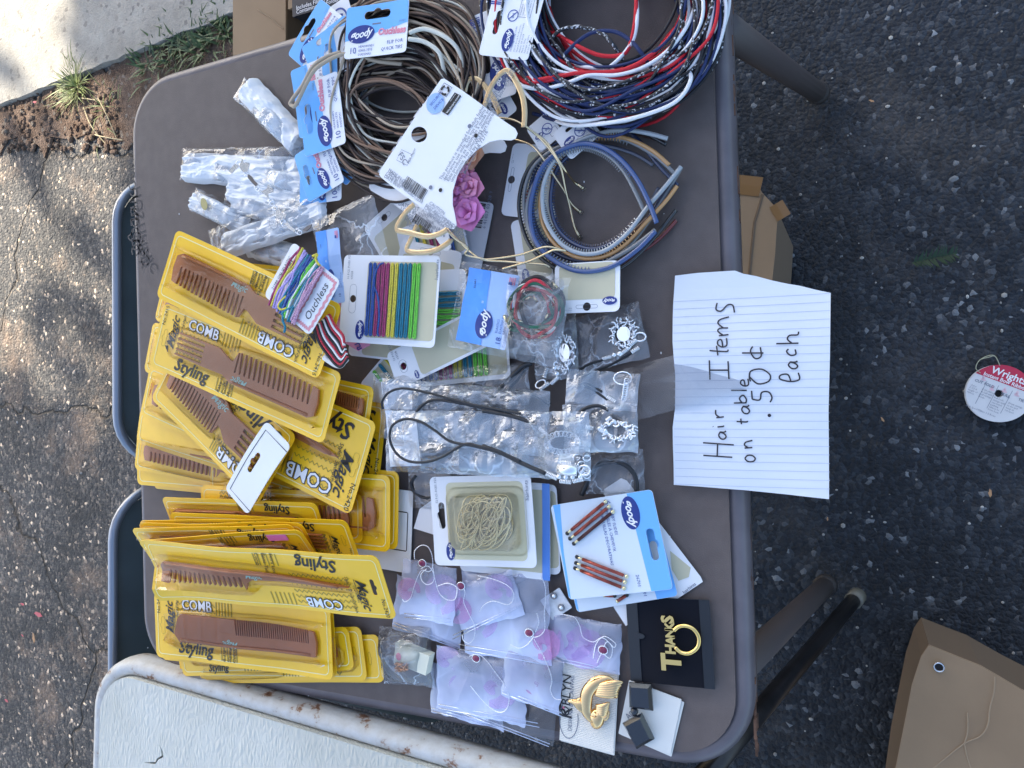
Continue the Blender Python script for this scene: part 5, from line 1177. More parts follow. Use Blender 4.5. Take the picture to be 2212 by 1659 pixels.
for i in range(11):
    k = i / 10; c_ = "krkwrkwkrwr"[i]
    pts = [(310 + 95 * k, 640 - 80 * k), (340 + 100 * k, 740 - 110 * k), (400 + 90 * k, 830 - 140 * k), (470 + 30 * k, 880 - 160 * k + 20), (525 - 25 * k, 840 - 100 * k)]
    for s_ in (0, 1): t.world("elastic", tube_geo(spline([P(Fc(x + s_ * 7, y + s_ * 4), .072 + .0015 * s_) for x, y in pts], 7), .0015, 6), ecol[c_])
t.world("elastic", tube_geo(spline([P(Fc(x, y), .068) for x, y in ((380, 840), (440, 880), (480, 890), (500, 870), (520, 850))], 6), .004, 7), ecol["w"])
t, cd = shape_thing("pink_card", "pink card wedge with a heart squiggle below the striped elastics", "card", None, [Fc(395, 560), Fc(500, 560), Fc(680, 760), Fc(600, 800), Fc(500, 740)], .026, mat("pink_card", (.78, .32, .50), .5), th=.0008)
t.world("squiggle", tube_geo(spline([P(Fc(x, y), .0275) for x, y in ((575, 760), (600, 750), (610, 770), (590, 780), (600, 790), (620, 780))], 5), .0006, 4), m_blueink, parent=cd)
# ================================================================== CLEAR BAGS
m_film = film_mat("bag_film", milky=.11, gloss=.03, bump=.004, bscale=30, crease=.30, milk_col=(.85, .92, 1))
m_filmc = film_mat("bag_film_crinkled", milky=.34, gloss=.09, bump=.004, bscale=20, crease=.24, milk_col=(.78, .87, .98), rough=.05)
m_films = film_mat("bag_film_soft", milky=.05, gloss=.03, bump=.003, bscale=22, crease=.10, rough=.14)
m_tapef = film_mat("tape_film", milky=.05, gloss=.01, bump=.0008, bscale=18, crease=.04)
def film(t, q, h, m, puff=.006, crk=.003, nx=26, ny=18, name="clear_film", fscale=26, seal=False, seed=0, rag=.0015):
    M_, w_, h_ = quadM(*q, h); V = []; Fa = []; Mi2 = t.Mi @ M_
    for j in range(ny + 1):
        for i in range(nx + 1):
            u = i / nx; v_ = j / ny; x = (u - .5) * w_; y = (v_ - .5) * h_
            e_ = (1 - (2 * u - 1) ** 6) * (1 - (2 * v_ - 1) ** 6)
            nn = Vector((x * fscale + seed, y * fscale, seed * .7)); rdg = 1 - abs(noise.noise(nn)) * 2
            z = puff * e_ * (.55 + .9 * noise.noise(nn * .4)) + crk * rdg * (.35 + .65 * e_) + crk * .6 * noise.noise(nn * 2.7)
            if i in (0, nx): x += rag * noise.noise(Vector((y * 90, seed, 0)))
            if j in (0, ny): y += rag * noise.noise(Vector((x * 90, seed, 3)))
            V.append(Mi2 @ Vector((x, y, max(z, 0) + .0008)))
    for j in range(ny):
        for i in range(nx):
            a = j * (nx + 1) + i; Fa.append((a, a + 1, a + nx + 2)); Fa.append((a, a + nx + 2, a + nx + 1))
    o = link_mesh(name, V, Fa, m, t.o)
    return o
def bag(name, label, cat, group, q, h, m, **kw):
    M_, w_, h_ = quadM(*q, h); t = T(name, label, cat, group, M_); t.q = q; t.h = h; t.w_, t.h_ = w_, h_
    film(t, q, h, m, seed=R.uniform(0, 50), **kw); return t
# wrapped white pieces
m_tissue = mat("white_plastic_tissue", (.74, .75, .76), .5, var=.05, vscale=30, bump=.003, bscale=75)
def wrapped(label, a, b, wd, h, filmq, hgt=.012, taper=0.0, conv=N1):
    pa, pb = P(conv(*a), h), P(conv(*b), h); x = (pb - pa); ln = x.length; x.normalize(); y = Vector((-x.y, x.x, 0)); M_ = Matrix(((x.x, y.x, 0, pa.x), (x.y, y.y, 0, pa.y), (0, 0, 1, pa.z), (0, 0, 0, 1)))
    t = T("wrapped_comb", label, "wrapped item", "white items wrapped in clear film", M_)
    nx, ny = 46, 14; hgt *= .8; V = []; Fa = []; sd_ = R.uniform(0, 40)
    for j in range(ny + 1):
        for i in range(nx + 1):
            u = i / nx; v_ = j / ny * 2 - 1
            wl = wd / 2 * (1 - .28 * max(0, (abs(2 * u - 1) - .93) / .07) ** 2) * (1 + taper * (u - .5)) + .0015 * noise.noise(Vector((u * 9, sd_, v_)))
            z = hgt * (1 - abs(v_) ** 5) * (1 - max(0, (abs(2 * u - 1) - .9) / .1) ** 3) + .0028 * (1 - abs(noise.noise(Vector((u * ln * 26, v_ * 1.8, sd_)))) * 2.6) * (1 - v_ ** 4) + .0018 * noise.noise(Vector((u * ln * 90, v_ * 5, sd_)))
            V.append((u * ln, v_ * wl, max(z, .0002)))
    for j in range(ny):
        for i in range(nx): a_ = j * (nx + 1) + i; Fa.append((a_, a_ + 1, a_ + nx + 2, a_ + nx + 1))
    t.part("white_body", (V, Fa), m_tissue, smooth=False)
    film(t, filmq, h, m_film, puff=hgt + .003, crk=.003, nx=30, ny=14, fscale=34, seed=sd_, name="film_sleeve")
    return t
def n1q(*p): return tuple(N1(*q) for q in p)
wrapped("white textured roll in clear film, upper one lying diagonal towards the blue packs", (640, 190), (1060, 640), .036, .003, n1q((600, 80), (1130, 600), (1010, 720), (545, 290)), hgt=.016)
wrapped("long white wrapped bundle, uppermost of the heap, crossing under the tilted blue pack", (150, 800), (1080, 850), .040, .004, n1q((150, 650), (1060, 640), (1060, 900), (110, 900)), hgt=.012)
wrapped("white wrapped bundle just below the uppermost one of the heap", (420, 800), (1100, 960), .036, .010, n1q((380, 740), (1100, 850), (1090, 1020), (370, 900)), hgt=.010)
wrapped("white wrapped bundle in the middle of the heap under the bracelet", (500, 960), (1100, 1080), .036, .008, n1q((470, 890), (1100, 1000), (1100, 1160), (480, 1060)), hgt=.011)
wrapped("short white wrapped piece deep in the heap, square left end", (520, 1060), (900, 1150), .030, .012, n1q((500, 1000), (920, 1080), (880, 1240), (520, 1150)), hgt=.009)
wrapped("white wrapped comb with gold oval sticker at its left end", (215, 1050), (640, 1260), .026, .010, n1q((210, 930), (660, 1170), (610, 1320), (225, 1150)), hgt=.009)
wrapped("white wrapped piece emerging at the bottom of the heap toward the pastel elastics card", (650, 1380), (990, 1500), .034, .005, n1q((620, 1290), (1020, 1400), (960, 1560), (620, 1460)), hgt=.011)
wh = wrapped("flat white wrapped comb stamped made in China, topmost, crossing the heap diagonally", (450, 1410), (1250, 1130), .034, .024, n1q((310, 1260), (1180, 1000), (1270, 1160), (400, 1560)), hgt=.008)
a = P(N1(300, 1080), .026)
st_o = link_mesh("gold_sticker", *poly_geo(ell(.0085, .0052, 20), z0=0, z1=.0004), mat("gold_foil", (.42, .36, .15), .45)); st_o.location = a; st_o.rotation_euler.z = math.radians(205)
tag(st_o, "small oval gold sticker on the wrapped white comb at the left of the heap", "sticker")
a = wh.Mi @ P(N1(832, 1222), .0375)
wh.part("print_oval", up(xf(strip_line(ell(.0085, .0062, 22), .0005), a.x, a.y, 0, 100), a.z), m_grey)
wh.part("small_print", merge(xf(text_geo("MADE IN", .0042), a.x - .0012, a.y + .0012, a.z, -20), xf(text_geo("CHINA", .0042), a.x - .003, a.y - .0028, a.z, -20)), m_grey, kind="stuff")
# charm bracelet
m_silver = mat("silver", (.88, .89, .90), .25, metal=.75)
m_silverd = mat("silver_dark", (.25, .25, .27), .3, metal=1)
br = T("charm_bracelet", "silver charm bracelet with flat animal-shaped charms draped over the wrapped white pieces", "bracelet", None, Matrix.Translation(P(N1(800, 1000), .03)))
def ringw(t, p, r, wr, m, name="link", n_=12, parent=None, tilt=0.0, sq=1.0, rot=0.0):
    pts = []
    for i in range(n_):
        a_ = i * 6.2832 / n_; x, y = r * math.cos(a_) * sq, r * math.sin(a_)
        pts.append(p + Vector((x * math.cos(rot) - y * math.sin(rot), x * math.sin(rot) + y * math.cos(rot), math.sin(a_) * tilt * r)))
    return t.world(name, tube_geo(pts, wr, 6, closed=True), m, parent=parent)
for x, y in ((565, 765), (590, 780), (620, 830), (628, 850), (705, 950), (718, 970), (735, 985), (812, 1055), (822, 1075), (845, 1112), (905, 1218), (915, 1235), (1020, 1290), (1035, 1300)):
    ringw(br, P(N1(x, y), .042), .0026, .0006, m_silver, tilt=.4)
def charm(t, pts, h, m, conv=N1, name="charm"):
    c_ = [t.Mi @ P(conv(*p), h) for p in pts]; g = poly_geo([(v.x, v.y) for v in c_], z0=c_[0].z, z1=c_[0].z + .0012); t.part(name, g, m)
charm(br, [(490, 825), (545, 770), (575, 790), (515, 848)], .043, m_silver)
charm(br, [(575, 790), (595, 735), (608, 770), (625, 760), (655, 765), (640, 830), (610, 840), (590, 820)], .043, m_silver)
charm(br, [(640, 850), (665, 865), (690, 900), (715, 925), (700, 945), (670, 915), (640, 880)], .043, m_silverd)
charm(br, [(740, 985), (785, 965), (800, 930), (815, 955), (835, 960), (830, 990), (795, 1000), (800, 1040), (770, 1010)], .044, m_silver)
charm(br, [(860, 1130), (880, 1120), (900, 1150), (943, 1160), (925, 1190), (905, 1170), (870, 1200), (850, 1150)], .044, m_silver)
charm(br, [(920, 1230), (945, 1220), (975, 1255), (1010, 1280), (995, 1295), (955, 1270)], .043, m_silver)
charm(br, [(1060, 1280), (1095, 1250), (1130, 1235), (1125, 1260), (1090, 1290)], .040, m_silverd)
# blue-label elastics bags
m_lab = mat("blue_label", (.09, .30, .78), .35, var=.15, vscale=25)
m_labw = mat("pale_label", (.36, .52, .82), .4)
def label_bag(label, q, lq, h, two=True):
    t = bag("elastics_bag", label, "bagged hair elastics", "clear bags of hair elastics with blue labels", q, h, m_film, puff=.010, crk=.003, nx=34, ny=22)
    M_, w_, h_ = quadM(*lq, h + .0105); Mi2 = t.Mi @ M_
    wf = lambda x, y: .0025 * noise.noise(Vector((x * 40, y * 40, h * 99))) + .002
    def lp(geo, z, nm, mt, par=None, cut=.012):
        V, Fa = geo
        if cut: V, Fa = cut_geo(V, Fa, cut)
        V = [Mi2 @ Vector((v[0], v[1], v[2] + z + wf(v[0], v[1]))) for v in V]; return link_mesh(nm, V, Fa, mt, par or t.o)
    lb_ = lp(poly_geo(rrect(w_, h_, .002, 2), z0=0), 0, "label", m_labw)
    lp(poly_geo([(-w_ / 2, h_ / 2), (-w_ / 2, -.02 * h_), (w_ / 2, .06 * h_), (w_ / 2, h_ / 2)][::1], z0=0), .0003, "label_panel", m_lab, lb_)
    lp(xf(poly_geo(ell(.19 * w_, .17 * h_, 24), z0=0), -.22 * w_, 0, 0), .0006, "logo_oval", m_navy, lb_, .02)
    lp(merge(xf(text_geo("g", h_ * .24, shear=.4, bold=.03), -.35 * w_, 0, 0, 4), xf(text_geo("oody", h_ * .2, shear=.4, bold=.025), -.20 * w_, 0, 0, 4)), .0010, "lettering", m_wprint, lb_, 0)
    lp(xf(text_geo("18", h_ * .14), -.40 * w_, -.34 * h_, 0), .0008, "lettering", m_blueink, lb_, 0)
    o = lp(merge(*[xf(text_geo(s_, h_ * .06, align='LEFT', res=1), -.30 * w_, (-.27 - .075 * i) * h_, 0) for i, s_ in enumerate(["ELASTICS", "ÉLASTIQUES", "BANDAS ELÁSTICAS"])]), .0008, "small_print", m_blueink, lb_, 0); o["kind"] = "stuff"
    lp(xf(text_geo("01061", h_ * .065), .30 * w_, .33 * h_, 0, 6), .0008, "lettering", m_ink, lb_, 0)
    for k in range(4): lp(poly_geo([(.36 * w_, (-.32 - .035 * k) * h_), (.46 * w_, (-.32 - .035 * k) * h_), (.46 * w_, (-.34 - .035 * k) * h_), (.36 * w_, (-.34 - .035 * k) * h_)][::-1][::-1], z0=0), .0008, "flag_stripe", m_pink, lb_, 0)
    lp(poly_geo([(.36 * w_, -.32 * h_), (.36 * w_, -.39 * h_), (.40 * w_, -.39 * h_), (.40 * w_, -.32 * h_)][::-1], z0=0), .0012, "flag_canton", m_blueink, lb_, 0)
    return t
q1 = (B(235, 1480), B(600, 1275), B(720, 1640), Fc(480, 520))
b1 = label_bag("clear elastics bag left of the big card, crumpled empty top, blue label reading upwards", upq(B(230, 1440), B(600, 1275), B(725, 1640), Fc(420, 540)), upq(Fc(312, 20), Fc(495, 0), Fc(500, 490), Fc(385, 500)), .030)
b1.world("pink_end", (lambda v: (v, [(0, 1, 2, 3)]))([P(Fc(385, 500), .030), P(Fc(500, 480), .030), P(Fc(560, 560), .03), P(Fc(430, 560), .03)]), MATS["pink_card"], smooth=False)
b2 = label_bag("clear bag right of the big card with a coil of red, green and black elastics", upq(Fc(1270, 200), Gc(600, 330), Gc(480, 900), Fc(1190, 780)), upq(Fc(1335, 265), Fc(1655, 300), Fc(1575, 785), Fc(1235, 740)), .026)
for i in range(15):
    c_ = "rdkrwdkrkdrwkdr"[i]; rr_ = random.Random(50 + i)
    pth = loop_px(Gc, 350 + rr_.uniform(-22, 22), 520 + rr_.uniform(-25, 25), 165 * rr_.uniform(.62, 1.12), 165 * rr_.uniform(.62, 1.12), rr_.uniform(0, 3), rr_.random(), .033 + .0006 * i, wob=.08, noseh=.001)
    el_ = b2.world("elastic", tube_geo(pth, .0021, 6, closed=True), ecol[c_])
m_brass = mat("brass_crimp", (.80, .70, .42), .25, metal=1)
for x, y, an in ((280, 382, 0), (470, 370, 50), (345, 460, 60), (300, 455, -25), (470, 465, 60), (255, 652, 5), (350, 650, -70), (385, 700, -35), (365, 640, -50), (250, 605, 20), (420, 575, -60), (150, 590, 70)):
    a_, b_ = (x - 24 * math.cos(math.radians(an)), y - 24 * math.sin(math.radians(an))), (x + 24 * math.cos(math.radians(an)), y + 24 * math.sin(math.radians(an)))
    b2.world("crimp", tube_geo([P(Gc(*a_), .040), P(Gc(x, y), .041), P(Gc(*b_), .040)], .0016, 7), m_brass)
film(b2, upq(Gc(150, 290), Gc(600, 330), Gc(480, 900), Gc(150, 760)), .040, m_films, puff=.004, crk=.003, name="clear_film", seed=9)
# ================================================================== CORD NECKLACES IN BAGS
m_cord = mat("leather_cord", (.016, .018, .022), .45)
def coil(t, pts, h, conv, r=.0021, m=None):
    path = spline([P(conv(*p), h) for p in pts], 6); out = [];
    d = (path[-1] - path[0]); ln = d.length; n_ = max(5, int(ln / .0016)); g = []
    for k in range(n_):
        c_ = path[0].lerp(path[-1], (k + .5) / n_); u = d.normalized(); s_ = u.cross(Vector((0, 0, 1))).normalized(); w__ = s_.cross(u)
        g.append(tube_geo([c_ + (s_ * math.cos(a_) + w__ * math.sin(a_)) * r for a_ in [i * .785 for i in range(8)]], .0006, 5, closed=True))
    return t.world("spring_end", merge(*g), m or m_silver)
def cord(t, pts, h, conv, r=.0013): return t.world("cord", tube_geo(spline([P(conv(*p), h) for p in pts], 8), r, 7), m_cord)
def pendant(t, cx, cy, rx, ry, h, conv, seed, mirror=True, beads=46):
    rr_ = random.Random(seed); c_ = P(conv(cx, cy), h); gs = []
    ex = (P(conv(cx + rx, cy), h) - c_).length; ey_ = (P(conv(cx, cy + ry), h) - c_).length
    base = t.world("pendant", tube_geo([c_ + Vector((ey_ * .78 * math.cos(a_), ex * .78 * math.sin(a_), 0)) for a_ in [i * .2618 for i in range(24)]], .0026, 7, closed=True), m_silverd)
    for i in range(beads):
        a_ = i / beads * 6.2832; k = rr_.uniform(.62, 1.04)
        p = c_ + Vector((ey_ * k * math.cos(a_), ex * k * math.sin(a_), rr_.uniform(.001, .003)))
        a2 = rr_.uniform(0, 6.28); d = Vector((math.cos(a2), math.sin(a2), rr_.uniform(-.2, .3))) * rr_.uniform(.0014, .0032)
        gs.append(tube_geo(spline([p - d, p + Vector((-d.y, d.x, .001)) * .5, p + d], 3), rr_.uniform(.0006, .0011), 5))
    t.world("filigree", merge(*gs), m_silver, parent=base, kind="stuff")
    if mirror:
        t.world("mirror_disc", ([c_ + Vector((ey_ * .5 * math.cos(a_), ex * .5 * math.sin(a_), .0012)) for a_ in [i * .4 for i in range(16)]], [tuple(range(16))]), mat("mirror", (.8, .84, .88), .08, metal=1), parent=base, smooth=False)
def beadw(t, x, y, h, conv, r=.0028): return t.world("bead", sphere_geo(P(conv(x, y), h), r, 10, 7), m_silver)
def n2q(*p): return tuple(N2(*q) for q in p)
GN = "cord necklaces in crinkled clear bags"
c1 = bag("necklace_bag", "clear bag with oval mirror pendant, upper right of the necklace bags by the note", "bagged necklace", GN, n2q((560, 90), (1170, 0), (1215, 430), (600, 640)), .008, m_film, puff=.006, crk=.004)
pendant(c1, 1010, 255, 120, 135, .012, N2, 1); cord(c1, [(620, 575), (700, 520), (830, 480)], .011, N2); coil(c1, [(825, 470), (905, 450)], .012, N2); beadw(c1, 925, 438, .013, N2); beadw(c1, 975, 428, .013, N2, .0033)
coil(c1, [(990, 425), (1060, 370)], .013, N2); coil(c1, [(1060, 360), (1125, 300)], .013, N2); ringw(c1, P(N2(1150, 280), .013), .006, .001, m_silver, name="clasp", sq=.7); coil(c1, [(1075, 415), (1145, 370)], .013, N2)
cord(c1, [(610, 640), (780, 570), (900, 520), (1080, 420)], .010, N2)
c2 = bag("necklace_bag", "clear bag with dark flower-wreath pendant, just left of the mirror pendant bag", "bagged necklace", GN, n2q((290, 60), (620, 110), (600, 600), (180, 700)), .014, m_film, puff=.007, crk=.004)
pendant(c2, 495, 420, 95, 165, .020, N2, 2, beads=60); beadw(c2, 410, 548, .021, N2); beadw(c2, 430, 600, .021, N2); coil(c2, [(345, 545), (318, 635)], .02, N2); coil(c2, [(440, 630), (375, 690)], .02, N2); coil(c2, [(360, 680), (280, 740)], .02, N2); ringw(c2, P(N2(285, 690), .02), .006, .0009, m_silver, name="clasp", sq=.6, rot=.5)
cord(c2, [(0, 740), (130, 600), (220, 470), (300, 400)], .012, N2, r=.0018)
c3 = bag("necklace_bag", "clear bag lying across the middle right, cord end with spring and faint pendant, zigzag edge", "bagged necklace", GN, n2q((590, 540), (1160, 640), (1120, 900), (430, 890)), .020, m_filmc, puff=.007, crk=.005)
cord(c3, [(560, 690), (700, 720), (800, 780), (870, 830)], .020, N2, r=.0016); cord(c3, [(560, 670), (700, 690), (820, 760)], .021, N2); coil(c3, [(865, 800), (940, 850)], .022, N2); ringw(c3, P(N2(1000, 640), .022), .009, .0008, m_silver, name="chain", sq=.7)
for i in range(9): ringw(c3, P(N2(1035 - i * 3, 660 + i * 20), .022), .0022, .0005, m_silver, tilt=.4)
c4 = bag("necklace_bag", "clear bag with knotted silver pendant cluster, lower right of the necklace bags", "bagged necklace", GN, n2q((480, 850), (1090, 880), (1180, 1270), (500, 1290)), .022, m_filmc, puff=.008, crk=.006)
pendant(c4, 960, 1100, 160, 85, .028, N2, 3, mirror=False, beads=70); cord(c4, [(590, 970), (680, 900), (790, 880), (880, 925)], .026, N2, r=.0018); coil(c4, [(680, 1060), (745, 1080)], .028, N2); beadw(c4, 800, 1080, .029, N2); beadw(c4, 850, 1100, .029, N2); coil(c4, [(860, 1010), (900, 980)], .028, N2)
c5 = bag("necklace_bag", "clear bag with a single black cord arc, lower right of the necklace pile", "bagged necklace", GN, n2q((700, 1260), (1185, 1270), (1200, 1640), (640, 1659)), .006, m_film, puff=.005, crk=.003)
cord(c5, [(640, 1659), (760, 1420), (900, 1370), (1030, 1400), (1110, 1500), (1120, 1620)], .009, N2, r=.0026)
c6 = bag("necklace_bag", "long crinkled clear bag, upper of the two bright ones, with looping black cord", "bagged necklace", GN, (Fc(735, 990), Fc(1659, 1110), Gc(620, 1450), Fc(770, 1360)), .024, m_filmc, puff=.009, crk=.007, nx=44, ny=24)
cord(c6, [(1659, 1210), (1500, 1180), (1300, 1140), (1080, 1080), (900, 1045), (800, 1070), (755, 1130), (760, 1180)], .041, Fc, r=.0014); cord(c6, [(1659, 1240), (1400, 1170), (1200, 1130), (1090, 1120), (1010, 1160), (960, 1230)], .040, Fc, r=.0016)
cord(c6, [(0, 1190), (150, 1215), (260, 1245), (350, 1280)], .040, Gc, r=.0022); coil(c6, [(370, 1300), (425, 1350)], .034, Gc)
for i in range(22):
    a_ = i * .29; ringw(c6, P(Gc(520 + 100 * math.cos(a_), 1400 + 60 * math.sin(a_)), .032), .0026, .0007, m_silver, tilt=.6)
c7 = bag("necklace_bag", "long bright crinkled clear bag in front, double black cord sweeping to a big silver clasp", "bagged necklace", GN, (Fc(780, 1200), Gc(720, 1180), Gc(700, 1659), Fc(800, 1570)), .034, m_filmc, puff=.011, crk=.008, nx=48, ny=26)
cord(c7, [(1659, 1520), (1500, 1450), (1380, 1420), (1290, 1410), (1150, 1490), (1040, 1525), (930, 1520), (850, 1470), (805, 1380), (820, 1290), (900, 1245), (1000, 1260), (1100, 1320), (1200, 1390), (1350, 1420), (1500, 1460), (1659, 1530)], .053, Fc, r=.0015)
cord(c7, [(0, 1420), (120, 1465), (250, 1530), (410, 1600)], .052, Gc, r=.0022); coil(c7, [(405, 1590), (490, 1630)], .045, Gc, r=.0026)
c7.world("clasp_bar", tube_geo([P(Gc(500, 1570), .046), P(Gc(550, 1575), .047), P(Gc(620, 1580), .046)], .006, 12), m_silver)
for x, y in ((500, 1620), (545, 1625), (590, 1622), (640, 1620)): beadw(c7, x, y, .046, Gc, .0027)
coil(c7, [(505, 1648), (580, 1656)], .046, Gc); coil(c7, [(590, 1650), (660, 1635)], .046, Gc); coil(c7, [(510, 1525), (585, 1535)], .046, Gc); ringw(c7, P(Gc(665, 1580), .046), .006, .0011, m_silver, name="clasp", sq=.8)
for i in range(26):
    rr_ = random.Random(i); ringw(c7, P(Gc(640 + rr_.uniform(-45, 45), 1550 + rr_.uniform(-70, 70)), .044), .0028, .0008, m_silverd if i % 2 else m_silver, tilt=.8)
c7.world('paper_insert', (lambda v: (v, [(0, 1, 2, 3)]))([P(Fc(775, 1190), .0355), P(Fc(970, 1190), .0355), P(Fc(1010, 1548), .0355), P(Fc(808, 1556), .0355)]), m_cwhite, smooth=False)
c6.world('paper_insert', (lambda v: (v, [(0, 1, 2, 3)]))([P(Fc(745, 1000), .0255), P(Fc(950, 1010), .0255), P(Fc(950, 1180), .0255), P(Fc(770, 1180), .0255)]), m_cwhite, smooth=False)
c8 = bag("necklace_bag", "clear bag with thick cord ring peeking out left of and below the bright bags", "bagged necklace", GN, (K(140, 120), K(700, 130), K(720, 330), K(150, 330)), .005, m_film, puff=.004, crk=.003)
cord(c8, [(180, 160), (155, 200), (180, 250), (230, 275), (290, 260)], .008, K, r=.0018); cord(c8, [(270, 130), (400, 160), (520, 120), (650, 80)], .008, K, r=.0018)
c9 = bag("necklace_bag", "crumpled clear bag between the elastics cards and the long bright necklace bag", "bagged necklace", GN, (Fc(700, 960), Fc(1600, 900), Gc(430, 1130), Fc(720, 1180)), .016, m_film, puff=.006, crk=.005, nx=40, ny=18)
cord(c9, [(60, 1110), (150, 1010), (260, 900), (320, 880)], .022, Gc, r=.0026); coil(c9, [(175, 1135), (230, 1140)], .026, Gc); cord(c9, [(180, 1050), (330, 1080), (440, 1150)], .02, Gc, r=.0022)
# ================================================================== BLISTER CARD OF SMALL ELASTICS + UNDERLYING CARDS
t, cd = shape_thing("corner_card", "white card corner with navy oval half hidden left of the clear elastics blister", "card", None, [K(200, 330), K(270, 280), K(330, 480), K(170, 430)], .004, m_cwhite)
q = upq(K(400, 190), K(875, 185), K(862, 668), K(415, 672))
bl2 = hairhints("blue-edged blister card directly under the clear elastics blister", q, .012, oval=False, text=False, holes=False, name="elastics_blister")
bl2.part("blue_edge", up(poly_geo([(-bl2.o.get("dummy", 0) - .0, 0), (.001, 0), (.001, .001)], z0=0), .0001), m_lblue, nowarp=True)
M_, w_, h_ = quadM(*q, .012)
bl2.part("blue_band", up(poly_geo([(-.5 * w_, -.5 * h_), (.5 * w_, -.5 * h_), (.5 * w_, -.42 * h_), (-.5 * w_, -.42 * h_)], z0=0), .0016), mat("blue_band", (.10, .26, .68), .5), cut=.02)
bl3 = hairhints("lowest blister card, right rim showing beyond the blue-edged one", upq(K(600, 200), K(900, 210), K(925, 655), K(620, 660)), .006, oval=False, text=False, holes=False, name="elastics_blister")
q = upq(K(257, 172), K(768, 145), K(806, 612), K(283, 635))
M_, w_, h_ = quadM(*q, .026)
bl1 = T("elastics_blister", "white blister card with tangle of clear amber elastics in a square bubble, topmost", "hair elastics", "white hair elastics cards with tan panels", M_, bend(.4, .3))
cd = bl1.part("card", poly_geo(rrect(w_, h_, .006, 4), [slot_hole(.06 * w_, .40 * h_, .30 * w_)], z0=0, z1=.0008), m_cwhite, cut=.02)
bl1.part("tan_panel", up(poly_geo(rrect(.86 * w_, .76 * h_, .006, 4, 0, -.04 * h_), z0=0), .0010), mat("sage_panel", (.66, .62, .42), .5), parent=cd, cut=.02)
logo(bl1, cd, -.34 * w_, .33 * h_, .20 * w_, .0014)
small_lines(bl1, cd, ["hairhints"], .22 * w_, -.455 * h_, h_ * .05, .0013); small_lines(bl1, cd, ["52 PCS. PCES. PZS."], .20 * w_, .44 * h_, h_ * .03, .0013)
m_amber = mat("clear_amber_elastic", (.80, .68, .36), .2, coat=.6)
rr_ = random.Random(8)
for i in range(60):
    cx_, cy_ = rr_.uniform(-.17, .17) * w_, rr_.uniform(-.17, .17) * h_ - .06 * h_; r1, r2 = rr_.uniform(.10, .19) * w_, rr_.uniform(.07, .15) * w_; ro = rr_.uniform(0, 3.1)
    pts = [Vector((max(-.29 * w_, min(.29 * w_, cx_ + math.cos(a_ + ro) * r1)), max(-.34 * h_, min(.24 * h_, cy_ + math.sin(a_) * r2)), .003 + .00018 * i)) for a_ in [k * .785 for k in range(8)]]
    bl1.part("clear_elastic", tube_geo(spline(pts, 4, closed=True), .0008, 5, closed=True), m_amber, smooth=True)
blister(bl1, rrect(.76 * w_, .78 * h_, .012, 5, 0, -.05 * h_), .0012, .004, m_blis, name="blister_flange")
blister(bl1, rrect(.62 * w_, .64 * h_, .010, 5, 0, -.05 * h_), .0016, .016, film_mat("blister_deep", tint=(.99, .98, .94), milky=.03, gloss=.02, bump=.001, bscale=26, crease=.04, rough=.06))
# ================================================================== BOBBY SLIDE CARDS
def slide_card(label, q, h, full=True):
    M_, w_, h_ = quadM(*q, h)
    t = T("bobby_pin_card", label, "bobby pin card", "sky blue cards of copper bobby slides", M_, bend(.15, .25))
    hl = slot_hole(.04 * w_, .40 * h_, .32 * w_)
    cd = t.part("card", poly_geo(rrect(w_, h_, .004, 4), [hl], z0=0, z1=.0008), mat("ice_card", (.66, .73, .80), .42), cut=.02)
    topb = [(x, y) for x, y in rrect(w_ - .0004, h_ - .0004, .004, 4) if y > .2 * h_]; topb = [(-w_ / 2 + .0002, .26 * h_), (w_ / 2 - .0002, .30 * h_)] + topb
    t.part("blue_panel", up(poly_geo(topb, [hl], z0=0), .0009), m_blue, parent=cd, cut=.02)
    t.part("blue_panel", up(poly_geo([(-w_ / 2 + .0002, -h_ / 2 + .003), (w_ / 2 - .004, -h_ / 2 + .0002), (w_ / 2 - .0002, -h_ / 2 + .02 * h_), (-.0 * w_, -.46 * h_), (-w_ / 2 + .0002, -.40 * h_)], z0=0), .0009), m_blue, parent=cd, cut=.02)
    if full:
        logo(t, cd, -.30 * w_, .26 * h_, .34 * w_, .0012, 0)
        t.part("lettering", xf(text_geo("6", h_ * .085), -.44 * w_, .06 * h_, .0012), m_blueink, parent=cd)
        small_lines(t, cd, ["BOBBY SLIDES", "ÉPINGLES À CHEVEUX", "HORQUILLAS DECORATIVAS"], -.38 * w_, .085 * h_, h_ * .040, .0012, m=m_blueink)
        small_lines(t, cd, ["26701"], .32 * w_, .20 * h_, h_ * .045, .0012, m=m_blueink)
    return t
m_cop = mat("copper_slide", (.30, .06, .04), .28, metal=.55, var=.4, vscale=120)
m_copd = mat("dark_slide", (.07, .02, .02), .3, metal=.5)
t, cd = shape_thing("hairhints_card", "white card with tan panel sticking out to the right under the two bobby slide cards", "card", None, [L(380, 170), L(470, 112), L(500, 125), L(895, 640), L(905, 665), L(770, 755), L(560, 860), L(495, 900), L(430, 800)], .004, m_cwhite)
tp_ = [tl_px(t, L(x, y), .0052) for x, y in ((730, 500), (840, 590), (830, 640), (775, 660), (740, 600))]
t.part("tan_panel", poly_geo([(p.x, p.y) for p in tp_], z0=tp_[0].z), m_tan, parent=cd)
t.part("lettering", px_text(t, cd, "hairhints", L(800, 725), L(865, 675), .0054, m_grey, bold=.01), m_grey, parent=cd)
s2 = slide_card("sky blue bobby slide card, lower one, only its left corner and pin tips showing", dnq(L(120, 320), L(640, 300), L(790, 745), L(225, 820)), .010)
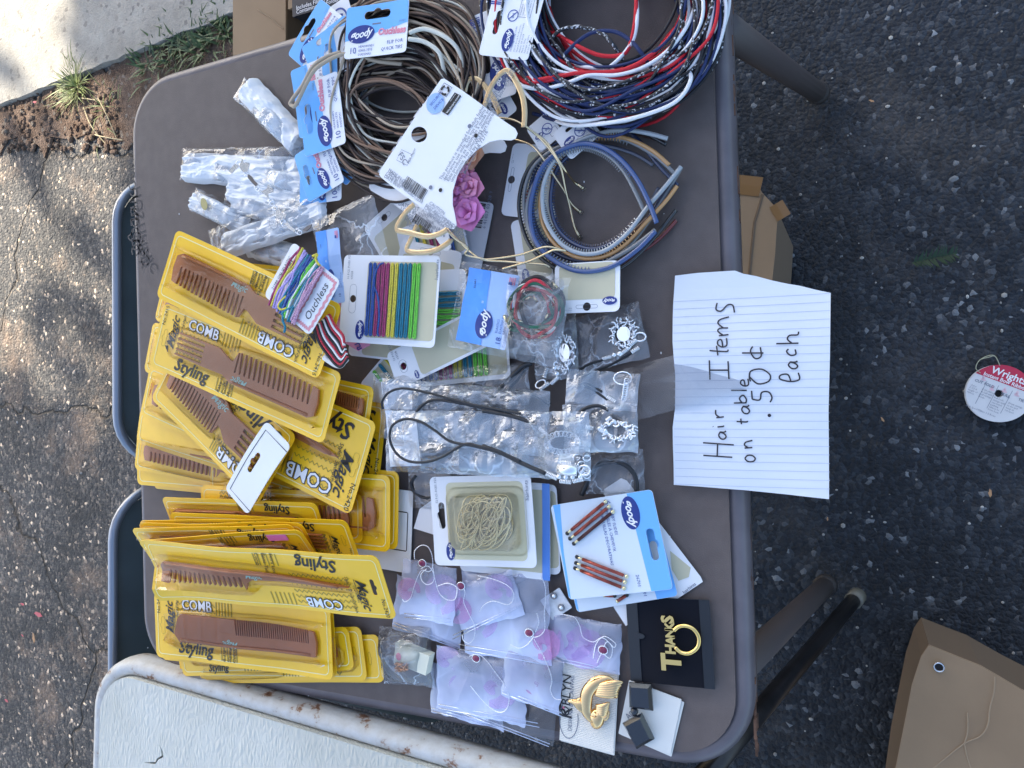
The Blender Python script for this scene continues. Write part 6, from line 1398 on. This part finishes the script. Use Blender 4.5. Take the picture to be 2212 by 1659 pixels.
def pins(t, lst, h, conv):
    for i, (x0, y0, x1, y1) in enumerate(lst):
        a_, b_ = P(conv(x0, y0), h), P(conv(x1, y1), h); d = (b_ - a_)
        ps = t.world("bobby_pin", tube_geo([a_ + d * .14, a_ + d * .5 + Vector((0, 0, .0006)), b_ - d * .05], .0017, 8), m_cop if i != 2 else m_copd)
        t.world("pin_end", sphere_geo(a_ + d * .03, .0022, 9, 6, (1, 1, .6)), m_ink, parent=ps); t.world("gold_bar", tube_geo([a_ + d * .05, a_ + d * .10, a_ + d * .15], .0012, 7), m_brass, parent=ps)
        t.world("pin_end", sphere_geo(b_, .0021, 9, 6, (1, 1, .7)), m_brass, parent=ps)
pins(s2, [(435, 740, 380, 738), (500, 735, 450, 768)], .013, L)
s1 = slide_card("sky blue bobby slide card, top one, six copper and dark pins in two groups", dnq(L(95, 262), L(635, 165), L(748, 705), L(195, 757)), .020)
pins(s1, [(175, 412, 385, 238), (190, 440, 403, 265), (210, 467, 424, 292), (225, 530, 497, 637), (220, 562, 488, 667), (215, 590, 484, 700)], .0235, L)
# ================================================================== JEWELLERY
# velvet THANKS card
m_velvet = mat("black_velvet", (.004, .005, .010), .95, sheen=.25, spec=.05); m_blk = mat("black_plastic", (.012, .014, .018), .35)
M_, w_, h_ = quadM(*dnq(L(492, 738), L(940, 765), L(970, 1240), L(522, 1192)), .008)
vc = T("brooch_card", "black velvet display card holding a gold THANKS word brooch", "jewellery card", None, M_, bend(0, -.9))
cd = vc.part("card", poly_geo(rrect(w_, h_, .001, 2), z0=0, z1=.0010), m_velvet, cut=.015)
vc.part("side_flap", poly_geo([(-w_ / 2, -h_ / 2), (w_ / 2, -h_ / 2), (w_ / 2, -.36 * h_), (-w_ / 2, -.36 * h_)], z0=.0011, z1=.0018), m_blk, parent=cd, cut=.015)
vc.part("side_flap", poly_geo([(-w_ / 2, .38 * h_), (w_ / 2, .38 * h_), (w_ / 2, .5 * h_), (-w_ / 2, .5 * h_)], z0=.0011, z1=.0018), m_blk, parent=cd, cut=.015)
vc.part("edge_notch", poly_geo(ell(.003, .006, 8, -.04 * w_, -.36 * h_), z0=.0019, z1=.0022), m_blk, parent=cd)
m_goldb = mat("polished_gold", (.90, .62, .22), .18, metal=1)
th_g = T("word_brooch", "gold brooch spelling THANKS with a half ring, pinned on the black velvet card", "brooch", None, M_)
def letter3d(s_, x, y, sz, rot, dep=.003):
    g = text_geo(s_, sz, bold=.045); V, Fa = g; n_ = len(V)
    return xf(([(v[0], v[1], dep) for v in V], Fa), x, y, .004, rot), xf(([(v[0], v[1], 0) for v in V], Fa), x, y, .004, rot)
V0 = vc.Mi; xs = [((745, 1090), "T", 1.75), ((738, 1020), "H", .9), ((738, 975), "A", .8), ((735, 935), "N", .8), ((733, 900), "K", .85), ((722, 862), "S", 1.1)]
for (px_, ch, k) in xs:
    pl = vc.Mi @ P(L(*px_), .012)
    top, _ = letter3d(ch, pl.x, pl.y, .0145 * k, 180)
    bm2 = bmesh.new(); vs2 = [bm2.verts.new(v) for v in top[0]]
    for f in top[1]:
        try: bm2.faces.new([vs2[i] for i in f])
        except ValueError: pass
    ex = bmesh.ops.extrude_face_region(bm2, geom=bm2.faces[:]); bmesh.ops.translate(bm2, verts=[e for e in ex["geom"] if isinstance(e, bmesh.types.BMVert)], vec=(0, 0, -.003))
    me = bpy.data.meshes.new("letter"); bm2.to_mesh(me); bm2.free(); me.materials.append(m_goldb); o = bpy.data.objects.new("letter", me); COL.objects.link(o); o.parent = th_g.o
arc = [P(L(x, y), .014) for x, y in ((752, 925), (775, 905), (815, 900), (858, 920), (884, 965), (876, 1015), (835, 1046), (790, 1042), (758, 1015))]
th_g.world("half_ring", tube_geo(spline(arc, 6), .0026, 10, flat=(.0021, .002)), m_goldb)
# ribbed card with gold bird brooch
m_rib = mat("ribbed_card", (.72, .71, .66), .6)
M_, w_, h_ = quadM(*upq(K(940, 1120), K(1215, 1162), K(1195, 1575), K(917, 1522)), .004)
rc = T("brooch_card", "ribbed off-white card under the gold bird brooch", "jewellery card", None, M_, bend(.2, .2))
base = rc.part("card_back", poly_geo(rrect(w_ + .002, h_, .0005, 1, 0, -.001), z0=0, z1=.0006), m_rib)
nrb = 46; gs = []
for i in range(nrb):
    x = -w_ / 2 + w_ * i / nrb; gs.append(([(x, -h_ / 2, .0012), (x + w_ / nrb * .5, -h_ / 2, .0019), (x + w_ / nrb, -h_ / 2, .0012), (x, h_ / 2, .0012), (x + w_ / nrb * .5, h_ / 2, .0019), (x + w_ / nrb, h_ / 2, .0012)], [(0, 1, 4, 3), (1, 2, 5, 4)]))
rc.part("ribbed_face", merge(*gs), m_rib, parent=base, kind="stuff")
rc.part("lettering", merge(xf(text_geo("R", .021), -.13 * w_, .40 * h_, .0024), xf(text_geo("OBLYN", .0135), .09 * w_, .405 * h_, .0024)), m_ink, parent=base)
rc.part("lettering", xf(text_geo("DESIGNS BY CANVAS", .006), .0, .31 * h_, .0024), m_grey, parent=base)
rc.part("print_swirl", merge(up(open_line([(-.2 * w_ + .02 * math.cos(a_ * .3), .34 * h_ + .010 * math.sin(a_ * .3)) for a_ in range(2, 18)], .0008), .0024)), m_grey, parent=base)
hq = [(-.09 * w_, .45 * h_), (-.075 * w_, .475 * h_), (-.055 * w_, .455 * h_), (-.075 * w_, .42 * h_)]
rc.part("red_heart_print", up(poly_geo(hq[::-1], z0=0), .0027), m_pink, parent=base)
bd = T("bird_brooch", "gold brooch of two swirling feathered wings lying on the ribbed white card", "brooch", None, Matrix.Translation(P(K(1100, 1300), .008)))
m_gb = mat("brushed_gold", (.85, .56, .27), .2, metal=1, bump=.0004, bscale=160)
def feather(pts, w0, h=.012, name="feather", hz=.0025):
    path = spline([P(K(*p), h + hz * math.sin(math.pi * i / (len(pts) - 1))) for i, p in enumerate(pts)], 6); n_ = len(path)
    V = []; Fa = []; sd_ = 9
    for i, p in enumerate(path):
        tt_ = (path[min(i + 1, n_ - 1)] - path[max(i - 1, 0)]).normalized(); s_ = tt_.cross(Vector((0, 0, 1))).normalized(); u = i / (n_ - 1); wv_ = w0 * (math.sin(math.pi * (.12 + .86 * u)) ** .6)
        for k in range(sd_):
            a_ = 2 * math.pi * k / sd_; V.append(p + s_ * wv_ * math.cos(a_) + Vector((0, 0, wv_ * .55 * math.sin(a_))))
    for i in range(n_ - 1):
        for k in range(sd_): k2 = (k + 1) % sd_; Fa.append((i * sd_ + k, i * sd_ + k2, (i + 1) * sd_ + k2, (i + 1) * sd_ + k))
    Fa.append(tuple(range(sd_))[::-1]); Fa.append(tuple((n_ - 1) * sd_ + k for k in range(sd_)))
    return bd.world(name, (V, Fa), m_gb)
feather([(1085, 1415), (1055, 1370), (1052, 1310), (1062, 1265), (1100, 1222), (1155, 1205), (1200, 1222)], .0068, .011, "body", .003)
feather([(1080, 1400), (1110, 1390), (1100, 1425), (1075, 1430)], .008, .011, "body", .001)
for i in range(6):
    k = i / 5; feather([(1112 - 14 * k, 1236 + 46 * k), (1150, 1232 + 54 * k), (1200, 1222 + 66 * k), (1242 - 40 * k, 1220 + 82 * k)], .0032, .014)
for i in range(6):
    k = i / 5; feather([(1062 - 4 * k, 1375 + 8 * k), (1035 - 12 * k, 1340 + 15 * k), (1010 - 22 * k, 1318 + 2 * k), (1035 - 78 * k, 1298 + 20 * k)], .0030, .012)
for i in range(5):
    k = i / 4; feather([(1100, 1340 + 50 * k), (1135, 1345 + 38 * k), (1172 - 8 * k, 1322 + 55 * k)], .0030, .012)
feather([(1120, 1405), (1150, 1400), (1168, 1365)], .003, .010)
# black barrette on white card
M_, w_, h_ = quadM(L(500, 1185), L(780, 1285), L(745, 1592), L(468, 1475), .003)
wc = T("barrette_card", "off-white card at the table's lower right corner under the black barrette", "jewellery card", None, M_, bend(.2, .2))
cd = wc.part("card", poly_geo(rrect(w_, h_, .0006, 1), z0=0, z1=.0008), m_rib, cut=.02)
wc.part("card_back", xf(poly_geo(rrect(w_, h_, .0006, 1), z0=-.002, z1=-.0012), .002, -.002, 0, -1.5), m_rib)
wc.part("lettering", px_text(wc, cd, "Apt", L(500, 1400), L(530, 1340), .0045, m_wprint, shear=.3), m_grey, parent=cd)
bt = T("barrette", "black plastic barrette of two shiny square plates on an off-white card", "barrette", None, Matrix.Translation(P(L(560, 1380), .008)))
def plate(pts, h, th=.006):
    o_ = [P(L(*p), h) for p in pts]; c_ = sum(o_, Vector()) / 4; n_ = 4
    V = o_ + [p + Vector((0, 0, th * .4)) for p in o_] + [c_ + (p - c_) * .76 + Vector((0, 0, th)) for p in o_]
    Fa = [(3, 2, 1, 0)] + [(i, (i + 1) % 4, 4 + (i + 1) % 4, 4 + i) for i in range(4)] + [(4 + i, 4 + (i + 1) % 4, 8 + (i + 1) % 4, 8 + i) for i in range(4)] + [(8, 9, 10, 11)]
    bt.world("plate", (V, Fa), mat("gloss_black", (.012, .016, .024), .16, coat=.5), smooth=False)
plate([(517, 1330), (643, 1350), (632, 1208), (515, 1200)], .012); plate([(480, 1415), (555, 1553), (648, 1500), (580, 1362)], .010)
bt.world("joint_bead", sphere_geo(P(L(540, 1355), .012), .004, 10, 7), MATS["gloss_black"]); bt.world("joint_bar", tube_geo([P(L(538, 1335), .011), P(L(542, 1358), .011), P(L(540, 1380), .011)], .0022, 7), MATS["gloss_black"])
# earring square
M_, w_, h_ = quadM(K(908, 725), K(985, 838), K(878, 898), K(825, 805), .008)
ec = T("earring_card", "small tilted clear-white square card with two tiny studs left of the bobby slide cards", "earring card", None, M_)
cd = ec.part("card", poly_geo(rrect(w_, h_, .001, 2), z0=0, z1=.0012), mat("cloudy_card", (.62, .64, .66), .35, var=.12, vscale=160))
for x, y in ((888, 775), (925, 835)):
    p = P(K(x, y), .010); ringw(ec, p + Vector((0, 0, .001)), .0032, .0007, m_silverd, name="stud_back"); ec.world("stud", sphere_geo(p + Vector((0, 0, .001)), .0022, 9, 6, (1, 1, .7)), m_silver)
# ================================================================== PINK-PRINTED CHAIN NECKLACE BAGS
m_fpink = film_mat("pink_printed_film", tint=(.93, .93, 1), milky=.62, gloss=.06, bump=.003, bscale=14, crease=.08, milk_col=(.68, .74, .95), rough=.12)
m_mauve = film_mat("mauve_print", tint=(.97, .9, .98), milky=.30, gloss=.0, bump=.001, bscale=14, crease=.0, milk_col=(.68, .52, .86), rough=.2)
m_rose = film_mat("rose_print", tint=(.97, .85, .93), milky=.32, gloss=.0, bump=.001, bscale=14, crease=.0, milk_col=(.68, .28, .58), rough=.2)
GP = "milky bags of heart pendant necklaces with pink printing"
def k3(*p): return tuple(N3(*q) for q in p)
m_chain = mat("fine_chain", (.80, .80, .84), .3, metal=.8, bump=.001, bscale=900)
m_gem = mat("garnet", (.20, .03, .08), .2)
def chain(t, pts, h, conv=N3):
    path = spline([P(conv(*p), h) for p in pts], 9); V = []; fl = []
    return t.world("chain", tube_geo(path, [.00035 + .00025 * (i % 2) for i in range(len(path))], 5), m_chain, smooth=False)
def swirl(t, cx, cy, s_, h, rot, m, name="printed_swirl", conv=N3):
    """printed flourish: fat curl with a tail"""
    pts = []
    for i in range(22):
        a_ = i * .30; r_ = s_ * (.30 + .055 * i * .9); pts.append((cx + r_ * math.cos(a_ + rot), cy + r_ * math.sin(a_ + rot)))
    path = [t.Mi @ P(conv(*p), h) for p in pts]; V = []; Fa = []
    for i, p in enumerate(path):
        a_, b_ = path[max(i - 1, 0)], path[min(i + 1, 21)]; d = (b_ - a_).normalized(); n_ = Vector((-d.y, d.x, 0)); wv_ = s_ * .00019 * (.45 + math.sin(i / 21 * math.pi)) * .45
        V += [p + n_ * wv_, p - n_ * wv_]
    for i in range(21): Fa.append((2 * i, 2 * i + 2, 2 * i + 3, 2 * i + 1))
    link_mesh(name, V, Fa, m, t.o)
def pbag(label, q, h, sw=(), ch=(), gem=None, txt=None, m=None, puff=.003):
    t = bag("necklace_bag", label, "bagged necklace", GP, q, h, m or m_fpink, puff=puff, crk=.0022, nx=34, ny=28, fscale=18, rag=.003)
    a_, b_, c_, d_ = q; ins = lambda p, k: (sum(x[0] for x in q) / 4 * (1 - k) + p[0] * k, sum(x[1] for x in q) / 4 * (1 - k) + p[1] * k)
    # zip seal along one side
    for k in (.0, .06):
        p0 = (d_[0] + (a_[0] - d_[0]) * k, d_[1] + (a_[1] - d_[1]) * k); p1 = (c_[0] + (b_[0] - c_[0]) * k, c_[1] + (b_[1] - c_[1]) * k)
        t.world("zip_seal", tube_geo([P(p0, h + .003), P(((p0[0] + p1[0]) / 2, (p0[1] + p1[1]) / 2), h + .004), P(p1, h + .003)], .0005, 5), m_fpink)
    for s_ in sw: swirl(t, s_[0], s_[1], s_[2], h + puff + .001, s_[3], m_rose if len(s_) > 4 else m_mauve)
    for c2_ in ch: chain(t, c2_, h + puff + .003)
    if gem:
        g0 = P(N3(*gem), h + puff + .003); pd = t.world("pendant", sphere_geo(g0, .0042, 12, 8, (.8, 1.1, .45)), m_gem); ringw(t, g0, .0048, .0006, m_silver, name="pendant_rim", parent=pd, sq=.85)
    if txt: t.part("lettering", px_text(t, None, txt[0], N3(*txt[1]), N3(*txt[2]), h + puff + .002, None, shear=.3, bold=.01), m_rose, label="faint pink printed words")
    return t
pbag("milky necklace bag at the lower left bottom of the pile with clear zip strip", k3((370, 1020), (960, 1160), (830, 1500), (365, 1380)), .002)
pbag("milky bag at the lowest edge of the pile pointing down to the white card table", k3((560, 1100), (1320, 1320), (1220, 1640), (600, 1400)), .003, m=m_films)
pbag("pink-printed necklace bag at the lower middle, chain with pale pendant forming a long loop", k3((400, 900), (960, 1010), (1150, 1500), (420, 1360)), .008, sw=[(480, 1010, 60, 1.0), (840, 1210, 95, 2.0), (560, 1200, 45, .4)], ch=[[(640, 985), (700, 970), (760, 1010), (830, 1100), (900, 1200), (930, 1290), (910, 1370), (850, 1390), (760, 1330), (650, 1200)]], gem=(690, 1000))
pbag("pink-printed necklace bag with chain trailing down beside the ribbed card", k3((900, 900), (1320, 1000), (1310, 1420), (880, 1250)), .010, sw=[(1200, 930, 80, .5), (1110, 1180, 50, 2.5, 1), (1000, 1110, 60, 1)], ch=[[(1180, 990), (1220, 1080), (1240, 1160), (1230, 1230), (1260, 1290), (1310, 1300)]], txt=("Sweet Heart", (1120, 1200), (1240, 1000)))
pbag("pink-printed necklace bag with tangled chain and dark red pendant by the velvet card", k3((1230, 640), (1790, 780), (1700, 1110), (1200, 1000)), .006, sw=[(1390, 880, 85, 1.6), (1480, 900, 100, 3.9)], ch=[[(1310, 680), (1400, 700), (1440, 760), (1450, 800), (1470, 850), (1540, 880), (1600, 850), (1650, 880), (1680, 930), (1660, 1000), (1600, 950)], [(1540, 1000), (1560, 900), (1620, 840), (1700, 890), (1690, 920), (1640, 880), (1600, 960), (1570, 1030)]], gem=(1612, 940))
pbag("large central pink-printed necklace bag, dark pendant and double chain near its right edge", k3((640, 380), (1240, 390), (1215, 1050), (560, 930)), .012, sw=[(860, 520, 70, .3), (700, 720, 90, 1.2), (1180, 900, 70, 2.0, 1)], ch=[[(1160, 400), (1190, 470), (1195, 560), (1185, 680), (1190, 780), (1160, 830), (1110, 850)], [(1130, 670), (1145, 740), (1120, 810)], [(940, 900), (1000, 925), (1060, 900), (1110, 840)], [(1110, 860), (1150, 930), (1190, 1000)]], gem=(1075, 815), txt=("Sweet Heart", (1230, 960), (1250, 780)))
pbag("pink-printed necklace bag left of centre with chain curling down to a loop", k3((560, 400), (980, 420), (1020, 620), (520, 860)), .016, sw=[(850, 500, 65, .6), (560, 650, 60, 2.4, 1)], ch=[[(700, 400), (800, 420), (900, 460), (955, 510), (960, 570), (920, 610), (820, 585), (750, 610), (715, 660)], [(590, 470), (610, 520), (600, 590), (640, 680), (680, 770), (675, 850), (640, 890), (600, 870), (590, 830)]], gem=(580, 475), txt=("Sweet", (510, 700), (590, 560)))
pbag("pink-printed necklace bag at the upper left with red pendant and white looping chain", k3((140, 250), (590, 370), (500, 740), (170, 700)), .020, sw=[(200, 510, 55, .2, 1), (430, 540, 90, 1.5)], ch=[[(245, 280), (245, 220), (290, 180), (340, 190), (370, 250), (375, 330), (350, 370), (300, 360), (270, 400), (240, 480), (215, 560), (175, 590), (155, 570)], [(290, 350), (340, 330), (380, 380), (380, 440), (340, 465), (300, 440), (290, 390), (330, 350)], [(375, 330), (390, 420), (420, 520), (470, 570), (530, 575), (550, 530), (545, 480), (480, 455), (400, 480)]], gem=(300, 310))
pbag("clear bag skirt under the upper left necklace bag reaching the cream box bag", k3((120, 400), (640, 500), (560, 930), (90, 760)), .003)
# cream box in a clear bag
cbx = bag("boxed_charm_bag", "clear bag holding a small cream box and a tangle of fine gold chain", "bagged box", None, (K(20, 880), K(290, 1000), K(250, 1180), K(-10, 1270)), .006, m_film, puff=.018, crk=.005)
pts = [cbx.Mi @ P(K(x, y), .022) for x, y in ((75, 1015), (248, 1085), (228, 1185), (65, 1120))]
lp_ = [(p.x, p.y) for p in pts]
if sum(lp_[i][0] * lp_[(i + 1) % 4][1] - lp_[(i + 1) % 4][0] * lp_[i][1] for i in range(4)) < 0: lp_ = lp_[::-1]
cbx.part("cream_box", poly_geo(lp_, z0=pts[0].z - .012, z1=pts[0].z), mat("cream_plastic", (.72, .70, .55), .4))
hp = cbx.Mi @ P(K(90, 1088), .0225); cbx.part("red_heart", poly_geo(ell(.0035, .0045, 10, hp.x, hp.y), z0=hp.z), m_pink)
rr_ = random.Random(4)
gs = [P(K(105 + rr_.uniform(-38, 38), 1140 + rr_.uniform(-24, 26)), .024 + rr_.uniform(0, .004)) for _ in range(46)]
cbx.world("tangled_chain", tube_geo(spline(gs, 4), .00045, 5), mat("rose_gold", (.45, .28, .20), .35, metal=.8))
# ================================================================== NOTE, TAPE, SPOOL
outl = [(78, 255), (200, 240), (300, 234), (405, 228), (450, 245), (520, 258), (600, 280), (690, 300), (760, 312), (850, 335), (928, 352), (924, 700), (916, 1000), (918, 1475), (700, 1450), (450, 1425), (68, 1398), (66, 1200), (68, 1080), (82, 980), (84, 800), (72, 620), (72, 420)]
note_h = .012
c_ = P(H(500, 850), note_h)
def note_warp(x, y): return .0035 * math.sin(x * 26 + .6) * (1 - .2 * y * 10) + .0025 * noise.noise(Vector((x * 18, y * 18, 0))) + .0015 * math.sin(60 * (x - .5 * y))
m_paper = mat("note_paper", (.66, .70, .76), .6)
note = T("price_note", "torn lined notebook sheet handwritten Hair Items on table .50 cents each, over the table edge", "note", None, Matrix.Translation(c_), note_warp)
pts = [((P(H(x, y), note_h) - c_).x, (P(H(x, y), note_h) - c_).y) for x, y in outl]
pp_ = note.part("paper", poly_geo(pts, z0=0, z1=.0003), m_paper, cut=.010)
gs = []
for i in range(24):
    yy0 = 400 + i * 47.5 - (0); y_l, y_r = 398 + i * 43.3, 355 + i * 46.3
    if y_r > 1460: break
    a_, b_ = P(H(76, y_l), note_h) - c_, P(H(922, y_r), note_h) - c_
    gs.append(open_line([(a_.x + (b_.x - a_.x) * k / 14, a_.y + (b_.y - a_.y) * k / 14) for k in range(15)], .00035))
note.part("ruled_lines", up(merge(*gs), .0007), mat("rule_blue", (.40, .46, .58), .6), parent=pp_, kind="stuff")
ST = {"H": [[(0, 0), (.12, 1)], [(.85, -.05), (1, 1)], [(.06, .52), (.95, .5)]], "a": [[(.85, .8), (.5, 1), (.1, .7), (.05, .25), (.35, 0), (.7, .3), (.88, .85), (.85, .3), (1, .02)]], "i": [[(.3, .75), (.4, .1), (.6, 0)], [(.35, 1.25), (.42, 1.3)]],
      "r": [[(.1, .9), (.2, 0)], [(.15, .5), (.45, .95), (.95, .98)]], "I": [[(.02, 1), (1, 1)], [(.5, 1), (.5, 0)], [(.05, 0), (.95, .02)]], "t": [[(.5, 1), (.4, .1), (.6, 0)], [(0, .55), (1, .62)]], "e": [[(.05, .45), (.8, .6), (.75, .95), (.35, .98), (.1, .5), (.3, .05), (1, .1)]],
      "m": [[(.02, .9), (.08, 0)], [(.05, .5), (.25, 1), (.4, .8), (.42, .05)], [(.42, .5), (.65, 1), (.85, .8), (.98, 0)]], "s": [[(.95, .95), (.3, 1), (.15, .7), (.75, .35), (.7, .05), (.0, -.05)]], "o": [[(.5, 1), (.1, .7), (.1, .2), (.5, 0), (.9, .3), (.9, .75), (.5, 1)]],
      "n": [[(.05, .95), (.12, 0)], [(.1, .5), (.4, .95), (.75, .8), (.95, 0)]], "b": [[(.1, 1), (.12, 0)], [(.12, .35), (.6, .55), (.95, .25), (.5, 0), (.12, .05)]], "l": [[(.5, 1), (.5, 0)]], "5": [[(.95, 1), (.25, .98)], [(.25, .98), (.2, .6), (.8, .5), (.85, .15), (.4, -.02), (0, .08)]],
      "0": [[(.5, 1), (.05, .6), (.2, .08), (.6, 0), (.95, .4), (.85, .9), (.5, 1), (.2, .95)]], "c": [[(.95, .8), (.6, 1), (.1, .6), (.25, .05), (.9, .12)]], "h": [[(.05, 1), (.1, 0)], [(.1, .3), (.4, .5), (.7, .4), (.75, .05), (1, .0)]], "|": [[(.5, 1), (.5, 0)]]}
wr = [("H", 1245, 1166, 392, 233), ("a", 1148, 1102, 358, 318), ("i", 1088, 1062, 345, 300), ("r", 1035, 985, 345, 300), ("I", 825, 718, 376, 272), ("t", 692, 640, 374, 274), ("e", 652, 598, 370, 318), ("m", 588, 480, 376, 318), ("s", 458, 402, 400, 305),
      ("o", 1272, 1232, 516, 460), ("n", 1198, 1152, 500, 456), ("t", 1066, 1035, 472, 414), ("a", 1010, 962, 484, 442), ("b", 955, 905, 468, 400), ("l", 890, 872, 472, 386), ("e", 862, 818, 484, 440), ("5", 946, 880, 606, 498), ("0", 850, 762, 600, 488), ("c", 716, 640, 556, 496), ("|", 690, 668, 566, 450),
      ("e", 838, 785, 764, 652), ("a", 765, 722, 750, 700), ("c", 695, 655, 742, 690), ("h", 632, 562, 754, 634)]
def px2(x, y):
    v = P(H(x, y), note_h) - c_; return (v.x, v.y)
m_pen = mat("pen_ink", (.025, .022, .03), .6)
for ch, yl, yr, bs_, tp2 in wr:
    gs = []
    for stroke in ST[ch]:
        p3 = spline([Vector((*px2(bs_ - y * (bs_ - tp2), yl + x * (yr - yl)), 0)) for x, y in stroke], 4 if len(stroke) > 2 else 3)
        gs.append(open_line([(p.x, p.y) for p in p3], .0013))
    note.part("handwriting", up(merge(*gs), .0010), m_pen, parent=pp_, kind="stuff")
dq = px2(592, 1018); note.part("handwriting", up(poly_geo(ell(.0016, .0016, 10, *dq), z0=0), .0012), m_pen, parent=pp_)
tape = T("clear_tape", "wide strip of clear tape from the necklace bags onto the lined note", "tape", None, Matrix.Translation(P(H(0, 850), .014)))
film(tape, (N2(1050, 560), H(405, 595), H(405, 900), N2(1080, 1010)), .0135, m_tapef, puff=.0008, crk=.0012, nx=30, ny=14, fscale=14, seed=3)
# ribbon spool on the ground
SC = at(2158, 850, .02); sr = (at(2158, 788, .02) - SC).length
sp_ = T("ribbon_spool", "round ribbon spool with red and white label on the asphalt at the right edge", "ribbon spool", None, Matrix.Translation((SC.x, SC.y, 0)))
def circ(r, n_=48, a0=0, a1=6.2832): return [(r * math.cos(a0 + (a1 - a0) * i / n_), r * math.sin(a0 + (a1 - a0) * i / n_)) for i in range(n_)]
m_spw = mat("spool_white", (.66, .66, .66), .5); m_spr = mat("spool_red", (.50, .02, .06), .45); m_rib2 = mat("spool_ribbon", (.45, .42, .25), .5)
hole_ = circ(sr * .13, 20)
dk = sp_.part("top_disc", poly_geo(circ(sr), [hole_], z0=.018, z1=.020), m_spw)
sp_.part("bottom_disc", poly_geo(circ(sr), [hole_], z0=0.002, z1=.004), m_spw)
sp_.part("ribbon", poly_geo(circ(sr * .8, 32), [circ(sr * .3, 20)], z0=.004, z1=.018), m_rib2)
sp_.part("hole", poly_geo(circ(sr * .129, 20), z0=.0045), m_ink, parent=dk)
# reading direction of the label: slightly turned, reads left to right in the photo and tilted down
ang = math.atan2(-1, 0) + math.radians(-24)
ca, sa = math.cos(ang), math.sin(ang)
def sr_(x, y): return (x * ca - y * sa, x * sa + y * ca)
seg = [sr_(sr * math.cos(a_), sr * math.sin(a_)) for a_ in [math.radians(22 + 136 * i / 24) for i in range(25)]]
sp_.part("red_band", up(poly_geo(seg, z0=0), .0203), m_spr, parent=dk)
dg = math.degrees(ang)
x, y = sr_(.02 * sr, .68 * sr); sp_.part("lettering", xf(text_geo("Wrights", sr * .34, bold=.02), x, y, .0206, dg), m_wprint, parent=dk)
x, y = sr_(0, .46 * sr); sp_.part("lettering", xf(text_geo("Instant Bow Ribbon", sr * .175, bold=.02), x, y, .0206, dg), m_wprint, parent=dk)
for s_, lx, ly, sz in (("CUT", -.72, .14, .13), ("FOLD", -.38, .14, .13), ("PULL", .20, .02, .13), ("TIE", .68, .05, .13)):
    x, y = sr_(lx * sr, ly * sr); sp_.part("lettering", xf(text_geo(s_, sr * sz, bold=.02), x, y, .0206, dg), m_grey, parent=dk)
for txt, lx in ((["Cut a", "2 1/2 ft", "length of", "ribbon."], -.90), (["Fold ribbon", "in half with", "pull strings", "inside."], -.52), (["Pull both", "strings with", "one hand,", "pushing", "ribbon to", "form bow."], -.08), (["Draw strings", "to tie and", "keep at", "1st knot."], .38)):
    gs = []
    for i, s_ in enumerate(txt): x, y = sr_(lx * sr, (-.06 - .09 * i - (.12 if lx > -.2 else 0)) * sr); gs.append(xf(text_geo(s_, sr * .085, align='LEFT', res=1), x, y, .0206, dg))
    sp_.part("small_print", merge(*gs), m_grey, parent=dk, kind="stuff")
x, y = sr_(-.25 * sr, -.78 * sr); sp_.part("small_print", xf(text_geo("Each Spool Makes 1-2 Bows", sr * .085, res=1), x, y, .0206, dg), m_grey, parent=dk, kind="stuff")
for lx in (-.50, -.12, .32):
    a_, b_ = sr_(lx * sr, .25 * sr), sr_(lx * sr, -.62 * sr); sp_.part("print_rule", up(open_line([a_, b_], .0006), .0205), m_grey, parent=dk)
for lx, ly in ((-.62, .30), (-.24, .08), (.12, .17), (.5, .2)):
    x, y = sr_(lx * sr, ly * sr); gs = [up(strip_line(ell(sr * .05, sr * .022, 10, x + dx * sr * .05, y + dy * sr * .05, k * 1.2), .0007), .0206) for k, (dx, dy) in enumerate(((1, 0), (-1, 0), (0, 1)))]
    sp_.part("bow_print", merge(*gs), m_pinkl, parent=dk, kind="stuff")
m_thread = mat("thread", (.40, .40, .28), .7)
for r0 in (0, .004):
    sp_.world("loose_thread", tube_geo(spline([at(px_, py_, .02 + r0) for px_, py_ in ((2118, 806), (2108, 795), (2116, 778), (2136, 768 + r0 * 900), (2150, 770), (2160, 790))], 8), .0007, 5), m_thread)
# small bits on the table: lint specks and chips of paint
gs = []
for i in range(46):
    p = P((R.uniform(300, 1540), R.uniform(120, 1600)), .0003); gs.append(sphere_geo(p, R.uniform(.0005, .0011), 5, 3, (1.4, .8, .5)))
o = link_mesh("lint_specks", *merge(*gs), m_cwhite); tag(o, "tiny pale lint specks scattered over the brown tabletop", "lint", kind="stuff")
